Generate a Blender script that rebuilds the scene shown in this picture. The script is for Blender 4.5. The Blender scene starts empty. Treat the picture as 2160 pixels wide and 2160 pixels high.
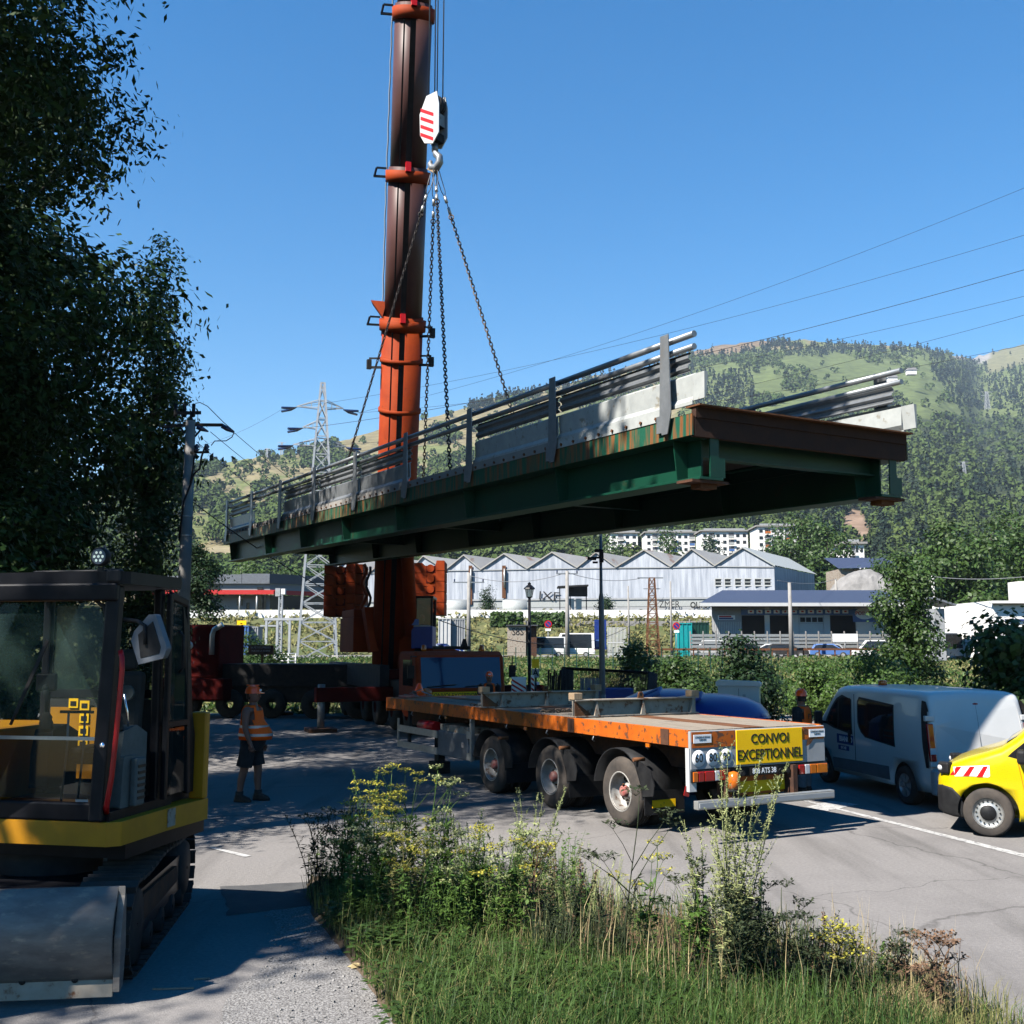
import bpy, bmesh, math, random
import numpy as np
from mathutils import Vector, Matrix, Euler
R = math.radians
random.seed(7); rng = np.random.default_rng(7)
S = bpy.context.scene
col = S.collection
# ---------------------------------------------------------------- camera
CH, CF, CP = 2.70, 2250.0, 0.1257
cd = bpy.data.cameras.new('camera'); cam = bpy.data.objects.new('camera', cd); col.objects.link(cam)
cd.sensor_width = 36; cd.lens = CF / 2160 * 36; cd.clip_start = .1; cd.clip_end = 30000
cam.location = (0, 0, CH); cam.rotation_euler = (math.pi / 2 + CP, 0, 0)
S.camera = cam
# ---------------------------------------------------------------- sky and sun
SUN_AZ = (-.775, -.632); SUN_EL = R(47)
w = bpy.data.worlds.new('World'); S.world = w; w.use_nodes = True
nt = w.node_tree; bg = nt.nodes['Background']
sky = nt.nodes.new('ShaderNodeTexSky'); sky.sky_type = 'NISHITA'; sky.sun_disc = False
sky.sun_elevation = SUN_EL; sky.sun_rotation = math.atan2(SUN_AZ[0], SUN_AZ[1])
sky.altitude = 900; sky.air_density = 1.4; sky.dust_density = .15; sky.ozone_density = 4.6
sat = nt.nodes.new('ShaderNodeHueSaturation'); sat.inputs['Saturation'].default_value = 1.41
nt.links.new(sky.outputs[0], sat.inputs['Color']); nt.links.new(sat.outputs[0], bg.inputs[0]); bg.inputs[1].default_value = .064
ld = bpy.data.lights.new('sun', 'SUN'); ld.energy = 5.0; ld.angle = R(.53); ld.color = (1, .95, .87)
sun = bpy.data.objects.new('sun', ld); col.objects.link(sun)
sd = Vector((SUN_AZ[0] * math.cos(SUN_EL), SUN_AZ[1] * math.cos(SUN_EL), math.sin(SUN_EL)))
sun.rotation_euler = (-sd).to_track_quat('-Z', 'Y').to_euler(); sun.location = (-20, -20, 40)
S.view_settings.view_transform = 'Standard'; S.view_settings.look = 'None'
S.view_settings.exposure = 1.42; S.view_settings.gamma = 1; S.view_settings.use_curve_mapping = False
S.cycles.max_bounces = 6; S.cycles.diffuse_bounces = 0; S.cycles.glossy_bounces = 3
S.cycles.transmission_bounces = 4; S.cycles.transparent_max_bounces = 12; S.cycles.caustics_reflective = False; S.cycles.caustics_refractive = False

# ---------------------------------------------------------------- helpers
_c, _s = math.cos(CP), math.sin(CP)
def ray(px, py):
    u = (px - 1080) / CF; v = (1080 - py) / CF
    return Vector((u, _c - v * _s, _s + v * _c))
def P(px, py, Y):                 # world point seen at a pixel, at distance Y
    d = ray(px, py); k = Y / d.y
    return Vector((d.x * k, Y, CH + d.z * k))
def G(px, py, z=0.0):             # world point on level ground z
    d = ray(px, py); k = (z - CH) / d.z
    return Vector((d.x * k, d.y * k, z))
def perp(d):
    d = Vector(d).normalized(); up = Vector((0, 0, 1)) if abs(d.z) < .95 else Vector((0, 1, 0))
    x = d.cross(up).normalized(); return x, x.cross(d).normalized()
class MB:
    def __init__(s): s.v = []; s.f = []; s.sm = []
    def add(s, vs, fs, sm=False):
        o = len(s.v); s.v += [tuple(p) for p in vs]; s.f += [tuple(i + o for i in f) for f in fs]; s.sm += [sm] * len(fs); return s
    def bx(s, x0, x1, y0, y1, z0, z1):
        v = [(x, y, z) for z in (z0, z1) for y in (y0, y1) for x in (x0, x1)]
        return s.add(v, [(0, 2, 3, 1), (4, 5, 7, 6), (0, 1, 5, 4), (2, 6, 7, 3), (0, 4, 6, 2), (1, 3, 7, 5)])
    def box(s, c, d, r=None):
        M = Euler(r).to_matrix() if r else Matrix.Identity(3); c = Vector(c)
        v = [c + M @ Vector((x * d[0] / 2, y * d[1] / 2, z * d[2] / 2)) for z in (-1, 1) for y in (-1, 1) for x in (-1, 1)]
        return s.add(v, [(0, 2, 3, 1), (4, 5, 7, 6), (0, 1, 5, 4), (2, 6, 7, 3), (0, 4, 6, 2), (1, 3, 7, 5)])
    def bar(s, a, b, w, h=None):
        a = Vector(a); b = Vector(b); h = h or w; x, z = perp(b - a); x = x * w / 2; z = z * h / 2
        v = [p + sx * x + sz * z for p in (a, b) for sx, sz in ((-1, -1), (1, -1), (1, 1), (-1, 1))]
        return s.add(v, [(0, 1, 2, 3), (7, 6, 5, 4), (0, 4, 5, 1), (1, 5, 6, 2), (2, 6, 7, 3), (3, 7, 4, 0)])
    def tube(s, a, b, r, r2=None, n=8, cap=True):
        return s.path([a, b], [r, r if r2 is None else r2], n, cap)
    def path(s, pts, r, n=6, cap=True):
        pts = [Vector(p) for p in pts]; m = len(pts); rr = r if isinstance(r, (list, tuple)) else [r] * m
        vs = []; x = None
        for i, p in enumerate(pts):
            d = pts[min(i + 1, m - 1)] - pts[max(i - 1, 0)]
            if d.length < 1e-9: d = Vector((0, 0, 1))
            d.normalize()
            if x is None: x, z = perp(d)
            else:
                x = (x - d * x.dot(d)); x = x.normalized() if x.length > 1e-6 else perp(d)[0]
                z = x.cross(d)
            for k in range(n):
                t = 2 * math.pi * k / n; vs.append(p + (x * math.cos(t) + z * math.sin(t)) * rr[i])
        fs = [(i * n + k, i * n + (k + 1) % n, (i + 1) * n + (k + 1) % n, (i + 1) * n + k) for i in range(m - 1) for k in range(n)]
        s.add(vs, fs, True)
        if cap:
            o = len(s.v) - len(vs); s.f += [tuple(o + k for k in range(n))[::-1], tuple(o + (m - 1) * n + k for k in range(n))]; s.sm += [False, False]
        return s
    def lathe(s, prof, n=24, c=(0, 0, 0), ax='Z', sm=True, arc=None):
        c = Vector(c); vs = []; a0, a1 = arc or (0, 2 * math.pi); k1 = n + 1 if arc else n
        for r, h in prof:
            for k in range(k1):
                t = a0 + (a1 - a0) * k / n; u, v = r * math.cos(t), r * math.sin(t)
                vs.append(c + Vector({'Z': (u, v, h), 'X': (h, u, v), 'Y': (u, h, v)}[ax]))
        fs = []
        for i in range(len(prof) - 1):
            for k in range(n):
                k2 = k + 1 if arc else (k + 1) % n
                fs.append((i * k1 + k, i * k1 + k2, (i + 1) * k1 + k2, (i + 1) * k1 + k))
        return s.add(vs, fs, sm)
    def prism(s, poly, a, b, ax='Y', sm=False):
        f = {'Y': lambda p, h: (p[0], h, p[1]), 'X': lambda p, h: (h, p[0], p[1]), 'Z': lambda p, h: (p[0], p[1], h)}[ax]
        n = len(poly); vs = [f(p, a) for p in poly] + [f(p, b) for p in poly]
        s.add(vs, [tuple(range(n))[::-1], tuple(range(n, 2 * n))])
        s.add(vs, [(i, (i + 1) % n, n + (i + 1) % n, n + i) for i in range(n)], sm); return s
    def ball(s, c, r, n=10, m=6, sq=(1, 1, 1)):
        o = len(s.v); s.lathe([(max(1e-4, r * math.sin(math.pi * i / m)), -r * math.cos(math.pi * i / m)) for i in range(m + 1)], n)
        for i in range(o, len(s.v)): p = s.v[i]; s.v[i] = (p[0] * sq[0] + c[0], p[1] * sq[1] + c[1], p[2] * sq[2] + c[2])
        return s
    def grid(s, fn, nu, nv, sm=True):
        vs = [fn(i / nu, j / nv) for j in range(nv + 1) for i in range(nu + 1)]
        return s.add(vs, [(j * (nu + 1) + i, j * (nu + 1) + i + 1, (j + 1) * (nu + 1) + i + 1, (j + 1) * (nu + 1) + i) for j in range(nv) for i in range(nu)], sm)
    def xf(s, M):
        s.v = [tuple(M @ Vector(p)) for p in s.v]; return s
    def build(s, name, m, par=None, bev=0, fix=True):
        me = bpy.data.meshes.new(name); me.from_pydata(s.v, [], s.f); me.polygons.foreach_set('use_smooth', s.sm)
        if fix:
            b = bmesh.new(); b.from_mesh(me); bmesh.ops.remove_doubles(b, verts=b.verts, dist=1e-5) if s.sm and any(s.sm) else None
            bmesh.ops.recalc_face_normals(b, faces=b.faces); b.to_mesh(me); b.free()
        o = bpy.data.objects.new(name, me); col.objects.link(o); o.parent = par
        if m: me.materials.append(M[m] if isinstance(m, str) else m)
        if bev:
            d = o.modifiers.new('bevel', 'BEVEL'); d.width = bev; d.segments = 2; d.limit_method = 'ANGLE'; d.angle_limit = R(40)
        return o
def tag(o, label=None, cat=None, group=None, kind=None):
    for k, v in (('label', label), ('category', cat), ('group', group), ('kind', kind)):
        if v: o[k] = v
    return o
def thing(name, label, cat, loc=(0, 0, 0), rz=0, group=None):
    o = bpy.data.objects.new(name, None); col.objects.link(o); o.location = loc; o.rotation_euler = (0, 0, rz); o.empty_display_size = .2
    return tag(o, label, cat, group)
def one(mb, name, m, label, cat, group=None, bev=0):
    return tag(mb.build(name, m, None, bev), label, cat, group)
def copy_tree(o, par=None):
    c = o.copy(); col.objects.link(c); c.parent = par
    for ch in list(o.children): copy_tree(ch, c)
    return c
def dup(o, loc, rz, label=None):
    c = copy_tree(o); c.location = loc; c.rotation_euler = (0, 0, rz)
    if label: c['label'] = label
    return c
def text(s, name, m, par, loc, rot, size, sx=1.0, ext=.002, align='CENTER', bold=0.0):
    cu = bpy.data.curves.new(name, 'FONT'); cu.body = s; cu.size = size; cu.extrude = ext; cu.align_x = align; cu.align_y = 'CENTER'; cu.offset = bold; cu.resolution_u = 3
    t = bpy.data.objects.new(name, cu); col.objects.link(t); dg = bpy.context.evaluated_depsgraph_get()
    me = bpy.data.meshes.new_from_object(t.evaluated_get(dg)); bpy.data.objects.remove(t); bpy.data.curves.remove(cu)
    o = bpy.data.objects.new(name, me); col.objects.link(o); o.parent = par; o.location = loc; o.rotation_euler = rot; o.scale = (sx, 1, 1)
    me.materials.clear(); me.materials.append(M[m]); return o
def raw(name, V, F, m, par=None, sm=False):
    me = bpy.data.meshes.new(name); V = np.asarray(V, np.float32); F = np.asarray(F, np.int32)
    me.vertices.add(len(V)); me.vertices.foreach_set('co', V.ravel()); k = F.shape[1]
    me.loops.add(F.size); me.loops.foreach_set('vertex_index', F.ravel()); me.polygons.add(len(F))
    me.polygons.foreach_set('loop_start', np.arange(0, F.size, k, dtype=np.int32))
    me.polygons.foreach_set('use_smooth', np.full(len(F), sm)); me.update(calc_edges=True); me.validate()
    o = bpy.data.objects.new(name, me); col.objects.link(o); o.parent = par; me.materials.append(M[m]); return o

# ---------------------------------------------------------------- materials
M = {}; ALB = .62          # the photograph is exposed for dark surfaces
def pm(name, c1, c2=None, scale=4, rough=.6, metal=0, bump=0, bscale=None, str=(1, 1, 1), lo=.35, hi=.65, detail=5, coat=0, c3=None, s3=1.2, lo3=.55, hi3=.62, spec=.3, isl=0, trans=None, bdist=.01):
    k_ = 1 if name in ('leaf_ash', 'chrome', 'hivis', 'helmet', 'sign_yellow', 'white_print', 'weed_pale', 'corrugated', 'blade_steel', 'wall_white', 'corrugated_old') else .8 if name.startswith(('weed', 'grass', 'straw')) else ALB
    c1, c2, c3 = (tuple(v * k_ for v in c) if c else c for c in (c1, c2, c3))
    m = bpy.data.materials.new(name); m.use_nodes = True; t = m.node_tree; N = t.nodes; L = t.links; b = N['Principled BSDF']
    b.inputs['Roughness'].default_value = rough; b.inputs['Metallic'].default_value = metal; b.inputs['Coat Weight'].default_value = coat
    b.inputs['Specular IOR Level'].default_value = spec; b.inputs['Base Color'].default_value = (*c1, 1)
    out = None
    co = N.new('ShaderNodeTexCoord'); mp = N.new('ShaderNodeMapping'); L.new(co.outputs['Object'], mp.inputs[0]); mp.inputs['Scale'].default_value = str
    def noise(sc, l, h, dt=detail):
        n = N.new('ShaderNodeTexNoise'); n.inputs['Scale'].default_value = sc; n.inputs['Detail'].default_value = dt; n.inputs['Roughness'].default_value = .62; L.new(mp.outputs[0], n.inputs['Vector'])
        r = N.new('ShaderNodeMapRange'); r.inputs['From Min'].default_value = l; r.inputs['From Max'].default_value = h; L.new(n.outputs[0], r.inputs[0]); return n, r.outputs[0]
    def mix(a, b2, f):
        x = N.new('ShaderNodeMix'); x.data_type = 'RGBA'
        for q, v in ((6, a), (7, b2)):
            if isinstance(v, tuple): x.inputs[q].default_value = (*v, 1)
            else: L.new(v, x.inputs[q])
        L.new(f, x.inputs[0]); return x.outputs[2]
    cur = c1
    if c2: _, f = noise(scale, lo, hi); cur = mix(cur, c2, f)
    if isl:
        g = N.new('ShaderNodeNewGeometry'); h = N.new('ShaderNodeHueSaturation'); r = N.new('ShaderNodeMapRange'); r.inputs['To Min'].default_value = 1 - isl; r.inputs['To Max'].default_value = 1 + isl
        L.new(g.outputs['Random Per Island'], r.inputs[0]); L.new(r.outputs[0], h.inputs['Value'])
        if isinstance(cur, tuple): h.inputs['Color'].default_value = (*cur, 1)
        else: L.new(cur, h.inputs['Color'])
        cur = h.outputs[0]
    if c3: _, f = noise(s3, lo3, hi3, 8); cur = mix(cur, c3, f)
    if not isinstance(cur, tuple): L.new(cur, b.inputs['Base Color'])
    if bump:
        n, _ = noise(bscale or scale * 4, 0, 1, 4); bp = N.new('ShaderNodeBump'); bp.inputs['Strength'].default_value = bump; bp.inputs['Distance'].default_value = bdist; L.new(n.outputs[0], bp.inputs['Height']); L.new(bp.outputs[0], b.inputs['Normal'])
    if trans:
        tr = N.new('ShaderNodeBsdfTranslucent'); ms = N.new('ShaderNodeMixShader'); ms.inputs[0].default_value = trans
        if isinstance(cur, tuple): tr.inputs[0].default_value = (*cur, 1)
        else: L.new(cur, tr.inputs[0])
        o = N['Material Output']; L.new(b.outputs[0], ms.inputs[1]); L.new(tr.outputs[0], ms.inputs[2]); L.new(ms.outputs[0], o.inputs[0])
    M[name] = m; return m
def glass(name, tint, alpha, rough=.03):
    m = bpy.data.materials.new(name); m.use_nodes = True; t = m.node_tree; N = t.nodes; L = t.links; b = N['Principled BSDF']
    b.inputs['Base Color'].default_value = (*tint, 1); b.inputs['Roughness'].default_value = rough
    tr = N.new('ShaderNodeBsdfTransparent'); tr.inputs[0].default_value = (*(min(1, .55 + c) for c in tint), 1); ms = N.new('ShaderNodeMixShader'); ms.inputs[0].default_value = alpha
    L.new(tr.outputs[0], ms.inputs[1]); L.new(b.outputs[0], ms.inputs[2]); L.new(ms.outputs[0], N['Material Output'].inputs[0]); M[name] = m
def asphalt():
    m = pm('asphalt', (.27, .255, .245), (.375, .352, .337), 26, .92, bump=.9, bscale=70, c3=(.215, .202, .196), s3=.35, lo3=.5, hi3=.8, lo=.3, hi=.7, detail=8, spec=.06)
    t = m.node_tree; N = t.nodes; L = t.links; b = N['Principled BSDF']; src = b.inputs['Base Color'].links[0].from_socket
    co = N.new('ShaderNodeTexCoord'); mp = N.new('ShaderNodeMapping'); mp.inputs['Rotation'].default_value = (0, 0, R(-28)); mp.inputs['Scale'].default_value = (2.2, .22, 1); L.new(co.outputs['Object'], mp.inputs[0])
    n = N.new('ShaderNodeTexNoise'); n.inputs['Scale'].default_value = .9; n.inputs['Detail'].default_value = 7; L.new(mp.outputs[0], n.inputs['Vector'])
    r = N.new('ShaderNodeMapRange'); r.inputs['From Min'].default_value = .52; r.inputs['From Max'].default_value = .74; r.inputs['To Min'].default_value = 1; r.inputs['To Max'].default_value = .66; L.new(n.outputs[0], r.inputs[0])
    n2 = N.new('ShaderNodeTexNoise'); n2.inputs['Scale'].default_value = 1.4; n2.inputs['Detail'].default_value = 6; L.new(co.outputs['Object'], n2.inputs['Vector'])
    ad = N.new('ShaderNodeVectorMath'); ad.operation = 'MULTIPLY_ADD'; ad.inputs[1].default_value = (.9, .9, 0); L.new(n2.outputs['Color'], ad.inputs[0]); L.new(co.outputs['Object'], ad.inputs[2])
    vo_ = N.new('ShaderNodeTexVoronoi'); vo_.feature = 'DISTANCE_TO_EDGE'; vo_.inputs['Scale'].default_value = .21; L.new(ad.outputs[0], vo_.inputs['Vector'])
    c = N.new('ShaderNodeMapRange'); c.inputs['From Min'].default_value = .0; c.inputs['From Max'].default_value = .004; c.inputs['To Min'].default_value = .62; c.inputs['To Max'].default_value = 1; L.new(vo_.outputs['Distance'], c.inputs[0])
    mu = N.new('ShaderNodeMath'); mu.operation = 'MULTIPLY'; L.new(r.outputs[0], mu.inputs[0]); L.new(c.outputs[0], mu.inputs[1])
    h = N.new('ShaderNodeHueSaturation'); L.new(src, h.inputs['Color']); L.new(mu.outputs[0], h.inputs['Value']); L.new(h.outputs[0], b.inputs['Base Color'])
asphalt()
pm('asphalt_dark', (.09, .09, .095), (.13, .13, .13), 3, .9, bump=.6, bscale=90)
pm('gravel', (.16, .15, .145), (.55, .53, .51), 55, .95, bump=1, bscale=60, lo=.38, hi=.66, detail=3, bdist=.02)
pm('soil', (.10, .075, .05), (.17, .12, .08), 6, .95, bump=1, bscale=30)
pm('verge_ground', (.07, .075, .03), (.16, .13, .07), 3, .95, bump=.8)
pm('field', (.07, .11, .03), (.18, .17, .07), .12, .95, c3=(.25, .21, .13), s3=.05, lo3=.55, hi3=.7)
pm('paint_white', (.72, .71, .69), (.5, .49, .47), 7, .7, c3=(.27, .26, .26), s3=12, lo3=.52, hi3=.6)
pm('concrete', (.42, .40, .37), (.33, .31, .29), 2, .85, bump=.3)
pm('wall_white', (.78, .77, .74), (.6, .58, .55), .6, .85)
pm('steel_galv', (.40, .42, .44), (.32, .34, .36), 9, .45, .55, c3=(.35, .33, .31), s3=3, lo3=.6, hi3=.75)
pm('steel_dark', (.03, .03, .033), (.055, .052, .05), 5, .7, .15, spec=.15)
pm('black_paint', (.010, .010, .013), (.018, .018, .022), 6, .38, spec=.12)
pm('black_plastic', (.016, .016, .018), (.03, .03, .031), 8, .55, bump=.1, spec=.15)
pm('rubber', (.028, .026, .025), (.06, .052, .046), 5, .85, bump=.3)
pm('rubber_dusty', (.06, .052, .047), (.115, .095, .08), 4, .9)
pm('rust', (.14, .055, .025), (.24, .10, .04), 7, .9, bump=.5)
pm('rust_in_shade', (.045, .024, .018), (.075, .034, .02), 5, .95, bump=.4)  # rust with the shade on the bridge end beam darkened into its colour
pm('rust_dark', (.07, .035, .025), (.14, .06, .03), 6, .9, bump=.4)
pm('orange_crane', (.46, .065, .010), (.34, .042, .008), 1.2, .7, spec=.15, c3=(.10, .03, .015), s3=3.0, lo3=.64, hi3=.74)
pm('blade_steel', (.20, .185, .17), (.13, .12, .115), 4, .55, .35, str=(1, 1, 3), c3=(.30, .25, .2), s3=6, lo3=.56, hi3=.7)
pm('orange_chip', (.72, .17, .015), (.60, .125, .012), 3, .5, c3=(.16, .07, .04), s3=9, lo3=.56, hi3=.6)
pm('boom_brown', (.15, .068, .058), (.11, .05, .045), .8, .45, spec=.25)
pm('green_paint', (.006, .072, .040), (.005, .055, .032), 2, .45, c3=(.05, .06, .03), s3=2.5, lo3=.62, hi3=.7)
pm('green_rusty', (.015, .12, .07), (.30, .11, .035), 5, .55, str=(1, 2.2, .16), lo=.47, hi=.6, c3=(.10, .05, .03), s3=5, lo3=.6, hi3=.68)
pm('panel_white', (.56, .58, .56), (.46, .48, .47), 6, .6, c3=(.35, .33, .28), s3=9, lo3=.58, hi3=.66)
pm('cream_rust', (.52, .46, .38), (.40, .33, .26), 6, .7, c3=(.2, .09, .045), s3=6, lo3=.55, hi3=.63)
pm('wood_plank', (.42, .36, .29), (.30, .25, .20), 5, .85, str=(6, .35, 1), bump=.4, c3=(.16, .12, .09), s3=3, lo3=.6, hi3=.7)
pm('wood_block', (.50, .38, .25), (.38, .26, .16), 5, .85, str=(6, 1, 1), bump=.4)
pm('white_paint', (.80, .80, .79), (.74, .74, .73), 1.5, .35, coat=.4)
pm('yellow_paint', (.82, .62, .005), (.80, .60, .004), 1, .25, coat=.6)
pm('cat_yellow', (.70, .31, .012), (.58, .25, .012), 4, .45)
pm('red_paint', (.72, .012, .015), None, rough=.35)
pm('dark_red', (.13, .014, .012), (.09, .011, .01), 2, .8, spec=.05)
pm('grey_paint', (.22, .24, .27), (.16, .17, .19), 3, .5)
pm('light_grey', (.5, .51, .52), (.42, .43, .44), 3, .55)
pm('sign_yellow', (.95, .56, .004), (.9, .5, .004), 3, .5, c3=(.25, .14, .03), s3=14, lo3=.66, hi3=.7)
pm('ink', (.012, .011, .010), None, rough=.6)
pm('white_print', (.8, .8, .8), None, rough=.5)
pm('red_lamp', (.55, .012, .01), (.42, .008, .008), 12, .2, coat=.5)
pm('amber_lamp', (.80, .20, .01), (.65, .14, .01), 10, .2, coat=.5)
pm('lens_white', (.75, .76, .78), None, rough=.12, coat=.5)
pm('chrome', (.75, .76, .78), None, rough=.18, metal=1)
pm('alu', (.66, .66, .64), (.52, .52, .5), 8, .4, .6)
pm('rim_steel', (.62, .60, .57), (.45, .42, .38), 7, .5, .3, c3=(.17, .09, .05), s3=5, lo3=.57, hi3=.66)
pm('hub_red', (.45, .09, .08), (.5, .3, .25), 9, .6)
pm('blue_paint', (.02, .055, .30), (.015, .04, .22), 2, .45)
pm('blue_cover', (.02, .06, .30), (.025, .075, .36), 1.5, .35, coat=.2)
pm('blue_light', (.09, .20, .50), None, rough=.4)
pm('teal', (.01, .42, .42), (.01, .36, .38), 1, .5)
pm('green_dark', (.01, .06, .045), None, rough=.5)
pm('skin', (.44, .22, .15), (.38, .18, .12), 6, .55)
pm('skin_dark', (.28, .13, .09), (.24, .11, .08), 6, .55)
pm('hivis', (1.0, .115, .003), (.95, .10, .003), 6, .7)
pm('reflective', (.55, .56, .58), None, rough=.35, metal=.3)
pm('helmet', (.95, .09, .006), None, rough=.3, coat=.4)
pm('cloth_dark', (.015, .016, .02), (.03, .03, .035), 10, .9)
pm('cloth_grey', (.3, .3, .31), (.22, .22, .24), 10, .9)
pm('boots', (.03, .024, .02), None, rough=.7)
pm('hair', (.03, .02, .015), None, rough=.8)
pm('bark', (.11, .085, .065), (.06, .047, .037), 6, .95, str=(3, 3, .5), bump=1)
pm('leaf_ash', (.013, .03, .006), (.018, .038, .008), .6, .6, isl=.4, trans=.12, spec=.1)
pm('leaf_light', (.075, .15, .025), (.11, .18, .03), .7, .5, isl=.4, trans=.3, spec=.3)
pm('leaf_mid', (.05, .105, .02), (.075, .13, .028), .6, .5, isl=.4, trans=.25, spec=.3)
pm('leaf_dark', (.022, .055, .016), (.035, .075, .02), .5, .55, isl=.35, trans=.2, spec=.3)
pm('leaf_far', (.075, .12, .04), (.115, .155, .05), .012, .8, isl=.18, spec=.0)
pm('conifer_far', (.034, .056, .040), (.05, .072, .048), .01, .85, isl=.15, spec=.0)
pm('weed_green', (.08, .16, .03), (.12, .20, .04), 2, .55, isl=.35, trans=.3, spec=.3)
pm('weed_pale', (.26, .30, .12), (.34, .36, .16), 4, .7, isl=.25, trans=.3, spec=.2)
pm('weed_yellow', (.42, .40, .05), (.52, .46, .08), 4, .7, isl=.3, trans=.3, spec=.2)
pm('weed_dark', (.025, .04, .018), (.04, .05, .02), 4, .7, isl=.3, spec=.2)
pm('weed_brown', (.12, .07, .04), (.22, .13, .08), 4, .8, isl=.3, spec=.2)
pm('straw', (.55, .44, .24), (.42, .32, .16), 4, .8, isl=.3, trans=.2, spec=.2)
pm('grass_blade', (.045, .098, .02), (.085, .145, .03), 1.2, .55, isl=.4, trans=.3, spec=.3)
pm('grass_dry', (.22, .23, .08), (.33, .29, .12), 1.2, .7, isl=.3, trans=.3, spec=.2)
pm('wire', (.03, .03, .035), None, rough=.6)
pm('wire_light', (.30, .30, .31), None, rough=.5)
pm('rope', (.16, .16, .17), None, rough=.5, metal=.5)
pm('chain_dark', (.035, .03, .03), (.06, .045, .04), 30, .6, .4)
pm('chain_rust', (.22, .14, .09), (.33, .24, .17), 30, .7, .2)
pm('corrugated', (.40, .42, .46), (.25, .27, .31), 1.0, .6, str=(2.2, 1, .16), lo=.38, hi=.62)
pm('corrugated_old', (.58, .55, .50), (.48, .45, .42), .8, .75, str=(1, 1, .3))
pm('roof_sheet', (.42, .40, .37), (.5, .48, .44), .25, .6, str=(1, .2, 1), c3=(.32, .20, .14), s3=.35, lo3=.58, hi3=.66)
pm('roof_dark', (.055, .065, .11), (.07, .08, .13), 2, .45)
pm('facade_dark', (.11, .115, .13), (.09, .095, .11), .5, .5)
pm('facade_grey', (.40, .385, .385), (.36, .345, .345), .6, .7)
pm('fascia_red', (.72, .045, .04), None, rough=.5)
pm('window_dark', (.018, .022, .028), (.03, .035, .04), .8, .12)
pm('glass_blue', (.012, .03, .11), None, rough=.06, coat=.5)
pm('interior', (.03, .032, .03), (.05, .052, .05), 4, .7)
pm('seat_grey', (.16, .18, .175), (.12, .135, .13), 8, .7)
pm('rock', (.36, .345, .33), (.24, .23, .22), .5, .95, bump=.6)
pm('brown_earth', (.30, .20, .13), (.22, .15, .10), .3, .95)
pm('apple', (.42, .40, .05), None, rough=.4)
glass('clear_glass', (.05, .09, .08), .22); glass('dark_glass', (.01, .012, .015), .80); glass('smoke_glass', (.02, .03, .03), .45)
# ================================================================ setting
_lat = rng.random((256, 256))
def vn(x, y):
    x = np.asarray(x, float); y = np.asarray(y, float); xi = np.floor(x).astype(int); yi = np.floor(y).astype(int); fx = x - xi; fy = y - yi
    fx = fx * fx * (3 - 2 * fx); fy = fy * fy * (3 - 2 * fy); g = lambda a, b: _lat[a & 255, b & 255]
    return (g(xi, yi) * (1 - fx) + g(xi + 1, yi) * fx) * (1 - fy) + (g(xi, yi + 1) * (1 - fx) + g(xi + 1, yi + 1) * fx) * fy
def fbm(x, y, o=4):
    s = 0; a = .5
    for k in range(o): s = s + a * vn(x * 2 ** k + 17 * k, y * 2 ** k + 31 * k); a *= .5
    return s / (1 - .5 ** o)
def Zt(Y):
    return np.interp(Y, [-60, 45, 92, 150, 168, 330, 600], [0, 0, 1.5, 1.5, 7.6, 8.2, 8.5])
# ground: one sheet reaching past the foot of the mountain
gy = np.array([-60, -20, 0, 10, 20, 30, 40, 45, 50, 56, 62, 70, 78, 86, 92, 100, 112, 125, 140, 150, 154, 158, 163, 168, 175, 200, 250, 330, 420, 600], float)
gx = np.linspace(-420, 420, 121)
XX, YY = np.meshgrid(gx, gy)
ZZ = Zt(YY) - .03 + np.where((YY > 46) & (YY < 95), .25 * (fbm(XX * .12, YY * .12) - .5), 0)
nx = len(gx); idx = np.arange(len(gx) * len(gy)).reshape(len(gy), nx)
ground = tag(raw('ground', np.stack([XX, YY, ZZ], -1).reshape(-1, 3), np.stack([idx[:-1, :-1], idx[:-1, 1:], idx[1:, 1:], idx[1:, :-1]], -1).reshape(-1, 4), 'field', sm=True), 'grassy valley ground between the yard and the factory', kind='structure')
def sheet(name, pts, z, m, kind='structure', label=None):
    o = MB().add([(p[0], p[1], z) for p in pts], [tuple(range(len(pts)))]).build(name, m, fix=False); tag(o, label, kind=kind); return o
sheet('asphalt_yard', [(-40, -20), (26, -20), (26, 34), (13, 43), (-40, 46)], 0, 'asphalt')
def gp(*pp): return [G(x, y) for x, y in pp]
def ragged(pts, k=10, amp=.02, seed=1):
    rs_ = random.Random(seed); out = []
    for p, q in zip(pts, pts[1:] + pts[:1]):
        for i in range(k): out.append(p.lerp(q, i / k) + Vector((rs_.gauss(0, amp), rs_.gauss(0, amp), 0)))
    return out
# left strip of coarse gravel at the foot of the verge, repaired patch, painted lines
sheet('gravel_patch', ragged(gp((430, 2400), (470, 2110), (560, 2035), (650, 1975), (700, 1962), (800, 2060), (880, 2180), (960, 2400))), .004, 'gravel')
sheet('gravel_path', ragged(gp((560, 1925), (640, 1880), (760, 1890), (720, 1965), (600, 1990)), seed=2), .005, 'gravel')
sheet('asphalt_repair', ragged(gp((462, 1872), (690, 1858), (705, 1905), (486, 1932)), 8, .02, 3), .006, 'asphalt_dark')
sheet('painted_line', gp((1640, 1676), (1650, 1676), (2330, 1843), (2321, 1850)), .005, 'paint_white')
sheet('parking_mark', gp((1700, 1703), (1752, 1690), (1812, 1697), (1742, 1712)), .006, 'paint_white')
sheet('painted_mark', gp((440, 1789), (448, 1787), (530, 1806), (516, 1809)), .007, 'paint_white')
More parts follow.
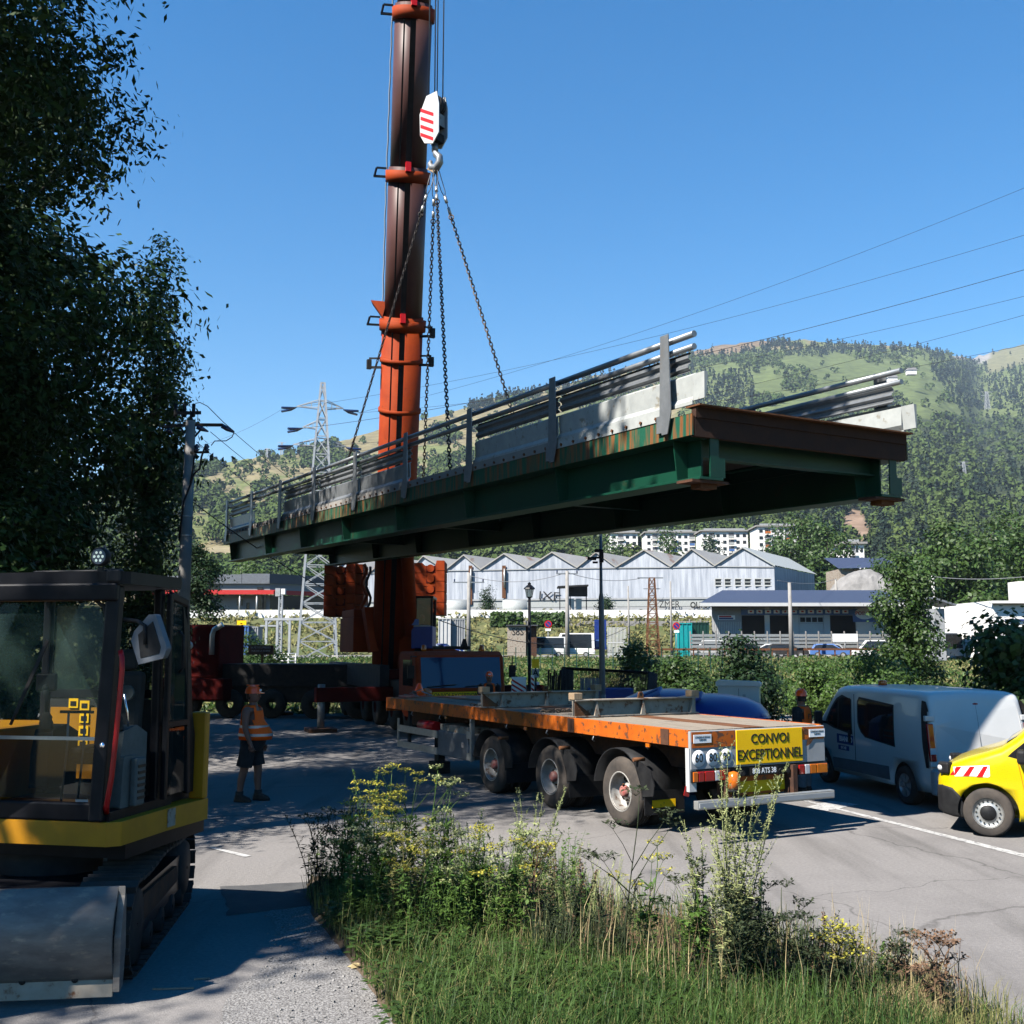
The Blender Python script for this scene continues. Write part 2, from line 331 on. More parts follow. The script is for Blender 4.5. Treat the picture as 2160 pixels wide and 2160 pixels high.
# raised weedy verge
VERGE = [(655, 1850), (760, 1858), (960, 1872), (1200, 1900), (1450, 1945), (1680, 2000), (1880, 2070), (2060, 2140), (2300, 2260), (2500, 2500), (900, 2500), (830, 2180), (775, 2085), (720, 2010), (668, 1950), (640, 1895)]
VG = ragged([G(*p) for p in VERGE], 5, .025, 4)
cen = sum(VG, Vector()) / len(VG)
mb = MB(); ring = [VG, [cen + (p - cen) * .93 + Vector((0, 0, .06)) for p in VG], [cen + (p - cen) * .6 + Vector((0, 0, .10)) for p in VG]]
vs = [v + Vector((0, 0, .002)) for r_ in ring for v in r_] + [cen + Vector((0, 0, .12))]; n = len(VG)
fs = [(j * n + i, j * n + (i + 1) % n, (j + 1) * n + (i + 1) % n, (j + 1) * n + i) for j in range(2) for i in range(n)] + [(2 * n + i, 2 * n + (i + 1) % n, 3 * n) for i in range(n)]
tag(mb.add(vs, fs, True).build('verge', 'soil', fix=False), kind='structure')
def inpoly(x, y, poly):
    c = False; j = len(poly) - 1
    for i in range(len(poly)):
        xi, yi = poly[i][0], poly[i][1]; xj, yj = poly[j][0], poly[j][1]
        if (yi > y) != (yj > y) and x < (xj - xi) * (y - yi) / (yj - yi) + xi: c = not c
        j = i
    return c
# service road in front of the garage
sheet('road', [(-70, 108), (90, 108), (90, 121), (-70, 121)], 1.53, 'asphalt')
sheet('garage_forecourt', [(-40, 121), (110, 121), (110, 150), (-40, 150)], 1.54, 'asphalt')

# ---------------------------------------------------------------- mountain
RX = [-500, 100, 260, 400, 460, 535, 594, 656, 703, 793, 879, 1000, 1054, 1165, 1263, 1375, 1458, 1530, 1611, 1715, 1774, 1850, 1919, 1972, 2051, 2081, 2157, 2300, 2700]
RY = [1090, 1050, 1012, 990, 976, 961, 955, 945, 928, 904, 882, 846, 830, 812, 784, 764, 735, 716, 708, 703, 712, 713, 718, 719, 739, 745, 724, 690, 640]
RD = np.interp
def ridge_r(px): return RD(px, [-500, 400, 700, 1000, 1500, 2000, 2060, 2100, 2700], [1200, 1350, 1500, 1800, 2500, 2700, 2900, 3600, 3800])
HOR = 1080 + CF * math.tan(CP)
R0 = 335.0
def mount(px, t):                # px: direction as picture column, t: 0 foot .. 1 ridge
    px = np.asarray(px, float); t = np.asarray(t, float); rr = ridge_r(px); r = R0 * (rr / R0) ** t
    top = HOR - RD(px, RX, RY); e = 36 + (top - 36) * (t ** .92)
    e = e + 46 * (fbm(px / 150 + 3, t * 3.0 + 5) - .5) * np.clip(t * (1 - t) * 4, 0, 1)
    u = (px - 1080) / CF * math.cos(CP); k = r / np.sqrt(1 + u * u)
    bx_ = u * k; by_ = k; z = CH + e / CF * k * math.cos(CP) ** 0
    return bx_, by_, z, r
pcol = np.arange(-600, 2760, 10.0); tt = np.linspace(0, 1, 120)
PXg, Tg = np.meshgrid(pcol, tt); X_, Y_, Z_, r_ = mount(PXg, Tg)
Z_ = Z_ + (fbm(PXg / 14, Tg * 60, 3) - .5) * r_ * .0035 * np.clip(Tg * 6, 0, 1)
def scr(X, Y, Z):
    d = Y * _c + (Z - CH) * _s; return 1080 + CF * X / d, 1080 - CF * (-Y * _s + (Z - CH) * _c) / d
# far side of the ridge falls away
k1 = 1.25; Xb, Yb, Zb = X_[-1] * k1, Y_[-1] * k1, Z_[-1] * .8
V_ = np.concatenate([np.stack([X_, Y_, Z_], -1).reshape(-1, 3), np.stack([Xb, Yb, Zb], -1)])
nr, nc = X_.shape; idx = np.arange((nr + 1) * nc).reshape(nr + 1, nc)
F_ = np.stack([idx[:-1, :-1], idx[:-1, 1:], idx[1:, 1:], idx[1:, :-1]], -1).reshape(-1, 4)
sx_, sy_ = scr(X_, Y_, Z_)
def regions(px, py, ry):
    """ground cover on the mountain: colour and tree density by where on the slope it lies"""
    n1 = fbm(px / 85, py / 34 + 9); n2 = fbm(px / 30 + 4, py / 15); n3 = fbm(px / 200, py / 60 + 40)
    dens = np.where(n1 > .535, .95, .05)                                   # left and middle: woods with strips of pasture
    con = np.zeros_like(px)
    col_ = np.empty(px.shape + (3,)); col_[:] = (.17, .19, .07)
    dry = (.26, .22, .12)
    col_ = np.where((n2 > .52)[..., None], np.array(dry), col_)
    # middle: dry pasture under the ridge
    mid = (px > 720) & (px < 1420) & (py < ry + 60); dens = np.where(mid, np.where(n1 > .6, .7, .05), dens); col_ = np.where(mid[..., None], np.array((.25, .21, .11)) * (.85 + .3 * n2[..., None]), col_)
    fr = (px > 990) & (px < 1440) & (py < ry + 16 + 14 * n3); dens = np.where(fr, .9, dens); con = np.where(fr, .9, con)
    # right: green pastures
    me = (px > 1440) & (py > 735) & (py < 905 - (px - 1440) * .035); dens = np.where(me, np.where(n1 > .585, .85, .03), dens)
    col_ = np.where(me[..., None], np.array((.135, .168, .06)) * (.8 + .4 * n2[..., None]), col_)
    up = (px > 1400) & (py < 775) & (py < 735 + 30 * n3 + np.clip((px - 1900) * .3, 0, 60)); dens = np.where(up, np.where(n1 > .36, .97, .1), dens); con = np.where(up, .95, con)
    tp = (px > 1440) & (px < 1690) & (py < ry + 34 - np.abs(px - 1545) * .22); dens = np.where(tp, .02, dens); col_ = np.where(tp[..., None], np.array((.22, .16, .10)), col_)
    bw = (px > 1960) & (py < 870 + 40 * (n3 - .5)) & (py > ry + 22); bw &= (px - 1960) * 1.2 > (py - 790); dens = np.where(bw, .95, dens); con = np.where(bw, .85, con)
    pt = (px > 1450) & (px < 1590) & (py > 780 + (px - 1450) * .1) & (py < 862); dens = np.where(pt, np.where(n2 > .42, .95, .3), dens); con = np.where(pt, .9, con)
    rk = (px > 2010) & (px < 2090) & (py < ry + 24); dens = np.where(rk, .25, dens); col_ = np.where(rk[..., None], np.array((.32, .30, .28)), col_)
    gr = (px > 2085) & (py < ry + 45); dens = np.where(gr, .03, dens); col_ = np.where(gr[..., None], np.array((.20, .19, .10)), col_)
    lo = (px > 1340) & (py > 900 - (px - 1440) * .03); dens = np.where(lo, .98, dens); con = np.where(lo, np.where(n2 > .56, .6, .12), con); col_ = np.where(lo[..., None], np.array((.05, .065, .03)), col_)
    lo2 = (px > 820) & (py > 1010); dens = np.where(lo2, .98, dens)
    b1 = ((px - 1803) / 30) ** 2 + ((py - 1118) / 42) ** 2 < 1 + .8 * (n2 - .5); b2 = ((px - 490) / 85) ** 2 + ((py - 1182 + (px - 490) * .1) / 34) ** 2 < 1 + 1.4 * (n2 - .5)
    dens = np.where(b1 | b2, .06, dens); col_ = np.where(b1[..., None], np.array((.30, .21, .15)), col_); col_ = np.where(b2[..., None], np.array((.33, .28, .17)), col_)
    return dens, con, col_
de, co_, cc = regions(sx_, sy_, np.interp(sx_, RX, RY))
cc = np.concatenate([cc.reshape(-1, 3), np.tile((.15, .15, .09), (nc, 1))])
mo = raw('mountain', V_, F_, 'field', sm=True); tag(mo, 'wooded mountainside with green pastures and a bare brown top', kind='structure')
at = mo.data.color_attributes.new('cover', 'FLOAT_COLOR', 'POINT'); at.data.foreach_set('color', np.concatenate([cc, np.ones((len(cc), 1))], 1).astype(np.float32).ravel())
m = bpy.data.materials.new('mountain_cover'); m.use_nodes = True; t_ = m.node_tree; b_ = t_.nodes['Principled BSDF']; b_.inputs['Roughness'].default_value = .95; b_.inputs['Specular IOR Level'].default_value = .1
va = t_.nodes.new('ShaderNodeVertexColor'); va.layer_name = 'cover'; nz = t_.nodes.new('ShaderNodeTexNoise'); nz.inputs['Scale'].default_value = .06; nz.inputs['Detail'].default_value = 8
tc = t_.nodes.new('ShaderNodeTexCoord'); t_.links.new(tc.outputs['Object'], nz.inputs['Vector'])
rm = t_.nodes.new('ShaderNodeMapRange'); rm.inputs['From Min'].default_value = .3; rm.inputs['From Max'].default_value = .7; rm.inputs['To Min'].default_value = .45; rm.inputs['To Max'].default_value = .8; t_.links.new(nz.outputs[0], rm.inputs[0])
hs = t_.nodes.new('ShaderNodeHueSaturation'); t_.links.new(va.outputs[0], hs.inputs['Color']); t_.links.new(rm.outputs[0], hs.inputs['Value']); t_.links.new(hs.outputs[0], b_.inputs['Base Color'])
M['mountain_cover'] = m; mo.data.materials.clear(); mo.data.materials.append(m)

def leafquads(C, Nn, L, W, rs):
    """leaf-sized four-cornered faces: centres C, rough normals Nn, length L, width W"""
    n = len(C); Nn = Nn + rs.normal(0, .55, (n, 3)); Nn /= np.linalg.norm(Nn, axis=1)[:, None] + 1e-9
    A = rs.normal(0, 1, (n, 3)); A -= (A * Nn).sum(1)[:, None] * Nn; A /= np.linalg.norm(A, axis=1)[:, None] + 1e-9; B = np.cross(Nn, A)
    L = np.broadcast_to(L, n)[:, None]; W = np.broadcast_to(W, n)[:, None]
    V = np.stack([C - A * L / 2, C + B * W / 2 - A * L * .08, C + A * L / 2, C - B * W / 2 - A * L * .08], 1).reshape(-1, 3)
    return V, np.arange(4 * n).reshape(-1, 4)
# forest: far-off wood that reads as one mass
na = 46000; pxr = rng.uniform(-60, 2220, na); tr_ = rng.uniform(.07, .997, na); x1, y1, z1, r1 = mount(pxr, tr_)
keep = rng.random(na) < (r1 / ridge_r(pxr)) ** 1.45
sx1, sy1 = scr(x1, y1, z1); d1, c1, _ = regions(sx1, sy1, np.interp(sx1, RX, RY)); keep &= (rng.random(na) < d1) & (r1 > 410)
vis = ~((sy1 > 1215) & (sx1 > 760)); keep &= vis
iscon = rng.random(na) < c1
def forest(sel, name, mname, cone, label):
    i = np.where(sel)[0]; VV = []; FF = []; o = 0
    for lo, hi, q in ((0, 700, 120), (700, 1300, 46), (1300, 9000, 19)):
        j = i[(r1[i] >= lo) & (r1[i] < hi)]
        if not len(j): continue
        n = len(j); h = rng.uniform(10, 17, n) * (1.15 if cone else .85); wd = rng.uniform(.2, .26, n) * h if cone else rng.uniform(.36, .5, n) * h
        u = rng.random((n, q)); ph = rng.uniform(0, 6.283, (n, q))
        if cone: zz = u ** 1.3; rad = (1 - zz) * rng.uniform(.7, 1.05, (n, q)); zz = .06 + zz * .94
        else:
            zz = 1 - 1.5 * u; rad = np.sqrt(np.clip(1 - zz * zz, 0, 1)) * rng.uniform(.75, 1.05, (n, q)); zz = .5 + zz * .48
        cx = np.cos(ph) * rad; cy = np.sin(ph) * rad
        C = np.stack([x1[j][:, None] + cx * wd[:, None], y1[j][:, None] + cy * wd[:, None], z1[j][:, None] - 1 + zz * h[:, None]], -1).reshape(-1, 3)
        Nn = np.stack([cx, cy, (zz - .3) * (1.0 if not cone else .5)], -1).reshape(-1, 3)
        sz = np.repeat(wd, q) * (1.1 if q < 30 else .75 if q < 100 else .46) * rng.uniform(.7, 1.2, n * q) * (.9 if not cone else 1.1)
        V, F = leafquads(C, Nn, sz, sz * .8, rng); VV.append(V); FF.append(F + o); o += len(V)
    ob = raw(name, np.concatenate(VV), np.concatenate(FF), mname); tag(ob, label, kind='stuff')
forest(keep & ~iscon, 'broadleaf_forest', 'leaf_far', False, 'broadleaved woods covering the mountainside')
forest(keep & iscon, 'conifer_forest', 'conifer_far', True, 'dark conifer woods under the mountain ridge')
# ================================================================ trees
def crown_mesh(name, m, par, blobs, n, L, W, seed, droop=0.0, hollow=.55):
    """leaf faces gathered in clumps through a crown made of ellipsoid blobs (x, y, z, rx, ry, rz)"""
    rs = np.random.default_rng(seed); B = np.array(blobs, float); wt = (B[:, 3] * B[:, 4] * B[:, 5]) ** .75; wt /= wt.sum()
    nc = max(8, n // 26); k = rs.choice(len(B), nc, p=wt); u = rs.normal(0, 1, (nc, 3)); u /= np.linalg.norm(u, axis=1)[:, None]
    rad = hollow + (1 - hollow) * rs.random(nc) ** .7; rad *= rs.uniform(.85, 1.12, nc)
    CC = B[k, :3] + u * rad[:, None] * B[k, 3:]
    j = rs.integers(0, nc, n); sp = rs.normal(0, 1, (n, 3)); cl = (L * 1.55) * rs.uniform(.6, 1.3, nc)[j]
    C = CC[j] + sp * cl[:, None] * np.array((1, 1, .7)); C[:, 2] -= droop * np.abs(sp[:, 0]) * cl
    Nn = u[j] * .7 + sp * .4 + np.array((0, 0, .45)); s = rs.uniform(.65, 1.25, n)
    V, F = leafquads(C, Nn, L * s, W * s, rs); return raw(name, V, F, m, par), CC
def limbs(par, base, top, r, CC, seed, n=14, m='bark'):
    rs = random.Random(seed); mb = MB(); base = Vector(base); top = Vector(top); pts = [base + (top - base) * t + Vector((rs.uniform(-1, 1), rs.uniform(-1, 1), 0)) * .12 * (t > 0) * (top - base).length * .12 for t in (0, .08, .3, .55, .8, 1)]
    mb.path(pts, [r * 1.35, r, r * .82, r * .6, r * .35, r * .1], 9)
    idx = list(range(len(CC))); rs.shuffle(idx)
    for i in idx[:n]:
        c = Vector(CC[i]); t = min(.9, max(.18, (c.z - base.z) / max(.1, top.z - base.z) - .22)); p = base + (top - base) * t; mid = p + (c - p) * .5 + Vector((0, 0, .12 * (c - p).length)); rr = r * (1 - t) * .45 + r * .05
        mb.path([p, mid, c], [rr, rr * .6, rr * .15], 5)
    return mb.build('trunk', m, par)
def tree(name, label, loc, h, rad, base=.25, n=9000, L=.2, W=.09, m='leaf_mid', seed=1, group=None, lobes=7, tr=None, lean=(0, 0), nl=12, cat='tree', elong=1.0, droop=.3, extra=()):
    o = thing(name, label, cat, loc, 0, group); rs = random.Random(seed); bl = []
    for i in range(lobes):
        t = (i + .5) / lobes; z = h * (base + (1 - base) * t); w = rad * math.sin(math.pi * min(1, .22 + .72 * t)) ** .7; a = i * 2.4 + rs.uniform(-.4, .4); d = w * .42
        bl.append((math.cos(a) * d + lean[0] * t, math.sin(a) * d + lean[1] * t, z, w * .72, w * .72, h * (1 - base) / lobes * 1.15 * elong))
    bl += list(extra); _, CC = crown_mesh('crown', m, o, bl, n, L, W, seed, droop)
    limbs(o, (0, 0, -.1), (lean[0] * .8, lean[1] * .8, h * .93), tr or h * .016, CC, seed, nl); return o
AG = 'ash trees along the left side'
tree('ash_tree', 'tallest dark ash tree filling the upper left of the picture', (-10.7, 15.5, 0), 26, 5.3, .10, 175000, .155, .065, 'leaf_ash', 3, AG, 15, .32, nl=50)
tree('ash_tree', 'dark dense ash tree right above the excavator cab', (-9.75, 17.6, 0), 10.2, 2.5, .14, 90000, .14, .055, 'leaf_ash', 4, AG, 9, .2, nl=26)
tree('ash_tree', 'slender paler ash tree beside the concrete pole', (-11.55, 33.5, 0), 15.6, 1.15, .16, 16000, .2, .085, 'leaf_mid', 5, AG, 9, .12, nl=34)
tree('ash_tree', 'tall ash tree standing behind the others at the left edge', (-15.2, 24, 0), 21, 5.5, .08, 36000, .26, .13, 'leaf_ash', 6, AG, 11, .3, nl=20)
tree('ash_tree', 'unseen ash crown overhanging the yard with leaf clumps added to shade the bridge', (-7.6, 13.3, 0), 27, 3.7, .58, 40000, .40, .24, 'leaf_ash', 9, AG, 8, .3, nl=40, droop=0, extra=[(3.2, 1.0, 18.2, 2.8, 2, 2.2), (5.2, .6, 18.6, 2.6, 2, 1.9), (6.9, .4, 18.8, 2.4, 2.1, 1.8)])  # extra leaf clumps above the frame are added only to shade the bridge parapet
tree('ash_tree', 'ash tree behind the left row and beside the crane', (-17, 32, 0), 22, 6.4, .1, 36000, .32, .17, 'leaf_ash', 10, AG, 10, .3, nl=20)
tree('ash_tree', 'unseen ash crown added beyond the left edge to shade the excavator', (-12.3, 1.9, 0), 17, 1.05, .5, 2200, .3, .16, 'leaf_ash', 11, AG, 6, .25, nl=20)  # sparse out-of-view crown, added to throw dappled shade on the excavator
# right side trees and bushes
def bush(label, loc, h, rad, m, seed, n=6000, L=.14, W=.09, group='bushes along the yard edge', lobes=5, name='bush', cat='bush'):
    return tree(name, label, loc, h, rad, .02, n, L, W, m, seed, group, lobes, .05, nl=14, cat=cat)
bush('large round-leaved hazel bush behind the white van roof', (10.8, 22.5, 0), 3.0, 2.0, 'leaf_mid', 21, 15000, .15, .12)
bush('hazel bush at the right edge rising above the yellow van', (13.4, 22.5, 0), 3.3, 1.9, 'leaf_mid', 22, 12000, .15, .12)
bush('dark bush left of the white cabinet and below the garage', P(1440, 1470, 36) * 1, 2.3, 1.15, 'leaf_mid', 23, 9000)
bush('dark leafy bush right behind the white electrical cabinet', P(1580, 1472, 33) * 1, 2.9, 1.25, 'leaf_dark', 24, 9000)
bush('bush behind the stacked fence panels beside the camera pole', P(1345, 1462, 40) * 1, 2.7, 1.1, 'leaf_mid', 25, 8000)
bush('small bush behind the helmet of the worker by the van', P(1740, 1455, 40) * 1, 1.9, 1.5, 'leaf_light', 26, 5000)
bush('low bush between the dark garden tree and the van', P(1850, 1440, 42) * 1, 2.4, 1.8, 'leaf_light', 27, 6000)
for o in col.objects:
    if o.name.startswith('bush'): o.location.z = max(-.05, float(Zt(o.location.y)) - .05)
def gz(px, Y, top, f=1.0):
    z0 = float(Zt(Y)); p = P(px, top, Y); return (p.x, Y, z0 - .1), p.z - z0
for i, (px, Y, top, rad, m, lab, n, L) in enumerate([
    (1912, 52, 1178, 1.75, 'leaf_mid', 'dense dark green garden tree standing right of the garage', 11000, .2),
    (2010, 105, 1120, 5.5, 'leaf_mid', 'big leafy tree behind the dark garden tree', 9000, .5), (2085, 120, 1105, 6.5, 'leaf_mid', 'broad tree right of the big leafy tree behind the white house', 9000, .5), (2170, 112, 1130, 6, 'leaf_mid', 'tree above the white house at the right edge', 8000, .5), (1950, 135, 1150, 4.5, 'leaf_light', 'tree between the blue roof and the garden tree', 6000, .5), (2130, 150, 1085, 6, 'leaf_mid', 'tall tree at the back of the right hand clump', 7000, .5),
    (1690, 225, 1088, 7, 'leaf_mid', 'tall leafy tree right behind the long gable of the factory', 7000, .8), (1745, 215, 1118, 6, 'leaf_mid', 'second leafy tree right of the factory roof', 6000, .8), (1640, 240, 1120, 5, 'leaf_dark', 'dark conifer like tree in front of the orange balconies', 5000, .7),
    (1270, 330, 1120, 8, 'leaf_mid', 'tree in front of the half hidden apartment block', 4000, 1.0), (1410, 330, 1122, 5, 'leaf_mid', 'tree in front of the second apartment block', 4000, .9), (1500, 330, 1130, 4, 'leaf_dark', 'small tree in front of the third apartment block', 3000, .9),
    (440, 205, 1192, 5, 'leaf_mid', 'tree behind the left end of the grey building', 4000, .7), (520, 230, 1190, 6, 'leaf_light', 'pale tree behind the middle of the grey building', 4500, .7), (600, 225, 1196, 6, 'leaf_mid', 'tree behind the corner of the grey building', 4000, .7), (660, 215, 1194, 6, 'leaf_mid', 'tree behind the lattice tower and the grey building', 4000, .7), (1860, 170, 1168, 4, 'leaf_mid', 'tree beside the rubble heap and blue roof', 4000, .5)]):
    l, h = gz(px, Y, top); tree('garden_tree' if i == 0 else 'leafy_tree', lab, l, h, rad, .08, n, L, L * .6, m, 60 + i, 'trees around the factory', 7, nl=8)
tree('cypress', 'small dark cypress in front of the factory wall', (P(1028, 1290, 172).x, 172, 7.5), 4.6, 1.1, .03, 2500, .3, .15, 'leaf_dark', 90, None, 6)
tree('cypress', 'rounded dark shrub under the camera arm at the factory', (P(1275, 1285, 172).x, 172, 7.5), 2.9, 1.4, .03, 2200, .3, .2, 'leaf_dark', 91, None, 4)
bush('dark leafy bush beside the dark red truck cab', P(420, 1300, 46) * 1, 3.0, 1.0, 'leaf_dark', 92, 5000, .16, .08, None)
bush('sunlit shrub behind the dark wooden notice board', (P(535, 1400, 52).x, 52, .2), 2.9, 1.7, 'leaf_mid', 93, 7000, .16, .09, None)
# field growth: one mass of tall weeds and grasses on the slope behind the yard
def scatter(n, x0, x1, y0, y1, f=None):
    out = []
    while len(out) < n:
        x = rng.uniform(x0, x1, n); y = rng.uniform(y0, y1, n)
        k = np.abs(x / y) < .62
        if f is not None: k &= rng.random(n) < f(x, y)
        out += list(zip(x[k], y[k]))
    a = np.array(out[:n]); return a[:, 0], a[:, 1]
def weeds(name, m, n, box, hh, q, L, W, label, f=None, seed=3):
    rs = np.random.default_rng(seed); x, y = scatter(n, *box, f=f); z = Zt(y); h = rs.uniform(*hh, n)
    C = np.stack([np.repeat(x, q) + rs.normal(0, .3, n * q), np.repeat(y, q) + rs.normal(0, .3, n * q), np.repeat(z, q) + np.repeat(h, q) * rs.random(n * q)], 1)
    V, F = leafquads(C, rs.normal(0, 1, (n * q, 3)) * np.array((1, 1, .4)), L * rs.uniform(.6, 1.3, n * q), W, rs); return tag(raw(name, V, F, m), label, kind='stuff')
weeds('field_weeds', 'grass_blade', 6500, (-45, 45, 44, 96), (.12, .5), 10, .34, .11, 'tall green weeds on the slope behind the yard', lambda x, y: np.clip(fbm(x * .12, y * .12) * 1.6 - .3, .05, 1))
weeds('field_grass', 'grass_dry', 4200, (-45, 45, 43, 104), (.1, .4), 12, .32, .07, 'pale dry grass on the slope behind the yard', lambda x, y: np.clip(1.2 - 1.6 * fbm(x * .12, y * .12), .05, 1), 4)
weeds('yard_edge_weeds', 'leaf_light', 2600, (-2, 30, 34, 52), (.3, 1.0), 14, .2, .09, 'rank weeds along the far edge of the yard', lambda x, y: (y > 43 - np.clip(x - 13, 0, 9)) * np.clip(fbm(x * .3, y * .3) * 1.6 - .2, .05, 1), 5)
weeds('embankment_growth', 'grass_dry', 2500, (-85, 95, 150, 169), (.2, 1.2), 8, .8, .3, 'dry growth on the factory embankment', None, 6)

# ================================================================ buildings
def X(px, Y, py=1290): return P(px, py, Y).x
def Z(py, Y): return P(1080, py, Y).z
# factory hall with a row of gables
fac = thing('factory_hall', 'long grey corrugated factory hall with a row of gables', 'factory', (0, 0, 0))
val = [862, 939, 1013, 1111, 1216, 1298, 1413, 1506, 1633]; pk = [892, 977, 1062, 1163, 1256, 1357, 1457, 1565]; pky = [1173, 1171, 1168, 1165, 1165, 1160, 1158, 1155]; vy = [1205, 1202, 1201, 1199, 1197, 1196, 1195, 1193, 1194]
Yf = lambda px: 186 - (px - 862) / 771 * 12.0
AX = Vector((math.sin(R(31)), math.cos(R(31)), 0)) * 26
val = [700, 780] + val; pk = [730, 815] + pk; pky = [1178, 1176] + pky; vy = [1208, 1207] + vy
FB = 7.4
for i in range(len(pk)):
    a, b, c = val[i], pk[i], val[i + 1]; A = P(a, vy[i], Yf(a)); B = P(b, pky[i], Yf(b)); C = P(c, vy[i + 1], Yf(c)); bot = lambda p, z: Vector((p.x, p.y, z))
    zb = (A.z + C.z) / 2 * .38 + FB * .62
    MB().add([bot(A, zb), bot(C, zb), C, B, A], [(0, 1, 2, 3, 4)]).build('gable_wall', 'corrugated', fac, fix=False)
    d = Vector((0, .05, 0)); w1 = MB().add([bot(A, FB) + d, bot(C, FB) + d, bot(C, zb) + d, bot(A, zb) + d], [(0, 1, 2, 3)]).build('lower_wall', 'corrugated_old', fac, fix=False)
    up = Vector((0, 0, .12)); f_ = Vector((.05, -.35, 0))
    MB().add([A + up + f_, B + up + f_, B + up + AX, A + up + AX], [(0, 1, 2, 3)]).add([A + f_ - up, B + f_ - up, B + f_ + up, A + f_ + up], [(0, 1, 2, 3)]).build('roof_slope', 'roof_sheet', fac, fix=False)
    MB().add([B + up + f_, C + up + f_, C + up + AX, B + up + AX], [(0, 1, 2, 3)]).add([B + f_ - up, C + f_ - up, C + f_ + up, B + f_ + up], [(0, 1, 2, 3)]).build('roof_slope', 'panel_white' if i == len(pk) - 1 else 'roof_sheet', fac, fix=False)
    MB().bar(bot(A, zb) + Vector((0, -.12, 0)), bot(C, zb) + Vector((0, -.12, 0)), .14, .3).build('band', 'light_grey', fac); MB().bar(bot(A, A.z - .15) + Vector((0, -.1, 0)), bot(C, C.z - .15) + Vector((0, -.1, 0)), .1, .18).build('band', 'light_grey', fac)
    h3 = zb - FB
    for k, (s0, s1, mm) in enumerate(((.60, .97, 'panel_white'), (.30, .56, 'light_grey'))):
        q0, q1 = FB + h3 * s0, FB + h3 * s1; e = Vector((0, -.02, 0)); p0 = A.lerp(C, .005); p1 = A.lerp(C, .995)
        MB().add([bot(p0, q0) + e, bot(p1, q0) + e, bot(p1, q1) + e, bot(p0, q1) + e], [(0, 1, 2, 3)]).build('cladding_strip', mm, fac, fix=False)
A = P(1633, 1194, Yf(1633)); E_ = A + AX * .92
MB().add([(A.x, A.y, FB), (E_.x, E_.y, FB), (E_.x, E_.y, A.z), (A.x, A.y, A.z)], [(0, 1, 2, 3)]).build('side_wall', 'corrugated', fac, fix=False)
for k in range(6):
    px0 = 1510 + k * 20.2 + (k // 2) * 1.5; Yk = Yf(px0) - .06; x0, x1 = X(px0, Yk), X(px0 + 17.5, Yk); z0, z1 = Z(1234, Yk), Z(1221.5, Yk)
    wn = MB().bx(x0, x1, Yk - .1, Yk + .1, z0, z1).build('window', 'window_dark', fac)
    MB().bx(x0 - .1, x1 + .1, Yk - .16, Yk - .1, z1, z1 + .2).bx(x0 - .1, x1 + .1, Yk - .16, Yk - .1, z0 - .2, z0).bx(x0 - .12, x0, Yk - .16, Yk - .1, z0, z1).bx(x1, x1 + .12, Yk - .16, Yk - .1, z0, z1).bx(x0, x1, Yk - .15, Yk - .1, (z0 + z1) / 2 - .05, (z0 + z1) / 2 + .05).build('frame', 'white_paint', wn)
for px, mm in ((992, 'rust'), (1063, 'rust')):
    Yk = Yf(px) - .2; MB().bx(X(px - 4, Yk), X(px + 4, Yk), Yk - .12, Yk - .02, Z(1262 if px > 1000 else 1275, Yk), Z(1193, Yk)).build('rust_streak', mm, fac)
    MB().tube((X(px + 1, Yk), Yk - .35, Z(1240, Yk)), (X(px + 1, Yk), Yk - .35, Z(1200, Yk)), .14, n=8).build('downpipe', 'alu', fac)
Yk = Yf(1483) - .3
text('OUPS', 'graffiti', 'ink', fac, (X(1474, Yk), Yk - .15, Z(1277, Yk)), (R(90), 0, R(-11)), 1.4, .8, .01, bold=.04)
Yk = Yf(1425) - .3
text('ZMER', 'graffiti', 'steel_dark', fac, (X(1412, Yk), Yk - .15, Z(1275.5, Yk)), (R(90), 0, R(-11)), 1.6, .85, .01)
text('IXF', 'graffiti', 'steel_dark', fac, (X(1158, Yf(1158)), Yf(1158) - .3, Z(1258, Yf(1158))), (R(90), R(4), R(-11)), 2.0, 1.3, .01)
# white parapet wall, concrete panel fence below
ww = thing('retaining_wall', 'long white retaining wall along the top of the embankment', 'wall', (0, 167, 0))
for k in range(22):
    x0 = X(400 + k * 52, 167); x1 = X(400 + (k + 1) * 52, 167) - .03; MB().bx(x0, x1, -.2, .2, 5.5, Z(1286.5, 167)).build('panel', 'wall_white', ww)
cf = thing('concrete_fence', 'grey concrete panel fence at the foot of the white wall', 'fence', (0, 163, 0))
for k in range(26):
    x0 = X(1040 + k * 23, 163); x1 = X(1040 + (k + 1) * 23, 163)
    if x1 > X(1520, 163): break
    for j in range(4): MB().bx(x0 + .1, x1 - .1, -.06, .06, 4.6 + j * .5, 5.08 + j * .5).build('slab', 'concrete', cf)
    MB().bx(x0 - .1, x0 + .1, -.12, .12, 3.5, 6.9).build('post', 'concrete', cf)
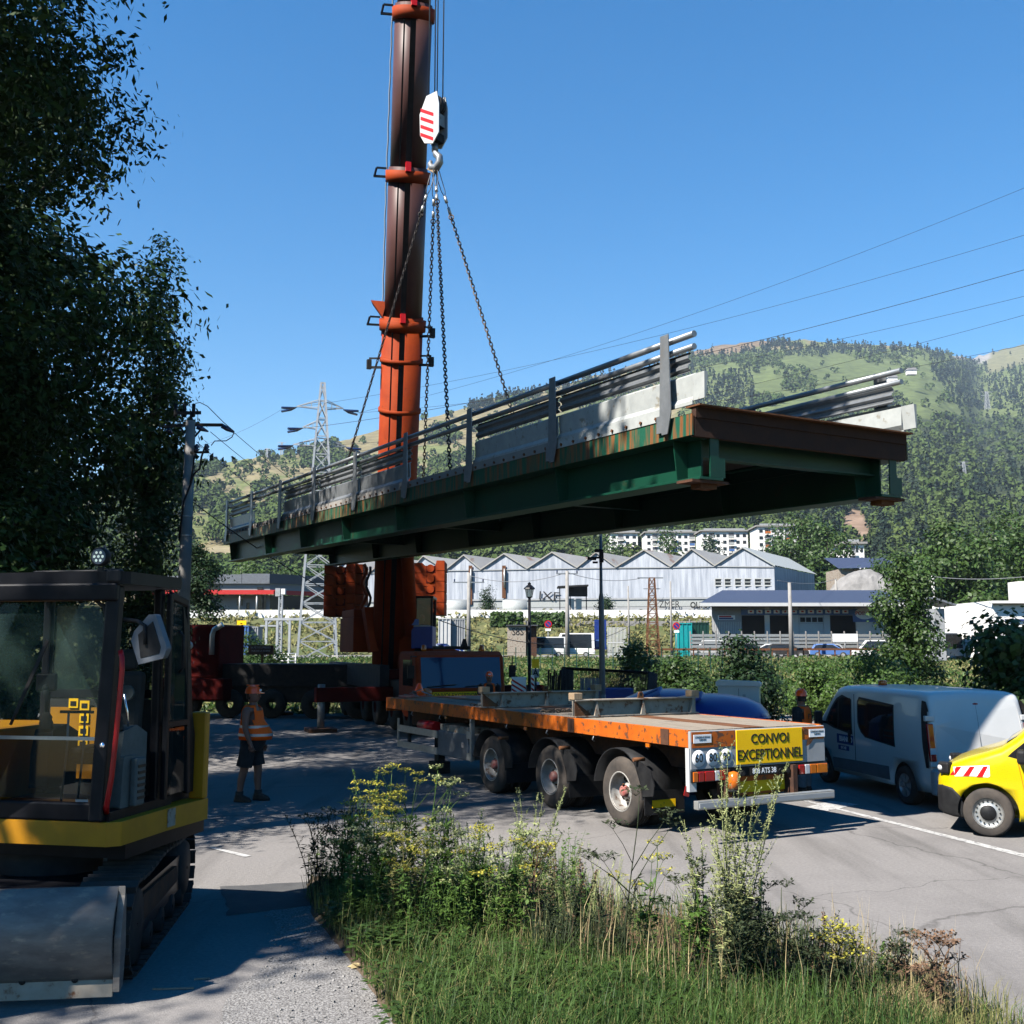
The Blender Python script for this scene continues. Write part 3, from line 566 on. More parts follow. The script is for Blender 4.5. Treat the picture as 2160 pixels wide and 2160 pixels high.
# grey modern building with red fascia
gb = thing('office_building', 'grey modern commercial building with a bright red fascia', 'building', (0, 0, 0)); YG = 176
zt, zm, zl, zg, zb = Z(1210, YG), Z(1231, YG), Z(1246, YG), Z(1255, YG), 7.4
xl, xc, xr = X(330, YG), X(567, YG), X(760, YG + 10); yr = YG + 13
def wallq(name, m, x0, y0, x1, y1, z0, z1, off=0): return MB().add([(x0, y0 - off, z0), (x1, y1 - off, z0), (x1, y1 - off, z1), (x0, y0 - off, z1)], [(0, 1, 2, 3)]).build(name, m, gb, fix=False)
for k in range(4):
    x0 = xl + (xc - xl) * k / 4; x1 = xl + (xc - xl) * (k + 1) / 4; MB().bx(x0 + .03, x1 - .03, YG, YG + .3, zm, zt - .12 * (3 - k)).build('cladding_panel', 'grey_paint', gb)
for k in range(3):
    t0, t1 = k / 3, (k + 1) / 3; wallq('cladding_panel', 'facade_dark', xc + (xr - xc) * t0 + .03, YG + (yr - YG) * t0, xc + (xr - xc) * t1 - .03, YG + (yr - YG) * t1, zm, zt)
wallq('upper_wall', 'facade_grey', xl, YG + .5, xc, YG + .5, zl, zm); wallq('upper_wall', 'facade_grey', xc, YG + .5, xr, yr + .5, zl, zm)
fs_ = MB().bx(xl, xc + 1.2, YG - 2.2, YG - 1.6, zg, zl).build('red_fascia', 'fascia_red', gb); MB().bar((xc + 1.2, YG - 1.9, (zg + zl) / 2), (xr, yr - 2, (zg + zl) / 2), .5, zl - zg).build('red_fascia', 'fascia_red', gb)
MB().bx(xl, xc + 1.2, YG - 1.6, YG + .6, zl - .25, zl - .02).build('canopy', 'concrete', gb)
wallq('lower_wall', 'facade_grey', xl, YG + .6, xc, YG + .6, zb, zg); wallq('lower_wall', 'window_dark', xc, YG + .6, xr, yr + .6, zb, zg)
for px0, px1, a, b in ((498, 510, 1263, 1277), (518, 524, 1271, 1286), (541, 559, 1256, 1286), (540, 552, 1238.5, 1243)): MB().bx(X(px0, YG), X(px1, YG), YG + .35, YG + .5, Z(b, YG), Z(a, YG)).build('window', 'window_dark', gb)
for k in range(8): MB().bx(X(404 + k * 7.2, YG), X(409.5 + k * 7.2, YG), YG + .3, YG + .48, Z(1244, YG), Z(1233.5, YG)).build('window', 'window_dark', gb)
for px0 in (505, 541): MB().tube((X(px0, YG - 1.9), YG - 1.9, zb), (X(px0, YG - 1.9), YG - 1.9, zg), .14, n=8).build('column', 'alu', gb)
# garage with canopy roof
ga = thing('garage_building', 'car repair garage with dark blue roof and four open bays', 'building', (0, 0, 0)); Yg = 130
gx0, gx1 = X(1502, Yg), X(1905, Yg); ze, zr, z0_ = Z(1274, Yg), Z(1259, Yg + 14), 1.5; zdt = Z(1298, Yg)
MB().add([(X(1476, Yg - 3), Yg - 3, ze), (gx1 + 2, Yg - 3, ze), (gx1 + 2, Yg + 14, zr + .9), (X(1525, Yg + 14), Yg + 14, zr + .9)], [(0, 1, 2, 3)]).add([(X(1476, Yg - 3), Yg - 3, ze - .35), (gx1 + 2, Yg - 3, ze - .35), (gx1 + 2, Yg + 1, ze - .33), (X(1504, Yg), Yg + 1, ze - .33)], [(0, 1, 2, 3)]).build('roof', 'roof_dark', ga, fix=False)
MB().bx(X(1476, Yg - 3), gx1 + 2, Yg - 3.12, Yg - 3, ze - .38, ze + .02).build('gutter', 'white_paint', ga)
doors = [(1564, 1613), (1623, 1668), (1684, 1737), (1750, 1805)]
sg = [(1502, 1564), (1613, 1623), (1668, 1684), (1737, 1750), (1805, 1905)]
for a, b in sg: MB().bx(X(a, Yg), X(b, Yg), Yg, Yg + .3, z0_, ze - .3).build('wall', 'white_paint' if a > 1510 else 'light_grey', ga)
for a, b in doors: MB().bx(X(a, Yg), X(b, Yg), Yg, Yg + .3, zdt, ze - .3).build('lintel', 'light_grey', ga)
MB().bx(gx0 + 2.4, gx1, Yg + 9, Yg + 9.3, z0_, ze).build('back_wall', 'facade_dark', ga); MB().bar((gx0 + .2, Yg + .3, (z0_ + ze) / 2), (gx0 + 2.6, Yg + 8.9, (z0_ + ze) / 2), .2, ze - z0_).build('side_wall', 'light_grey', ga)
for k in range(16): xx = X(1505 + k * 3.7, Yg); MB().bx(xx, xx + .07, Yg - .05, Yg, z0_, Z(1312, Yg)).build('rib', 'white_paint', ga)
sb_ = MB().bx(X(1563, Yg), X(1798, Yg), Yg - .12, Yg - .02, Z(1297, Yg), Z(1285.5, Yg)).build('sign_band', 'blue_light', ga)
for k in range(12):
    xx = X(1577 + k * 18.1, Yg); pl_ = MB().bx(xx, xx + .72, Yg - .16, Yg - .12, Z(1294, Yg), Z(1286.5, Yg)).build('pictogram_plate', 'white_print', ga)
    MB().box((xx + .36, Yg - .175, Z(1290, Yg)), (.3, .03, .18), (0, [0, .5, 0, .8, -.8, 0, 0, 0, 0, .6, 0, 0][k], 0)).build('pictogram', 'red_paint', pl_)
MB().bx(X(1798, Yg), X(1865, Yg), Yg - .12, Yg - .02, Z(1312, Yg), Z(1284, Yg)).build('sign_panel', 'blue_light', ga)
text('POINT S', 'sign_lettering', 'red_paint', ga, (X(1823, Yg), Yg - .14, Z(1294, Yg)), (R(90), 0, 0), .62, 1, .01, bold=.01)
MB().lathe([(.001, 0), (.95, 0)], 20, (0, 0, 0), 'Y').xf(Matrix.Translation((X(1823, Yg), Yg - .132, Z(1294, Yg))) @ Matrix.Diagonal((1.25, 1, .75, 1))).build('sign_oval', 'white_print', ga)
MB().bx(X(1514, Yg), X(1550, Yg), Yg - .06, Yg - .01, Z(1307, Yg), Z(1298, Yg)).build('sign_plate', 'white_print', ga); MB().bx(X(1516, Yg), X(1542, Yg), Yg - .09, Yg - .06, Z(1302, Yg), Z(1299, Yg)).build('sign_stripe', 'red_paint', ga); MB().bx(X(1516, Yg), X(1546, Yg), Yg - .09, Yg - .06, Z(1306, Yg), Z(1303, Yg)).build('sign_stripe', 'blue_paint', ga)
xa, xb = X(1684, Yg), X(1737, Yg)
for k in range(3): MB().bx(xa + .05, xb - .05, Yg + .05, Yg + .12, zdt - .95 - k * .95, zdt - .02 - k * .95).build('door_panel', 'white_paint', ga)
for k in range(4): MB().bx(xa + .2 + k * .72, xa + .78 + k * .72, Yg, Yg + .05, zdt - .8, zdt - .25).build('door_pane', 'window_dark', ga)
# slatted metal fence with posts in front of the garage
sf = thing('slat_fence', 'grey horizontal slat fence in front of the garage', 'fence', (0, 124, 0))
for k in range(17):
    p0 = 1455 + k * 27; x0, x1 = X(p0, 124), X(p0 + 27, 124)
    for j in range(6): MB().bx(x0 + .06, x1 - .06, -.03, .03, 1.75 + j * .42, 2.05 + j * .42).build('slat', 'alu', sf)
    MB().bx(x0 - .06, x0 + .06, -.08, .08, 1.5, 4.5).build('post', 'concrete', sf)
# rusty rail fence along the road
rf = thing('road_rail', 'rust brown guard rail along the near side of the road', 'guard rail', (0, 107, 0))
for k in range(14):
    p0 = 1395 + k * 33; x0 = X(p0, 107); MB().bx(x0 - .06, x0 + .06, -.06, .06, 1.4, 2.55).build('post', 'rust', rf); MB().bx(x0, X(p0 + 33, 107), -.12, -.06, 2.35, 2.55).build('rail', 'rust', rf)
# apartment blocks on the foot of the slope
def apartments(label, px0, px1, top, Y, side, floors=9, acc=None, base=1210):
    o = thing('apartment_block', label, 'apartment block', (0, 0, 0), 0, 'white apartment blocks under the mountain'); x0, x1 = X(px0, Y, top), X(px1, Y, top); zt_ = Z(top, Y); zb_ = Z(base, Y)
    MB().bx(x0, x1, Y, Y + 14, zb_, zt_ - .6).build('wall', 'wall_white', o); MB().bx(x0 - .8, x1 + .8, Y - .8, Y + 15, zt_ - .6, zt_).build('roof', 'concrete', o)
    MB().bx(x0 + 1, x1 - 1, Y + 1, Y + 1.2, zt_, zt_ + .8).build('roof_rail', 'light_grey', o)
    fh = 2.75; n = max(4, int((x1 - x0) / 2.6))
    for f in range(floors):
        z = zt_ - 2.9 - f * fh
        if z < zb_: break
        for k in range(n):
            xa = x0 + (x1 - x0) * (k + .22) / n; xb = x0 + (x1 - x0) * (k + .72) / n; bal = k % 3 == 1
            if bal:
                b = MB().bx(xa - .4, xb + .4, Y - .14, Y - .02, z - .3, z + 1.7).build('balcony', 'facade_dark', o); MB().bx(xa - .4, xb + .4, Y - 1.0, Y - .85, z - .5, z + .45).build('railing', ['panel_white', acc or 'light_grey', 'blue_light', acc or 'panel_white'][(f * 3 + k) % 4], b)
            else: MB().bx(xa, xb, Y - .1, Y - .02, z, z + 1.25).build('window', 'window_dark', o)
apartments('half hidden white apartment block beside the camera pole', 1288, 1345, 1122, 470, 0)
apartments('white apartment block with a green roof rail left of the middle', 1362, 1466, 1121, 455, 0)
apartments('white apartment block standing in the middle of the row', 1480, 1577, 1118, 440, 0)
apartments('tallest white apartment block with orange balconies', 1598, 1682, 1108, 425, 0, 10, 'amber_lamp')
apartments('low white block half hidden by trees under the bare slope', 1782, 1822, 1143, 300, 0, 5)
bh = thing('blue_roof_house', 'building with a dark blue sheet roof behind the rubble heap', 'house', (0, 0, 0)); Yb_ = 178
MB().add([(X(1772, Yb_), Yb_, Z(1199, Yb_)), (X(1892, Yb_), Yb_ - 4, Z(1199, Yb_)), (X(1905, Yb_), Yb_ + 9, Z(1176, Yb_ + 9)), (X(1775, Yb_), Yb_ + 9, Z(1177, Yb_ + 9))], [(0, 1, 2, 3)]).build('roof', 'roof_dark', bh, fix=False)
MB().bx(X(1775, Yb_), X(1890, Yb_), Yb_ + .5, Yb_ + 8, 7, Z(1200, Yb_)).build('wall', 'cream_rust', bh)
hp = MB(); rs = np.random.default_rng(5); c0 = P(1825, 1215, 168)
hp.grid(lambda u, v: (c0.x + (u - .5) * 13, 168 + (v - .5) * 10, 8 + 6.2 * math.sin(math.pi * u) ** .5 * math.sin(math.pi * v) ** .6 + .9 * float(fbm(u * 9, v * 9))), 26, 18, False)
one(hp, 'rubble_heap', 'rock', 'grey rubble heap below the blue roof', 'rubble heap')
tk = MB(); tk.grid(lambda u, v: (X(1760, 150) + u * 16, 152 + v * 12, 1.5 + 9.5 * min(1, v * 1.6) * math.sin(math.pi * (.12 + .76 * u)) ** .4), 16, 8)
one(tk, 'grass_bank', 'grass_dry', 'dry grass bank behind the garage roof', 'bank')
wh = thing('white_house', 'plain white flat building at the right edge', 'house', (0, 0, 0)); Yw = 85
MB().bx(X(2095, Yw), X(2300, Yw), Yw, Yw + 12, 1, Z(1267, Yw)).build('wall', 'wall_white', wh); MB().bx(X(2087, Yw), X(2300, Yw), Yw - .6, Yw, Z(1273, Yw), Z(1269, Yw)).build('canopy', 'wall_white', wh); MB().bx(X(2118, Yw), X(2300, Yw), Yw - .15, Yw - .02, Z(1309, Yw), Z(1306, Yw)).build('stripe', 'blue_paint', wh)
MB().bx(X(2118, Yw), X(2300, Yw), Yw - .1, Yw - .02, 1.6, Z(1322, Yw)).build('shop_window', 'window_dark', wh); ch = MB().bx(X(2153, Yw + 3), X(2200, Yw + 3), Yw + 3, Yw + 5, Z(1267, Yw + 3), Z(1226, Yw + 3)).build('chimney', 'wall_white', wh)
sh_ = thing('shed', 'small pale shed with slanted roof under the garden trees', 'shed', (0, 0, 0)); Ys = 88
MB().bx(X(1970, Ys), X(1992, Ys), Ys, Ys + 3, 1.2, Z(1284, Ys)).build('wall', 'light_grey', sh_); MB().bar((X(1960, Ys), Ys + 1, Z(1262, Ys)), (X(2008, Ys), Ys + 1, Z(1277, Ys)), 4, .15).build('roof', 'grey_paint', sh_)
# small huts, containers, signs
gh = thing('graffiti_hut', 'small flat hut with graffiti in front of the ivy', 'hut', (0, 0, 0)); Yh = 112
MB().bx(X(1070, Yh), X(1109, Yh), Yh, Yh + 3, 1.3, Z(1320, Yh)).build('wall', 'cream_rust', gh); MB().bx(X(1109, Yh) + .02, X(1132, Yh), Yh + .4, Yh + 3, 1.3, Z(1320, Yh)).build('side_wall', 'rust_dark', gh); MB().bx(X(1068, Yh), X(1135, Yh), Yh - .3, Yh + 3.2, Z(1320, Yh), Z(1318, Yh)).build('roof', 'facade_dark', gh)
text('S8S', 'graffiti', 'steel_dark', gh, (X(1092, Yh), Yh - .02, Z(1333, Yh)), (R(90), 0, 0), 1.1, .8, .006)
def container(name, label, px0, px1, t, b, Y, m, nr=6):
    o = thing(name, label, 'container', (0, 0, 0)); x0, x1 = X(px0, Y), X(px1, Y); z0, z1 = Z(b, Y), Z(t, Y); z0 = min(z0, float(Zt(Y)) + .05)
    MB().bx(x0, x1, Y, Y + 2.4, z0, z1).build('body', m, o)
    for k in range(nr + 1): xx = x0 + (x1 - x0) * k / nr; MB().bx(xx - .05, xx + .05, Y - .08, Y - .005, z0, z1).build('rib', m, o)
    MB().bx(x0 - .06, x1 + .06, Y - .1, Y + 2.5, z1, z1 + .12).build('rim', m, o); return o
container('waste_container', 'bright turquoise waste container beside the no parking sign', 1430, 1458, 1316, 1348, 127, 'teal', 3)
container('waste_container', 'dark green waste container right of the turquoise one', 1459, 1494, 1315, 1345, 128.5, 'green_dark', 5)
container('storage_container', 'white storage container by the parked cars', 926, 950, 1306, 1336, 118, 'white_paint', 3); container('storage_container', 'grey barred storage cage beside the white container', 951, 980, 1307, 1337, 118.5, 'light_grey', 6)
container('storage_container', 'blue box standing behind the lattice tower', 503, 525, 1322, 1350, 120, 'blue_light', 4); container('storage_container', 'pale grey box right of the blue box', 526, 545, 1324, 1350, 121, 'light_grey', 4)
tk_ = thing('storage_tank', 'rounded rusty white storage tank before the factory wall', 'tank', (0, 0, 0)); Yt = 171
MB().lathe([(.01, X(1060, Yt)), (1.5, X(1060, Yt)), (1.5, X(1112, Yt)), (.01, X(1112, Yt))], 18, (0, Yt, 8.6), 'X').build('shell', 'panel_white', tk_)
for px in (1068, 1102): MB().bx(X(px, Yt), X(px + 3, Yt), Yt - .9, Yt + .9, 7.4, 8).build('support', 'concrete', tk_)
tk2 = copy_tree(tk_); tk2.location = (-9.6, .4, 0); tk2['label'] = 'rounded rusty tank behind the crane counterweight'
ts = thing('transformer_shelter', 'dark open shelter over white transformer boxes', 'shelter', (0, 0, 0)); Yt = 170
MB().bar((X(1176, Yt), Yt, Z(1239, Yt)), (X(1240, Yt), Yt, Z(1236, Yt)), 4, .25).build('roof', 'steel_dark', ts); MB().bx(X(1198, Yt), X(1240, Yt), Yt + .5, Yt + .7, Z(1258, Yt), Z(1238, Yt)).build('apron', 'steel_dark', ts)
for px in (1180, 1202, 1236): MB().bx(X(px, Yt), X(px, Yt) + .15, Yt - .1, Yt + .1, 7.4, Z(1239, Yt)).build('post', 'steel_dark', ts)
for px in (1200, 1216): MB().bx(X(px, Yt), X(px + 12, Yt), Yt + 1, Yt + 2.5, 7.5, Z(1262, Yt)).build('cabinet', 'white_paint', ts)
def ivy(name, label, px0, px1, t, b, Y, seed):
    n = 1600; rs = np.random.default_rng(seed); C = np.stack([rs.uniform(X(px0, Y), X(px1, Y), n), Y + rs.normal(0, .25, n), Z(b, Y) + (Z(t, Y) - Z(b, Y)) * rs.random(n) ** .8 * (.85 + .3 * rs.random(n))], 1)
    V, F = leafquads(C, np.tile((0, -1, .4), (n, 1)), .6, .4, rs); tag(raw(name, V, F, 'leaf_mid'), label, 'ivy')
ivy('ivy', 'green ivy mass on the fence left of the street lantern', 1036, 1102, 1295, 1322, 152, 1); ivy('ivy', 'green ivy mass on the fence right of the street lantern', 1118, 1192, 1295, 1322, 152, 2)
def pole(name, label, px, py0, py1, Y, r, m, arms=(), ins=True, cat='pole'):
    o = thing(name, label, cat, (X(px, Y, py0), Y, min(Z(py1, Y), float(Zt(Y))))); zb = o.location.z; h = Z(py0, Y) - zb
    MB().tube((0, 0, -.1), (0, 0, h), r * 1.25, r * .8, 10).build('shaft', m, o)
    for z, l in arms:
        a = MB().bar((-l, 0, h - z), (l, 0, h - z), .12).build('crossarm', 'steel_galv', o)
        if ins:
            for s in (-1, 0, 1): MB().lathe([(.02, 0), (.09, .05), (.05, .12), (.09, .18), (.04, .3)], 8, (s * l * .92, 0, h - z + .06)).build('insulator', 'glass_blue', a)
    return o
pole('utility_pole', 'pale concrete utility pole left of the street lantern', 989, 1208, 1346, 110, .2, 'concrete', ((1.0, 1.6),)); pole('utility_pole', 'pale concrete utility pole right of the street lantern', 1196, 1204, 1352, 108, .2, 'concrete', ((.3, 1.1),)); pole('utility_pole', 'thin pole left of the rusty lattice mast', 1325, 1236, 1318, 150, .14, 'concrete'); pole('utility_pole', 'thin pole right of the rusty lattice mast', 1414, 1226, 1318, 150, .14, 'concrete'); pole('utility_pole', 'pale round pole in front of the garage bays', 1665, 1229, 1383, 106, .2, 'concrete'); pole('utility_pole', 'short pole above the right end of the garage roof', 1763, 1221, 1262, 150, .2, 'concrete'); pole('utility_pole', 'weathered wooden pole behind the excavator roof', 291, 1120, 1400, 40, .14, 'wood_plank'); pole('utility_pole', 'white pole in front of the trees at the right', 1967, 1215, 1290, 95, .14, 'wall_white')
def road_sign(label, px, t, b, Y, kind):
    o = thing('road_sign', label, 'road sign', (X(px, Y), Y, float(Zt(Y)))); zc = Z(t, Y) - o.location.z - .4; MB().tube((0, 0, 0), (0, 0, zc), .04, n=6).build('post', 'steel_galv', o)
    if kind: MB().lathe([(.001, -.1), (.42, -.1)], 16, (0, 0, zc), 'Y').build('disc', 'red_paint', o); MB().lathe([(.001, -.115), (.31, -.115)], 16, (0, 0, zc), 'Y').build('field', 'blue_paint', o); MB().box((0, -.125, zc), (.62, .01, .09), (0, R(45), 0)).build('slash', 'red_paint', o); MB().bx(-.3, .3, -.12, -.1, zc - .75, zc - .5).build('plate', 'white_print', o)
    else: MB().bx(-1.3, 1.3, -.1, -.05, zc - .4, zc + .4).build('plate', 'white_print', o)
road_sign('round no parking sign beside the turquoise container', 1426, 1313, 1348, 122, 1); road_sign('round no parking sign right of the ivy and hut', 1156, 1309, 1350, 120, 1); road_sign('blank white board on a post before the fourth garage bay', 1780, 1337, 1380, 112, 0)
bb = thing('billboard', 'blue advertising board partly behind the camera pole', 'billboard', (X(1266, 118), 118, 1.5)); MB().bx(-.65, .65, -.08, .08, .9, Z(1307, 118) - 1.5).build('panel', 'blue_paint', bb); MB().bx(-.5, .5, -.1, -.08, 1.2, 2.0).build('poster_field', 'blue_light', bb); MB().bx(-.07, .07, -.06, .06, 0, .9).build('post', 'steel_dark', bb)
gt = thing('white_gate', 'white picket gate right of the camera pole', 'gate', (0, 116, 1.5))
for k in range(14): x0 = X(1281 + k * 2.9, 116); MB().bx(x0, x0 + .08, -.03, .03, .1, Z(1323, 116) - 1.5).build('picket', 'white_paint', gt)
for z in (.35, 1.6): MB().bx(X(1280, 116), X(1322, 116), -.05, -.03, z, z + .1).build('rail', 'white_paint', gt)
# ---------------------------------------------------------------- parked cars
def small_car(label, loc, rz, m, L=4.0, wd=1.7, h=1.45, van=False, name='parked_car'):
    o = thing(name, label, 'car', loc, rz, 'cars parked by the garage'); W2 = wd / 2
    lo = [(-L / 2, .35), (-L / 2, .75), (-L / 2 + .1, .92), (-L * .2, .98), (L * .3, .95), (L * .44, .88), (L / 2, .7), (L / 2, .35)]
    b = MB(); n = len(lo)
    for y, s in ((-W2, .93), (-W2 * .93, 1), (W2 * .93, 1), (W2, .93)): b.v += [(p[0] * s, y, .35 + (p[1] - .35) * (s if p[1] > .5 else 1)) for p in lo]
    for j in range(3):
        for i in range(n): b.f.append((j * n + i, j * n + (i + 1) % n, (j + 1) * n + (i + 1) % n, (j + 1) * n + i)); b.sm.append(False)
    b.f += [tuple(range(n)), tuple(range(3 * n, 4 * n))]; b.sm += [False] * 2; bd = b.build('body', m, o, .03)
    cab = [(-L * .46, .95), (-L * .40, h - .08), (-L * .32, h), (L * .08, h), (L * .26, .95)] if not van else [(-L * .49, .95), (-L * .48, h), (L * .22, h), (L * .36, .95)]
    c = MB(); n = len(cab)
    for y, s in ((-W2 * .95, 0), (W2 * .95, 0)): c.v += [(p[0], y * (1 if p[1] < 1 else .8), p[1]) for p in cab]
    c.f += [tuple(range(n)), tuple(range(n, 2 * n))] + [(i, (i + 1) % n, n + (i + 1) % n, n + i) for i in range(n)]; c.sm += [False] * (n + 2); c.build('roof', m, o, .04)
    for s in (-1, 1):
        q = []
        for (x, z) in cab: q.append((x * .86 + L * -.01, s * (W2 * (.95 if z < 1 else .8) + .012), z if z < 1 else z - .1))
        w_ = MB().add([(p[0], p[1], p[2] + (.06 if p[2] < 1 else 0)) for p in q], [tuple(range(n))]).build('side_window', 'window_dark', o, fix=False)
    f0, f1 = cab[-1], cab[-2]; MB().add([(f0[0] - .01, -W2 * .8, f0[1] + .06), (f0[0] - .01, W2 * .8, f0[1] + .06), (f1[0] + .06, W2 * .68, f1[1] - .07), (f1[0] + .06, -W2 * .68, f1[1] - .07)], [(0, 1, 2, 3)]).build('windscreen', 'window_dark', o, fix=False)
    for sx in (-.31, .31):
        for s in (-1, 1): wl = MB().lathe([(.01, -.1), (.2, -.1), (.31, -.09), (.31, .09), (.2, .1), (.01, .1)], 14, (sx * L, s * (W2 - .06), .31), 'Y').build('wheel', 'rubber', o); MB().lathe([(.01, s * .11), (.19, s * .11)], 10, (sx * L, s * (W2 - .06), .31), 'Y').build('rim', 'alu', wl)
    for s in (-1, 1): MB().box((L / 2 - .05, s * W2 * .7, .74), (.12, .3, .14)).build('headlight', 'lens_white', o); MB().box((-L / 2 + .04, s * W2 * .75, .8), (.1, .22, .18)).build('tail_light', 'red_lamp', o)
def ca(px, Y, z=1.56): return (X(px, Y, 1375), Y, z)
small_car('pale blue hatchback parked right of the round pole', ca(1752, 110), R(-18), 'blue_light', 4.0); small_car('dark car parked behind the bush left of the round pole', ca(1580, 112), R(10), 'black_paint', 4.2); small_car('black car parked left of the pale blue hatchback', ca(1660, 111), R(-12), 'steel_dark', 4.3); small_car('white pickup van parked behind the fence', ca(1500, 127), R(170), 'white_paint', 4.6, van=True, h=1.9); small_car('white car between the black cars in front of the garage', ca(1622, 116), R(165), 'white_paint', 4.2); small_car('pale car parked behind the pale blue hatchback', ca(1740, 121), R(180), 'light_grey', 4.1)
small_car('bright red car at the left end of the parked row', ca(878, 100), R(150), 'red_paint', 4.0); small_car('white fronted car with blue bonnet in the parked row', ca(906, 101), R(-20), 'white_paint', 4.0); small_car('dark blue estate car in the parked row by the hut', ca(930, 103), R(-15), 'blue_paint', 4.4); small_car('white delivery van parked right of the graffiti hut', ca(1150, 116), R(170), 'white_paint', 5.0, van=True, h=2.2, name='delivery_van'); small_car('white box van beside the concrete pole', ca(1205, 117), R(175), 'wall_white', 5.2, van=True, h=2.6, name='delivery_van'); small_car('white van half hidden behind the hedge at the right', ca(1990, 92), R(175), 'white_paint', 5.2, van=True, h=2.3, name='delivery_van'); small_car('white pickup parked at the right end of the garage', ca(1850, 108), R(160), 'white_paint', 4.8, van=True, h=1.8)
# ---------------------------------------------------------------- lattice towers
def lattice(par, h, w0, w1, n, m, r, dz0=0, waist=None):
    def wd(t): return (w0 + (waist[1] - w0) * t / waist[0]) if waist and t < waist[0] else (waist[1] + (w1 - waist[1]) * (t - waist[0]) / (1 - waist[0]) if waist else w0 + (w1 - w0) * t)
    ts = [1 - (1 - i / n) ** 1.0 for i in range(n + 1)]; C = [(-1, -1), (1, -1), (1, 1), (-1, 1)]
    for cx, cy in C:
        mb = MB()
        for i in range(n): a, b = wd(ts[i]) / 2, wd(ts[i + 1]) / 2; mb.bar((cx * a, cy * a, ts[i] * h), (cx * b, cy * b, ts[i + 1] * h), r * 2)
        mb.build('leg', m, par)
    for i in range(n):
        a, b = wd(ts[i]) / 2, wd(ts[i + 1]) / 2; mb = MB()
        for k in range(4):
            p, q = C[k], C[(k + 1) % 4]
            mb.bar((p[0] * a, p[1] * a, ts[i] * h), (q[0] * b, q[1] * b, ts[i + 1] * h), r).bar((q[0] * a, q[1] * a, ts[i] * h), (p[0] * b, p[1] * b, ts[i + 1] * h), r).bar((p[0] * b, p[1] * b, ts[i + 1] * h), (q[0] * b, q[1] * b, ts[i + 1] * h), r)
        mb.build('bracing', m, par)
YP = 95; pb = P(667, 1388, YP); py = thing('lattice_pylon', 'tall white lattice electricity pylon behind the crane', 'pylon', (X(670, YP), YP, float(Zt(YP))), R(12)); ph = Z(808, YP) - py.location.z
pm('pylon_white', (.62, .64, .66), (.5, .52, .54), 2, .5, .2)
lattice(py, ph, 3.4, .32, 15, 'pylon_white', .085, waist=(.72, 1.35))
WIRE_ENDS = []
for t, l, r_ in ((.905, 2.3, 1.9), (.83, 1.7, 0), (.765, 2.5, 2.2)):
    a = MB()
    for s, ll in ((-1, l), (1, r_)):
        if not ll: continue
        for yy in (-.4, .4):
            for zz in (0, .7): a.bar((s * .4, yy, t * ph + zz), (s * ll, 0, t * ph + .1), .07)
            for k in (.3, .6): a.bar((s * (.4 + (ll - .4) * k), yy * (1 - k), t * ph + .1 * k), (s * (.4 + (ll - .4) * k), yy * (1 - k), t * ph + .7 - .6 * k), .05)
    ao = a.build('crossarm', 'pylon_white', py)
    for s, ll in ((-1, l), (1, r_)):
        if ll:
            for dy in (-1, 1): MB().path([(s * ll, 0, t * ph), (s * (ll + .5), dy * .3, t * ph - .15), (s * (ll + 1.3), dy * .8, t * ph - .25)], [.05, .13, .11], 6).build('insulator', 'glass_blue', ao)
            WIRE_ENDS.append(py.location + Matrix.Rotation(R(12), 3, 'Z') @ Vector((s * (ll + 1.3), 0, t * ph - .25)))
for cx in (-1, 1):
    for cy in (-1, 1): MB().lathe([(.4, -.3), (.4, .45), (.01, .45)], 10, (cx * 1.7, cy * 1.7, 0)).build('footing', 'concrete', py)
ms_ = thing('rusty_mast', 'rusty brown lattice mast standing in the field', 'mast', (X(1376, 112), 112, 1.5)); lattice(ms_, Z(1219, 112) - 1.5, 1.35, .55, 9, 'rust', .05); MB().bar((-1.5, 0, Z(1219, 112) - 1.5), (1.2, 0, Z(1219, 112) - 1.5), .12).build('crossarm', 'steel_galv', ms_); MB().bar((-.9, 0, Z(1242, 112) - 1.5), (.9, 0, Z(1242, 112) - 1.5), .08).build('crossarm', 'steel_galv', ms_)
for lab, px, t, b, r0 in (('small far pylon on the ridge left of the white pylon', 594, 933, 958, 1300), ('tiny far pylon on the left ridge', 563, 946, 963, 1300), ('far pylon on the wooded slope at the right', 2034, 974, 1005, 900), ('far pylon on the upper right slope', 2083, 826, 862, 1300)):
    o = thing('far_pylon', lab, 'pylon', P(px, b + 2, r0)); h = P(px, t, r0).z - o.location.z; lattice(o, h, h * .22, h * .1, 5, 'pylon_white', .16 * r0 / 900); a = MB()
    for z in (.78, .98): a.bar((-h * .32, 0, h * z), (h * .32, 0, h * z), .25 * r0 / 900)
    a.build('crossarm', 'pylon_white', o)
# gantry and pipe frame left of the pylon, small railing
gn = thing('portal_frame', 'white steel portal frame beside the lattice pylon', 'frame', (0, 84, 1.2)); Yq = 84
for px in (563, 586, 612): MB().bar((X(px, Yq), 0, 0), (X(px, Yq), 0, Z(1306, Yq) - 1.2), .18).build('post', 'pylon_white', gn)
MB().bar((X(558, Yq), 0, Z(1306, Yq) - 1.2), (X(640, Yq), 0, Z(1306, Yq) - 1.2), .2).build('beam', 'pylon_white', gn); MB().bar((X(550, Yq), 0, Z(1320, Yq) - 1.2), (X(590, Yq), 0, Z(1320, Yq) - 1.2), .12).build('beam', 'pylon_white', gn)
for px, s in ((566, 1), (589, 1), (609, -1)): MB().bar((X(px, Yq), 0, Z(1316, Yq) - 1.2), (X(px + 8 * s, Yq), 0, Z(1308, Yq) - 1.2), .12).build('brace', 'pylon_white', gn)
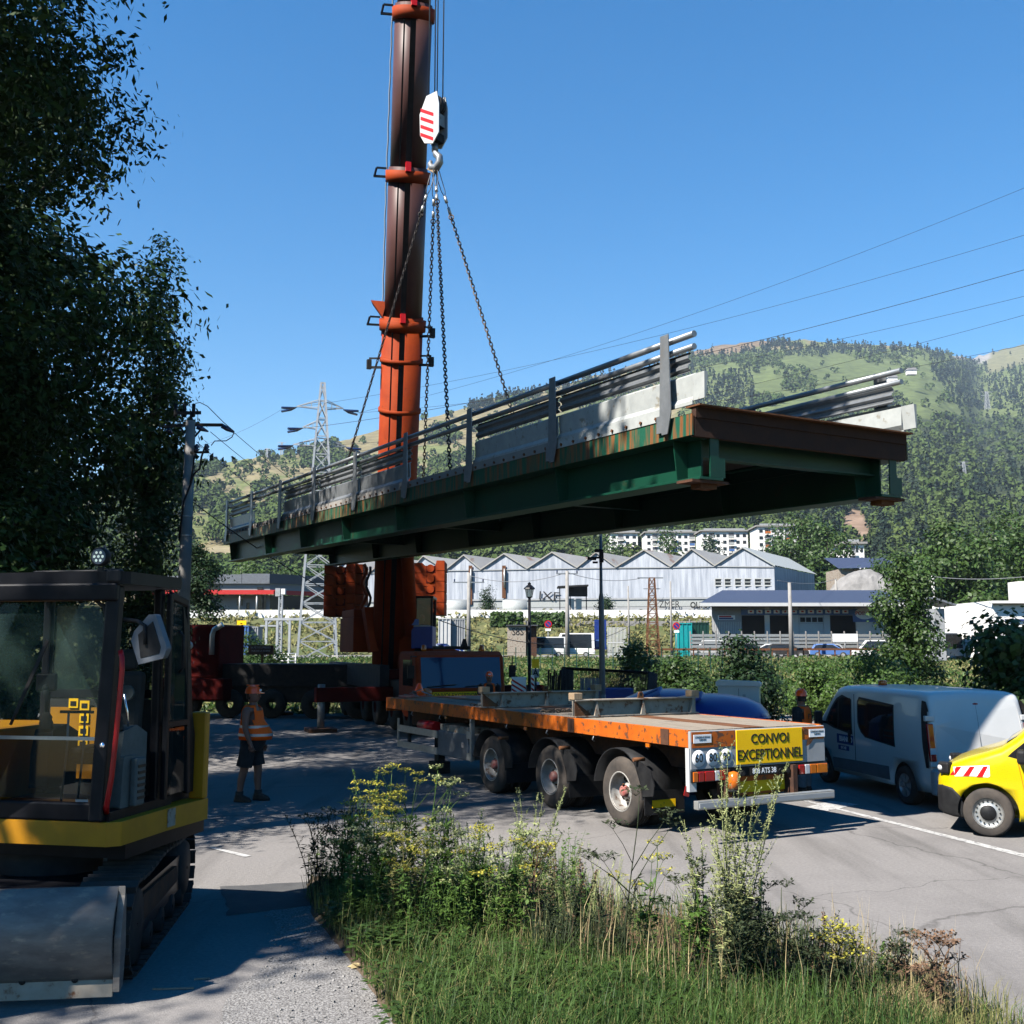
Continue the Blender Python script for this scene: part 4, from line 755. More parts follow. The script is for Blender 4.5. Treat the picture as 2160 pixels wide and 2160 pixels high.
rl = thing('white_railing', 'low white tube railing on the grass', 'railing', (0, 62, 0)); zr0 = float(Zt(62))
for py_ in (1379, 1387, 1394): MB().tube((X(582, 62), 0, Z(py_, 62)), (X(626, 62), 0, Z(py_, 62)), .04, n=6).build('rail', 'white_paint', rl)
for px in (582, 611, 626): MB().tube((X(px, 62), 0, zr0), (X(px, 62), 0, Z(1378, 62)), .04, n=6).build('post', 'white_paint', rl)
for i, (px, lab) in enumerate(((628, 'dark stub post right of the white railing'), (639, 'thicker dark stub post in front of the pylon'), (680, 'dark stub post left of the crane body'), (706, 'dark stub post touching the crane silhouette'))): o = one(MB().bx(-.12, .12, -.12, .12, 0, 1.1), 'wooden_post', 'steel_dark', lab, 'post'); o.location = (X(px, 50), 50, .1)
sm_ = thing('antenna_mast', 'white lattice mast with boxes left of the pylon', 'mast', (X(592, 120), 120, 1.5)); lattice(sm_, Z(1245, 120) - 1.5, .4, .35, 9, 'pylon_white', .06); MB().bx(-.6, -.05, -.3, .3, Z(1258, 120) - 1.5, Z(1241, 120) - 1.5).build('box', 'light_grey', sm_); MB().bx(.05, .5, -.3, .3, Z(1254, 120) - 1.5, Z(1242, 120) - 1.5).build('box', 'wall_white', sm_)
# power lines
def wire(label, a, b, sag, r, m='wire', n=24):
    a = Vector(a); b = Vector(b); return one(MB().path([a.lerp(b, i / n) - Vector((0, 0, sag * 4 * (i / n) * (1 - i / n))) for i in range(n + 1)], r, 4), 'power_line', m, label, 'power line', 'power lines')
for i, (e, y, lab) in enumerate(zip((1, 0, 2, 4, 3, 1), (372, 478, 552, 648, 716, 610), ('highest thin power line rising to the right edge', 'second power line rising to the right edge', 'dark power line crossing the sky right of the chains', 'power line meeting the mountain top at the right', 'power line crossing the mountain at the right', 'thin power line between the dark ones'))):
    wire(lab, WIRE_ENDS[e % len(WIRE_ENDS)], P(2220, y, 62), 1.2, .012 if i != 2 else .018)
pe = P(400, 893, 30)
for i, (a, b, sg_, lab) in enumerate(((P(492, 911, 30), P(760, 1075, 75), .6, 'power line from the pole insulator down toward the pylon foot'), (P(444, 911, 30.4), P(740, 1090, 75), .6, 'power line from the near pole insulator toward the pylon foot'), (P(415, 932, 30), P(700, 1100, 75), .7, 'lowest of the lines leaving the concrete pole'), (WIRE_ENDS[0], P(300, 945, 130), 1.5, 'faint power line from the upper left pylon arm'), (WIRE_ENDS[-2], P(300, 1040, 130), 1.5, 'faint power line from the lower left pylon arm'), (P(408, 1060, 30), P(900, 1310, 60), .8, 'thick cable sagging from the pole behind the bridge'), (P(903, 1300, 45), P(1400, 1260, 105), 2.6, 'cable sagging from the crane toward the rusty mast'))): wire(lab, a, b, sg_, .012 if i < 5 else .02)
wire('overhead wire between the two concrete poles at the factory', P(990, 1214, 110), P(1196, 1207, 108), .8, .03, 'wire_light'); wire('overhead wire from the concrete pole to the rusty mast', P(1196, 1207, 108), P(1350, 1220, 112), .5, .03, 'wire_light'); wire('overhead wire along the garage roof', P(1640, 1224, 106), P(1763, 1221, 150), .5, .03, 'wire_light'); wire('pale overhead wire in front of the trees at the right', P(1967, 1216, 95), P(2220, 1210, 70), .3, .03, 'wire_light')
wf = thing('wire_fence', 'thin green wire fence across the overgrown slope', 'fence', (0, 0, 0))
for k in range(28):
    px = 935 + k * 25.5; Yk = 74 + (k % 2) * .01; MB().bar((X(px, Yk), Yk, float(Zt(Yk)) - .1), (X(px, Yk), Yk, float(Zt(Yk)) + 1.75), .06).build('post', 'green_dark', wf)
MB().bar((X(935, 74), 74, 2.3), (X(1625, 74), 74, 2.3), .02).bar((X(935, 74), 74, 1.6), (X(1625, 74), 74, 1.6), .02).build('strand', 'green_dark', wf)
for lab, px, py_, r0 in (('white chalet on the upper pasture', 1882, 799, 1600), ('small farmhouse on the pasture left of the bridge rail', 1645, 860, 1500), ('barn on the high pasture under the conifers', 1922, 783, 1700), ('long farm roof on the pasture behind the bridge rail', 1760, 852, 1500)):
    p = P(px, py_ + 4, r0); o = thing('farmhouse', lab, 'house', p); s = r0 / 1600; MB().bx(-7 * s, 7 * s, -4 * s, 4 * s, -3, 4 * s).build('wall', 'wall_white', o); MB().prism([(-8 * s, 4 * s), (8 * s, 4 * s), (5 * s, 7.5 * s), (-5 * s, 7.5 * s)], -5 * s, 5 * s, 'Y').build('roof', 'facade_grey', o)
# ================================================================ bridge span hanging from the crane
BA, BT = .5065, .0246
bf = Matrix.Rotation(BA, 4, 'Z') @ Matrix.Rotation(BT, 4, 'X'); BK = 1.25; BO = Vector((0, 0, CH)) + (Vector((1.816, 11.996, 6.235)) - Vector((0, 0, CH))) * BK; BM = Matrix.Translation(BO) @ bf @ Matrix.Scale(BK, 4)
br = thing('bridge_span', 'green steel bridge span with grey parapets hanging from the crane', 'bridge', BO); br.rotation_euler = bf.to_euler(); br.scale = (BK, BK, BK)
BW, BL = 3.4, 20.0
def bpt(s, w_, z): return BM @ Vector((w_, s, z))
# local: x across (left edge 0), y along, z relative to the top rail
MB().bx(.12, BW - .12, -.35, BL + .3, -1.0, -.90).build('deck_slab', 'concrete', br)
for x in (.27, BW - .27):
    MB().bx(x - .012, x + .012, -.25, BL + .2, -1.64, -1.0).build('girder_web', 'green_paint', br)
    MB().bx(x - .17, x + .17, -.42, BL + .35, -1.672, -1.642).build('bottom_flange', 'green_paint', br, .004)
    MB().bx(x - .15, x + .15, -.25, BL + .2, -1.03, -1.003).build('top_flange', 'green_paint', br)
    for k, y in enumerate([0, 2.6, 5.4, 8.2, 11, 13.8, 16.6, BL]):
        for sgn in (-1, 1): MB().prism([(x + sgn * .014, -1.035), (x + sgn * .24, -1.035), (x + sgn * .16, -1.638), (x + sgn * .014, -1.638)], y - .008, y + .008, 'Y').build('stiffener', 'green_paint', br)
    pl = MB().bx(x - .26, x + .26, -.40, -.12, -1.705, -1.674).build('bearing_plate', 'rust_dark', br); MB().bx(x - .09, x + .14, -.34, -.16, -1.76, -1.706).build('bearing_block', 'rust', pl)
    MB().bx(x - .014, x + .2, -.415, -.395, -1.638, -1.42).bx(x - .014, x + .11, -.413, -.397, -1.42, -1.2).build('end_plate', 'green_paint', br)
for y in (-.1, 4.9, 9.9, 14.9, BL):
    MB().bx(.29, BW - .29, y - .008, y + .008, -1.36, -1.04).build('cross_beam', 'green_paint', br); MB().bx(.29, BW - .29, y - .08, y + .08, -1.38, -1.361).build('cross_beam_flange', 'green_paint', br)
MB().bx(.02, BW - .02, -.46, -.38, -.99, -.872).build('end_beam', 'rust_in_shade', br); MB().bx(.02, BW - .02, -.44, -.36, -1.2, -.992).build('end_beam', 'rust_in_shade', br); MB().bx(.0, BW, -.55, -.30, -.87, -.852).build('end_lip', 'rust', br)
for s in (0, 1):                                     # both sides
    e = 0 if s == 0 else BW; sg = 1 if s == 0 else -1; ox = lambda a: e + sg * a
    def bxs(m, a, b, *r): return m.bx(min(ox(a), ox(b)), max(ox(a), ox(b)), *r)
    bxs(MB(), -.02, .0, -.44, BL + .4, -1.19, -.95).build('fascia', 'green_rusty', br)
    bxs(MB(), 0, .3, -.43, BL + .38, -1.19, -1.17).build('fascia_lip', 'green_paint', br)
    for i in range(8):
        y0 = i * 2.5; bay = (i not in (2, 6)) if s == 0 else True
        bxs(MB(), -.032, -.021, y0 + .06, y0 + 2.46, -.955, -.84).build('bolted_strip', 'panel_white' if i == 0 else 'concrete', br)
        bl = MB()
        for k in range(8): bl.box((ox(-.042), y0 + .2 + k * .3, -.915), (.02, .032, .032), (.5, 0, 0))
        tag(bl.build('bolts', 'rust', br), kind='stuff')
        if bay:
            p = [(.0, -.84), (.0, -.80), (.045, -.74), (.03, -.50), (.06, -.475), (.075, -.475), (.05, -.50), (.06, -.74), (.02, -.80), (.02, -.84)]
            MB().prism([(ox(a), b) for a, b in p], y0 + (.02 if i else -.42), y0 + 2.48, 'Y').build('parapet_sheet', 'panel_white' if i < 3 else 'steel_galv', br)
            wv = [(.06, -.215), (.085, -.225), (.045, -.25), (.04, -.285), (.075, -.31), (.08, -.335), (.045, -.36), (.04, -.395), (.08, -.425), (.06, -.44)]; q = [(a + .006, b) for a, b in wv][::-1]
            MB().prism([(ox(a), b) for a, b in wv + q], y0 + (.02 if i else -.30), y0 + 2.48, 'Y').build('guard_rail', 'steel_galv', br)
        for z, r in ((-.03, .038), (-.175, .036)):
            MB().tube((ox(.035), y0 if i else -.42, z), (ox(.035), y0 + 2.5, z), r, n=12).build('hand_rail', 'steel_galv', br)
    for i in range(9):
        y = i * 2.5; MB().prism([(y - .08, .03), (y + .07, .03), (y + .085, -.9), (y + .045, -1.13), (y - .06, -1.13), (y - .125, -.9)], ox(-.075), ox(-.062), 'X').build('post', 'steel_galv', br)
        pw = MB().bx(min(ox(-.062), ox(.0)), max(ox(-.062), ox(.0)), y + .055, y + .067, -1.08, .03).build('post_web', 'steel_galv', br)
        MB().bx(min(ox(-.062), ox(-.035)), max(ox(-.062), ox(-.035)), y + .045, y + .16, -1.1, -.9).build('bracket', 'steel_galv', br)
    MB().prism([(ox(.01), -.80), (ox(.01), -.5), (ox(.06), -.5), (ox(.03), -.80)], -.62, -.425, 'Y').build('end_sheet', 'panel_white', br)
# ================================================================ hook block and chains
HX, HY = -1.55, 21.57
def HP(px, py): return P(px, py, HY)
hk = thing('hook_block', 'white hook block with red stripes hanging on steel ropes', 'hook block', HP(918, 255), R(-34))
HL = hk.location.copy(); hz = lambda py: HP(918, py).z - HL.z
pt = [(-.30, hz(240)), (-.12, hz(206)), (.16, hz(203)), (.22, hz(230)), (.22, hz(290)), (.06, hz(310)), (-.16, hz(304)), (-.28, hz(285))]
for y in (-.16, .13): MB().prism(pt, y, y + .03, 'Y').build('cheek_plate', 'white_paint', hk, .006)
for k in range(4):
    z = hz(226 + k * 17); MB().add([(-.27, -.164, z - .02), (-.27, -.164, z - .10), (.08, -.164, z - .30), (.08, -.164, z - .22)], [(0, 1, 2, 3)]).build('red_stripe', 'red_paint', hk, fix=False)
for zc in (hz(225),):
    for y in (-.06, .04): MB().lathe([(.05, y - .03), (.2, y - .03), (.23, y - .05), (.23, y + .05), (.2, y + .03), (.05, y + .03)], 20, (0, 0, zc), 'Y').build('sheave', 'steel_dark', hk)
MB().bx(-.12, .16, -.13, .13, hz(270), hz(245)).build('spacer', 'panel_white', hk); MB().bx(-.1, .14, -.128, .128, hz(302), hz(285)).build('spacer', 'steel_dark', hk)
MB().tube((0, 0, hz(304)), (0, 0, hz(320)), .07, n=10).build('shank', 'steel_galv', hk)
hkp = [(0, 0, hz(318)), (.03, 0, hz(326)), (.12, 0, hz(334)), (.13, 0, hz(345)), (.04, 0, hz(355)), (-.08, 0, hz(352)), (-.13, 0, hz(343)), (-.10, 0, hz(336))]
MB().path(hkp, [.06, .075, .08, .085, .09, .08, .06, .03], 8).build('hook', 'steel_galv', hk)
MB().box((-.05, 0, hz(357)), (.22, .1, .1), (0, .6, 0)).build('wood_pad', 'wood_block', hk)
hk.location = P(918, 255, HY * BK); hk.scale = (BK, BK, BK); HY *= BK
for i, px in enumerate((905, 917, 922, 934)):
    one(MB().tube(HP(px, 212 if i else 205), Vector((HP(px + 1, 0).x + (i - 1.5) * .02, HY + .2, 30)), .018, n=5), 'hoist_rope', 'rope', ('leftmost hoist rope above the hook block', 'second hoist rope from the left above the hook block', 'third hoist rope from the left above the hook block', 'rightmost hoist rope above the hook block')[i], 'rope', 'hoist ropes of the crane')
def links(mb, a, b, pitch, r, wd):
    d = b - a; n = int(d.length / pitch); u = d.normalized(); x, z = perp(u)
    for i in range(n):
        c = a + u * (i + .5) * pitch; s = (x if i % 2 else z); s = (s + (z if i % 2 else x) * .35).normalized(); hl = pitch * .66; hw = wd / 2
        lp = [(-hl + hw * .4, hw * .75), (-hl, 0), (-hl + hw * .4, -hw * .75), (0, -hw), (hl - hw * .4, -hw * .75), (hl, 0), (hl - hw * .4, hw * .75), (0, hw)]
        pts = [c + u * p + s * q for p, q in lp] ; mb.path(pts + [pts[0]], r, 4, False)
top = HP(918, 350)
for (px, py, sp, m, lab, dy) in ((1113, 832, (8.2, 3.1), 'chain_rust', 'pale rusty lifting chain slanting right to the bridge deck', 0), (705, 985, (12.2, .3), 'chain_dark', 'dark lifting chain slanting left across the crane boom', 0), (885, 930, (13.8, 3.1), 'chain_dark', 'lifting chain hanging just right of the crane boom', 0), (943, 995, (6.4, .3), 'chain_dark', 'dark lifting chain hanging nearly straight below the hook', 0)):
    B = bpt(sp[0], sp[1], -.88); o = thing('lifting_chain', lab, 'chain', top, 0, 'chains carrying the bridge span'); d = B - top; k = {1113: .165, 705: .14, 885: .14, 943: .14}[px]
    m0 = d * k
    for q in (-1, 1): MB().path([Vector((0, 0, .02)) + Vector((q * .06, 0, 0)), d * k * .5 + Vector((q * .05, 0, 0)), d * k * .62], .012, 5).build('sling_rope', 'rope', o)
    MB().tube(d * k * .6, d * k, .014, n=5).build('sling_rope', 'rope', o)
    for q in (.6, .82): MB().tube(d * k * q, d * k * (q + .12), .042, n=8).build('ferrule', 'alu', o)
    mb = MB(); links(mb, m0, d, .105, .0155, .08); tag(mb.build('links', m, o, fix=False), kind='stuff'); MB().lathe([(.05, -.02), (.075, -.02), (.075, .02), (.05, .02), (.05, -.02)], 12, m0, 'Y').build('shackle', m, o)
# ================================================================ crane
CA = .35; cr = thing('mobile_crane', 'large orange mobile crane with brown telescopic boom', 'crane', (-1.55, 33, 0), CA)
CI = cr.matrix_basis.inverted() if False else (Matrix.Translation((-1.55, 33, 0)) @ Matrix.Rotation(CA, 4, 'Z')).inverted()
def C_(px, py, Y): return CI @ P(px, py, Y)
B0 = P(826, 1345, 37.2); B1 = P(875, -40, 29.4); bd = (B1 - B0)
def onboom(py):
    lo, hi = 0, 2.5
    for _ in range(50):
        t = (lo + hi) / 2; p = B0 + bd * t; yy = scr(p.x, p.y, p.z)[1]
        if yy > py: lo = t
        else: hi = t
    return B0 + bd * lo
tip = B0 + bd * 2.2
secs = [(1400, 688, .655, 'orange_crane'), (688, 376, .605, 'boom_brown'), (376, 34, .56, 'boom_brown'), (34, -400, .50, 'boom_brown'), (-400, None, .44, 'boom_brown')]
for i, (y0, y1, r, m) in enumerate(secs):
    a = onboom(y0) if y0 < 1400 else B0 - bd * .05; b = onboom(y1) if y1 is not None else tip
    sc_ = MB().tube(CI @ a, CI @ (b + (b - a).normalized() * .3), r, r, 18).build('boom_section', m, cr)
    u = (b - a).normalized(); v = Vector((0, 0, CH)) - a; v = (v - u * v.dot(u)).normalized(); s_ = u.cross(v)
    for sg, wd, ml in ((.0, .17, 'black_paint'), (.5, .05, 'black_paint')):
        q = (v * math.cos(sg) - s_ * math.sin(sg)).normalized() * (r - .012); MB().bar(CI @ (a + q), CI @ (b + q), wd, .05).build('wear_strip', ml, sc_)
    if y1 is not None:
        cl = MB().tube(CI @ (b - u * .16), CI @ (b + u * .20), r * 1.13, r * 1.15, 18).build('collar', 'orange_crane', cr)
        MB().bar(CI @ (b + s_ * -r * 1.1), CI @ (b + s_ * -r * 1.75), .06).bar(CI @ (b + s_ * -r * 1.1 + u * .25), CI @ (b + s_ * -r * 1.6 + u * .25), .05).bar(CI @ (b + s_ * -r * 1.7), CI @ (b + s_ * -r * 1.6 + u * .25), .05).build('cable_guide', 'black_paint', cl)
        MB().box(CI @ (b + v * r * 1.12 + u * .3), (.16, .1, .3)).build('lug', 'red_paint', cl)
for yy, nm in ((760, 1), (865, 1)):
    b = onboom(yy); u = bd.normalized(); MB().tube(CI @ (b - u * .07), CI @ (b + u * .07), .70, .70, 18).build('stiffener_band', 'orange_crane', cr)
b = onboom(668); MB().add([CI @ (b + Vector((-.62, -.3, -.1))), CI @ (b + Vector((-1.0, -.3, .45))), CI @ (b + Vector((-.5, -.3, .4))), CI @ (b + Vector((-.62, .2, -.1))), CI @ (b + Vector((-1.0, .2, .45))), CI @ (b + Vector((-.5, .2, .4)))], [(0, 1, 2), (3, 4, 5), (0, 1, 4, 3), (1, 2, 5, 4), (0, 2, 5, 3)]).build('boom_lug', 'orange_crane', cr)
for yy, sx in ((780, -1), (775, 1), (715, 1)):
    b = onboom(yy); MB().bar(CI @ (b + Vector((sx * .6, -.3, 0))), CI @ (b + Vector((sx * 1.05, -.3, 0))), .07).bar(CI @ (b + Vector((sx * .6, -.3, .3))), CI @ (b + Vector((sx * 1.0, -.3, .3))), .05).box(CI @ (b + Vector((sx * 1.0, -.3, .1))), (.14, .14, .3)).build('cable_roller', 'steel_dark', cr)
# cable along the left edge of the boom
mb = MB(); q = [];
for i in range(60): t = .5 + i * .022; p = B0 + bd * t; q.append(CI @ (p + Vector((-.68 + .02 * (i % 2) - .05 * max(0, t - .5) + .17 * max(0, t - .7), .1, 0))))
mb.path(q, .022, 5).build('boom_cable', 'light_grey', cr)
# lower boom cylinder and superstructure
MB().tube(C_(868, 1340, 36.3), CI @ (onboom(1000) + Vector((.25, -.75, 0))), .22, .22, 14).build('luffing_cylinder', 'orange_crane', cr)
MB().prism([(-1.1, 0), (1.3, 0), (1.3, .55), (.5, .75), (-.4, .75), (-1.1, 1.3)], 4.2, 8.2, 'Y').xf(Matrix.Translation((0.2, 0, 1.95))).build('superstructure', 'orange_crane', cr, .03)
p0, p1 = C_(742, 1376, 37.5), C_(802, 1302, 37.5); MB().bx(min(p0.x, p1.x), max(p0.x, p1.x), p0.y - .2, p0.y + 2.2, p0.z, p1.z).build('winch_housing', 'orange_crane', cr, .03); MB().bx(min(p0.x, p1.x) + .02, max(p0.x, p1.x) - .02, p0.y - .1, p0.y + 2, p1.z, p1.z + .28).build('housing_lid', 'orange_crane', cr, .03)
MB().bar(C_(790, 1375, 37), C_(776, 1282, 37), .35, .5).build('boom_cheek', 'orange_crane', cr); MB().bar(C_(862, 1360, 37), C_(858, 1290, 37), .12, .4).build('boom_cheek', 'orange_crane', cr)
MB().path([C_(768 + 6 * math.sin(i * 1.3), 1190 + i * 11, 39.5) for i in range(12)], .07, 6).build('hose', 'orange_crane', cr); MB().path([C_(777 + 5 * math.sin(i * 1.1 + 1), 1195 + i * 11, 39.3) for i in range(11)], .05, 6).build('hose', 'black_paint', cr)
# counterweight slabs with stepped joints
def slabs(pxl, pxr, ytop, ybot, n, first=0):
    Yc = 41.0; xl = P(pxl, 1250, Yc).x; xr = P(pxr, 1250, Yc).x; wd = xr - xl; zt = P(pxl, ytop, Yc).z; zb = P(pxl, ybot, Yc).z; h = (zt - zb) / n
    prof = [(0, 0), (.27, 0), (.31, -.11), (.70, -.11), (.74, .09), (1.0, .09)]
    base = Matrix.Translation((xl, Yc, 0))
    for k in range(n):
        z0 = zb + h * k; z1 = z0 + h - .022; lo = [(x * wd, z0 + (d * 1.0 if k else min(d, 0) * 0)) for x, d in prof]; hi = [(x * wd, z1 + d) for x, d in prof][::-1]
        o = MB().prism(lo + hi, 0, 1.7, 'Y').xf(CI @ base).build('counterweight_slab', 'orange_crane', cr, .012)
        MB().bx(.30 * wd + wd * .10, .70 * wd, -.012, .002, z0 + .0, z1 - .12).xf(CI @ base).build('recess', 'dark_red', o)
        MB().lathe([(.001, -.03), (.15, -.03), (.15, .0)], 16, (wd * .54, -.012, (z0 + z1) / 2 - .02), 'Y', False).xf(CI @ base).build('boss', 'orange_crane', o)
slabs(683, 748, 1189, 1300, 5); slabs(873, 937, 1186, 1297, 5)
for px0, px1 in ((749, 766), (853, 872)):
    for k in range(5): p0 = P(px0, 1297 - k * 22, 41.2); p1 = P(px1, 1278 - k * 22, 41.2); MB().bx(p0.x, p1.x, 0, 1.5, p0.z, p1.z).xf(CI @ Matrix.Translation((0, 41.2, 0))).build('counterweight_block', 'orange_crane', cr, .01)
# operator cab
oc0 = P(867, 1368, 36); oc1 = P(913, 1262, 36); TC = CI @ Matrix.Translation((0, 36, 0)); xm = (oc0.x + oc1.x) / 2
ocb = MB().bx(oc0.x, oc1.x, 0, 1.7, oc0.z, oc0.z + .75).xf(TC).build('operator_cab', 'blue_paint', cr, .03)
for x in (oc0.x, oc1.x - .07):
    for y in (0, 1.6): MB().bx(x, x + .07, y, y + .07, oc0.z + .75, oc1.z).xf(TC).build('cab_post', 'black_paint', ocb)
MB().bx(oc0.x - .02, oc1.x + .02, -.05, 1.75, oc1.z, oc1.z + .08).xf(TC).build('cab_roof', 'black_paint', ocb); MB().bx(oc0.x + .07, oc1.x - .07, -.02, .02, oc1.z - .95, oc1.z - .9).xf(TC).build('cab_rail', 'light_grey', ocb)
MB().bx(oc0.x + .07, oc1.x - .07, .0, .015, oc0.z + .76, oc1.z).xf(TC).build('windscreen', 'smoke_glass', ocb); MB().bx(oc0.x + .04, oc1.x - .04, 1.5, 1.6, oc0.z + .75, oc1.z - .5).xf(TC).build('seat_back', 'black_plastic', ocb); MB().bx(oc0.x - .06, oc0.x + .25, -.06, -.01, oc0.z + .78, oc0.z + .98).xf(TC).build('display', 'blue_light', ocb)
# carrier
MB().bx(-1.4, 1.4, .1, 13.5, 1.05, 1.62).build('chassis', 'steel_dark', cr, .03); MB().bx(-1.42, 1.42, 3.4, 13.4, 1.63, 1.95).build('carrier_deck', 'dark_red', cr, .02)
MB().lathe([(1.15, 1.95), (1.15, 2.25), (.01, 2.25)], 28, (0, 6.4, 0)).build('turntable', 'steel_dark', cr)
cabp = [(.0, .55), (-.06, 1.40), (.12, 2.44), (.35, 2.56), (2.1, 2.56), (2.2, 2.4), (2.2, .9), (1.5, .55)]
cb = MB(); n = len(cabp)
for x in (-1.42, -1.36, 1.36, 1.42): ins = .06 if abs(x) > 1.4 else 0; cb.v += [(x, p[0] + (ins if p[0] < 1 else -ins), p[1] - (ins if p[1] > 2 else 0)) for p in cabp]
for j in range(3):
    for i in range(n): cb.f.append((j * n + i, j * n + (i + 1) % n, (j + 1) * n + (i + 1) % n, (j + 1) * n + i)); cb.sm.append(False)
cb.f += [tuple(range(n)), tuple(range(3 * n, 4 * n))]; cb.sm += [False] * 2
cab = cb.build('carrier_cab', 'orange_crane', cr, .03)
MB().add([(-1.27, -.075, 1.46), (1.27, -.075, 1.46), (1.27, .095, 2.38), (-1.27, .095, 2.38)], [(0, 1, 2, 3)]).build('windscreen', 'glass_blue', cab, fix=False)
MB().bx(-.012, .012, -.07, .1, 1.46, 1.5).build('wiper', 'black_paint', cab)
for x in (-.7, .5): MB().bar((x - .4, -.10, 1.49), (x + .5, -.09, 1.56), .03).build('wiper', 'black_paint', cab)
MB().add([(-1.432, .35, 1.5), (-1.432, 1.6, 1.5), (-1.432, 1.6, 2.3), (-1.432, .45, 2.3)], [(0, 1, 2, 3)]).build('side_window', 'window_dark', cab, fix=False)
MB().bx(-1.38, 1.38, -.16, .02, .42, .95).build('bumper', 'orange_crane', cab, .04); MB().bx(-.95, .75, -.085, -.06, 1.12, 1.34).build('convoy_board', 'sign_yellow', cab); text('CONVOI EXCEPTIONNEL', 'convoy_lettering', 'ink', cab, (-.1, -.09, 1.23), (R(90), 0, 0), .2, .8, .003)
for x in (-.95, .95): MB().lathe([(.0, 0), (.08, 0), (.09, .06), (.07, .19), (.0, .21)], 10, (x, .9, 2.56)).build('beacon', 'amber_lamp', cab)
MB().bx(-.6, .6, 1.0, 1.15, 2.62, 2.72).build('roof_rack', 'black_paint', cab); MB().prism([(.3, 2.6), (.55, 2.6), (.46, 2.95), (.40, 2.95)], 1.0, 1.15, 'Y').build('spotlight_bracket', 'black_paint', cab)
for s in (-1, 1): MB().path([(s * 1.4, .1, 2.4), (s * 1.62, -.1, 2.42), (s * 1.62, -.1, 2.1)], .02, 6).build('mirror_arm', 'black_paint', cab); MB().box((s * 1.62, -.1, 1.95), (.2, .08, .38)).build('mirror', 'black_paint', cab)
for s in (-1, 1): MB().lathe([(.001, -.03), (.11, -.03), (.12, 0)], 14, (s * 1.05, -.16, .7), 'Y').build('headlight', 'lens_white', cab)
MB().ball((-1.15, -.12, 1.32), .22, 10, 6, (1, .5, .7)).build('indicator', 'amber_lamp', cab)
for k in range(6):
    for s in (-1, 1): wl = MB().lathe([(.2, -.2), (.45, -.2), (.58, -.16), (.62, -.08), (.62, .08), (.58, .16), (.45, .2), (.2, .2)], 20, (s * 1.2, 1.2 + k * 1.95 + (.5 if k > 1 else 0), .62), 'X').build('wheel', 'rubber', cr); MB().lathe([(.01, s * .12), (.3, s * .16), (.34, s * .2)], 16, (s * 1.2, 1.2 + k * 1.95 + (.5 if k > 1 else 0), .62), 'X').build('rim', 'dark_red', wl)
for y, l in ((3.2, 3.9), (12.4, 3.9)):
    for s in (-1, 1):
        ob = MB().bx(min(s * 1.3, s * l), max(s * 1.3, s * l), y - .22, y + .22, .95, 1.4).build('outrigger_beam', 'dark_red', cr, .02); MB().tube((s * (l - .2), y, .1), (s * (l - .2), y, 1.5), .12, n=12).build('outrigger_jack', 'steel_galv', ob); MB().bx(s * (l - .2) - .45, s * (l - .2) + .45, y - .45, y + .45, 0, .12).build('outrigger_pad', 'rust_dark', ob)
MB().bx(-1.75, -1.43, 3.4, 12.6, 1.3, 2.1).build('storage_box', 'steel_dark', cr, .02); MB().bx(1.43, 1.75, 4.4, 12.6, 1.3, 1.9).build('storage_box', 'steel_dark', cr, .02)
# dark red ballast truck behind the person at the left
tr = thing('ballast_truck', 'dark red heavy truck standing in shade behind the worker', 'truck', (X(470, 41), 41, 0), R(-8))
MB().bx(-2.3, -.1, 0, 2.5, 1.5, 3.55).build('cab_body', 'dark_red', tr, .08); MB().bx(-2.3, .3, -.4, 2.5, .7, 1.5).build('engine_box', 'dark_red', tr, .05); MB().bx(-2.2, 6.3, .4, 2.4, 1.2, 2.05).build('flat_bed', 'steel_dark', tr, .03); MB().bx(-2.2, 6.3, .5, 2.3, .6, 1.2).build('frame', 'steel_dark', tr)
for i, t_ in enumerate(('80', '90')): d_ = MB().lathe([(.001, -.02), (.18, -.02), (.18, 0)], 18, (-1.75 + i * .42, -.0, 2.75), 'Y').build('speed_disc', 'white_print', tr); text(t_, 'speed_number', 'ink', d_, (-1.75 + i * .42, -.024, 2.75), (R(90), 0, 0), .22, .8, .001)
MB().path([(-.35, -.1, 2.4), (-.35, -.1, 3.15), (-.28, -.1, 3.35), (.05, -.1, 3.55)], .1, 10).build('exhaust', 'alu', tr); MB().lathe([(.0, 0), (.1, 0), (.08, .16), (0, .18)], 10, (-1.7, .6, 3.55)).build('beacon', 'amber_lamp', tr)
for k in range(5): MB().lathe([(.2, -.18), (.5, -.18), (.55, -.1), (.55, .1), (.5, .18), (.2, .18)], 18, (-1.5 + k * 1.7, .5, .55), 'Y').build('wheel', 'rubber', tr)
# ================================================================ flatbed trailer
TA = .4984; TX, TY, TD, TL, TW = 2.446, 15.034, 1.546, 11.1, 2.5
TM = Matrix.Translation((TX, TY, 0)) @ Matrix.Rotation(TA, 4, 'Z')
tl = thing('flatbed_trailer', 'orange three axle flatbed trailer with convoy board at the rear', 'trailer', (TX, TY, 0), TA)
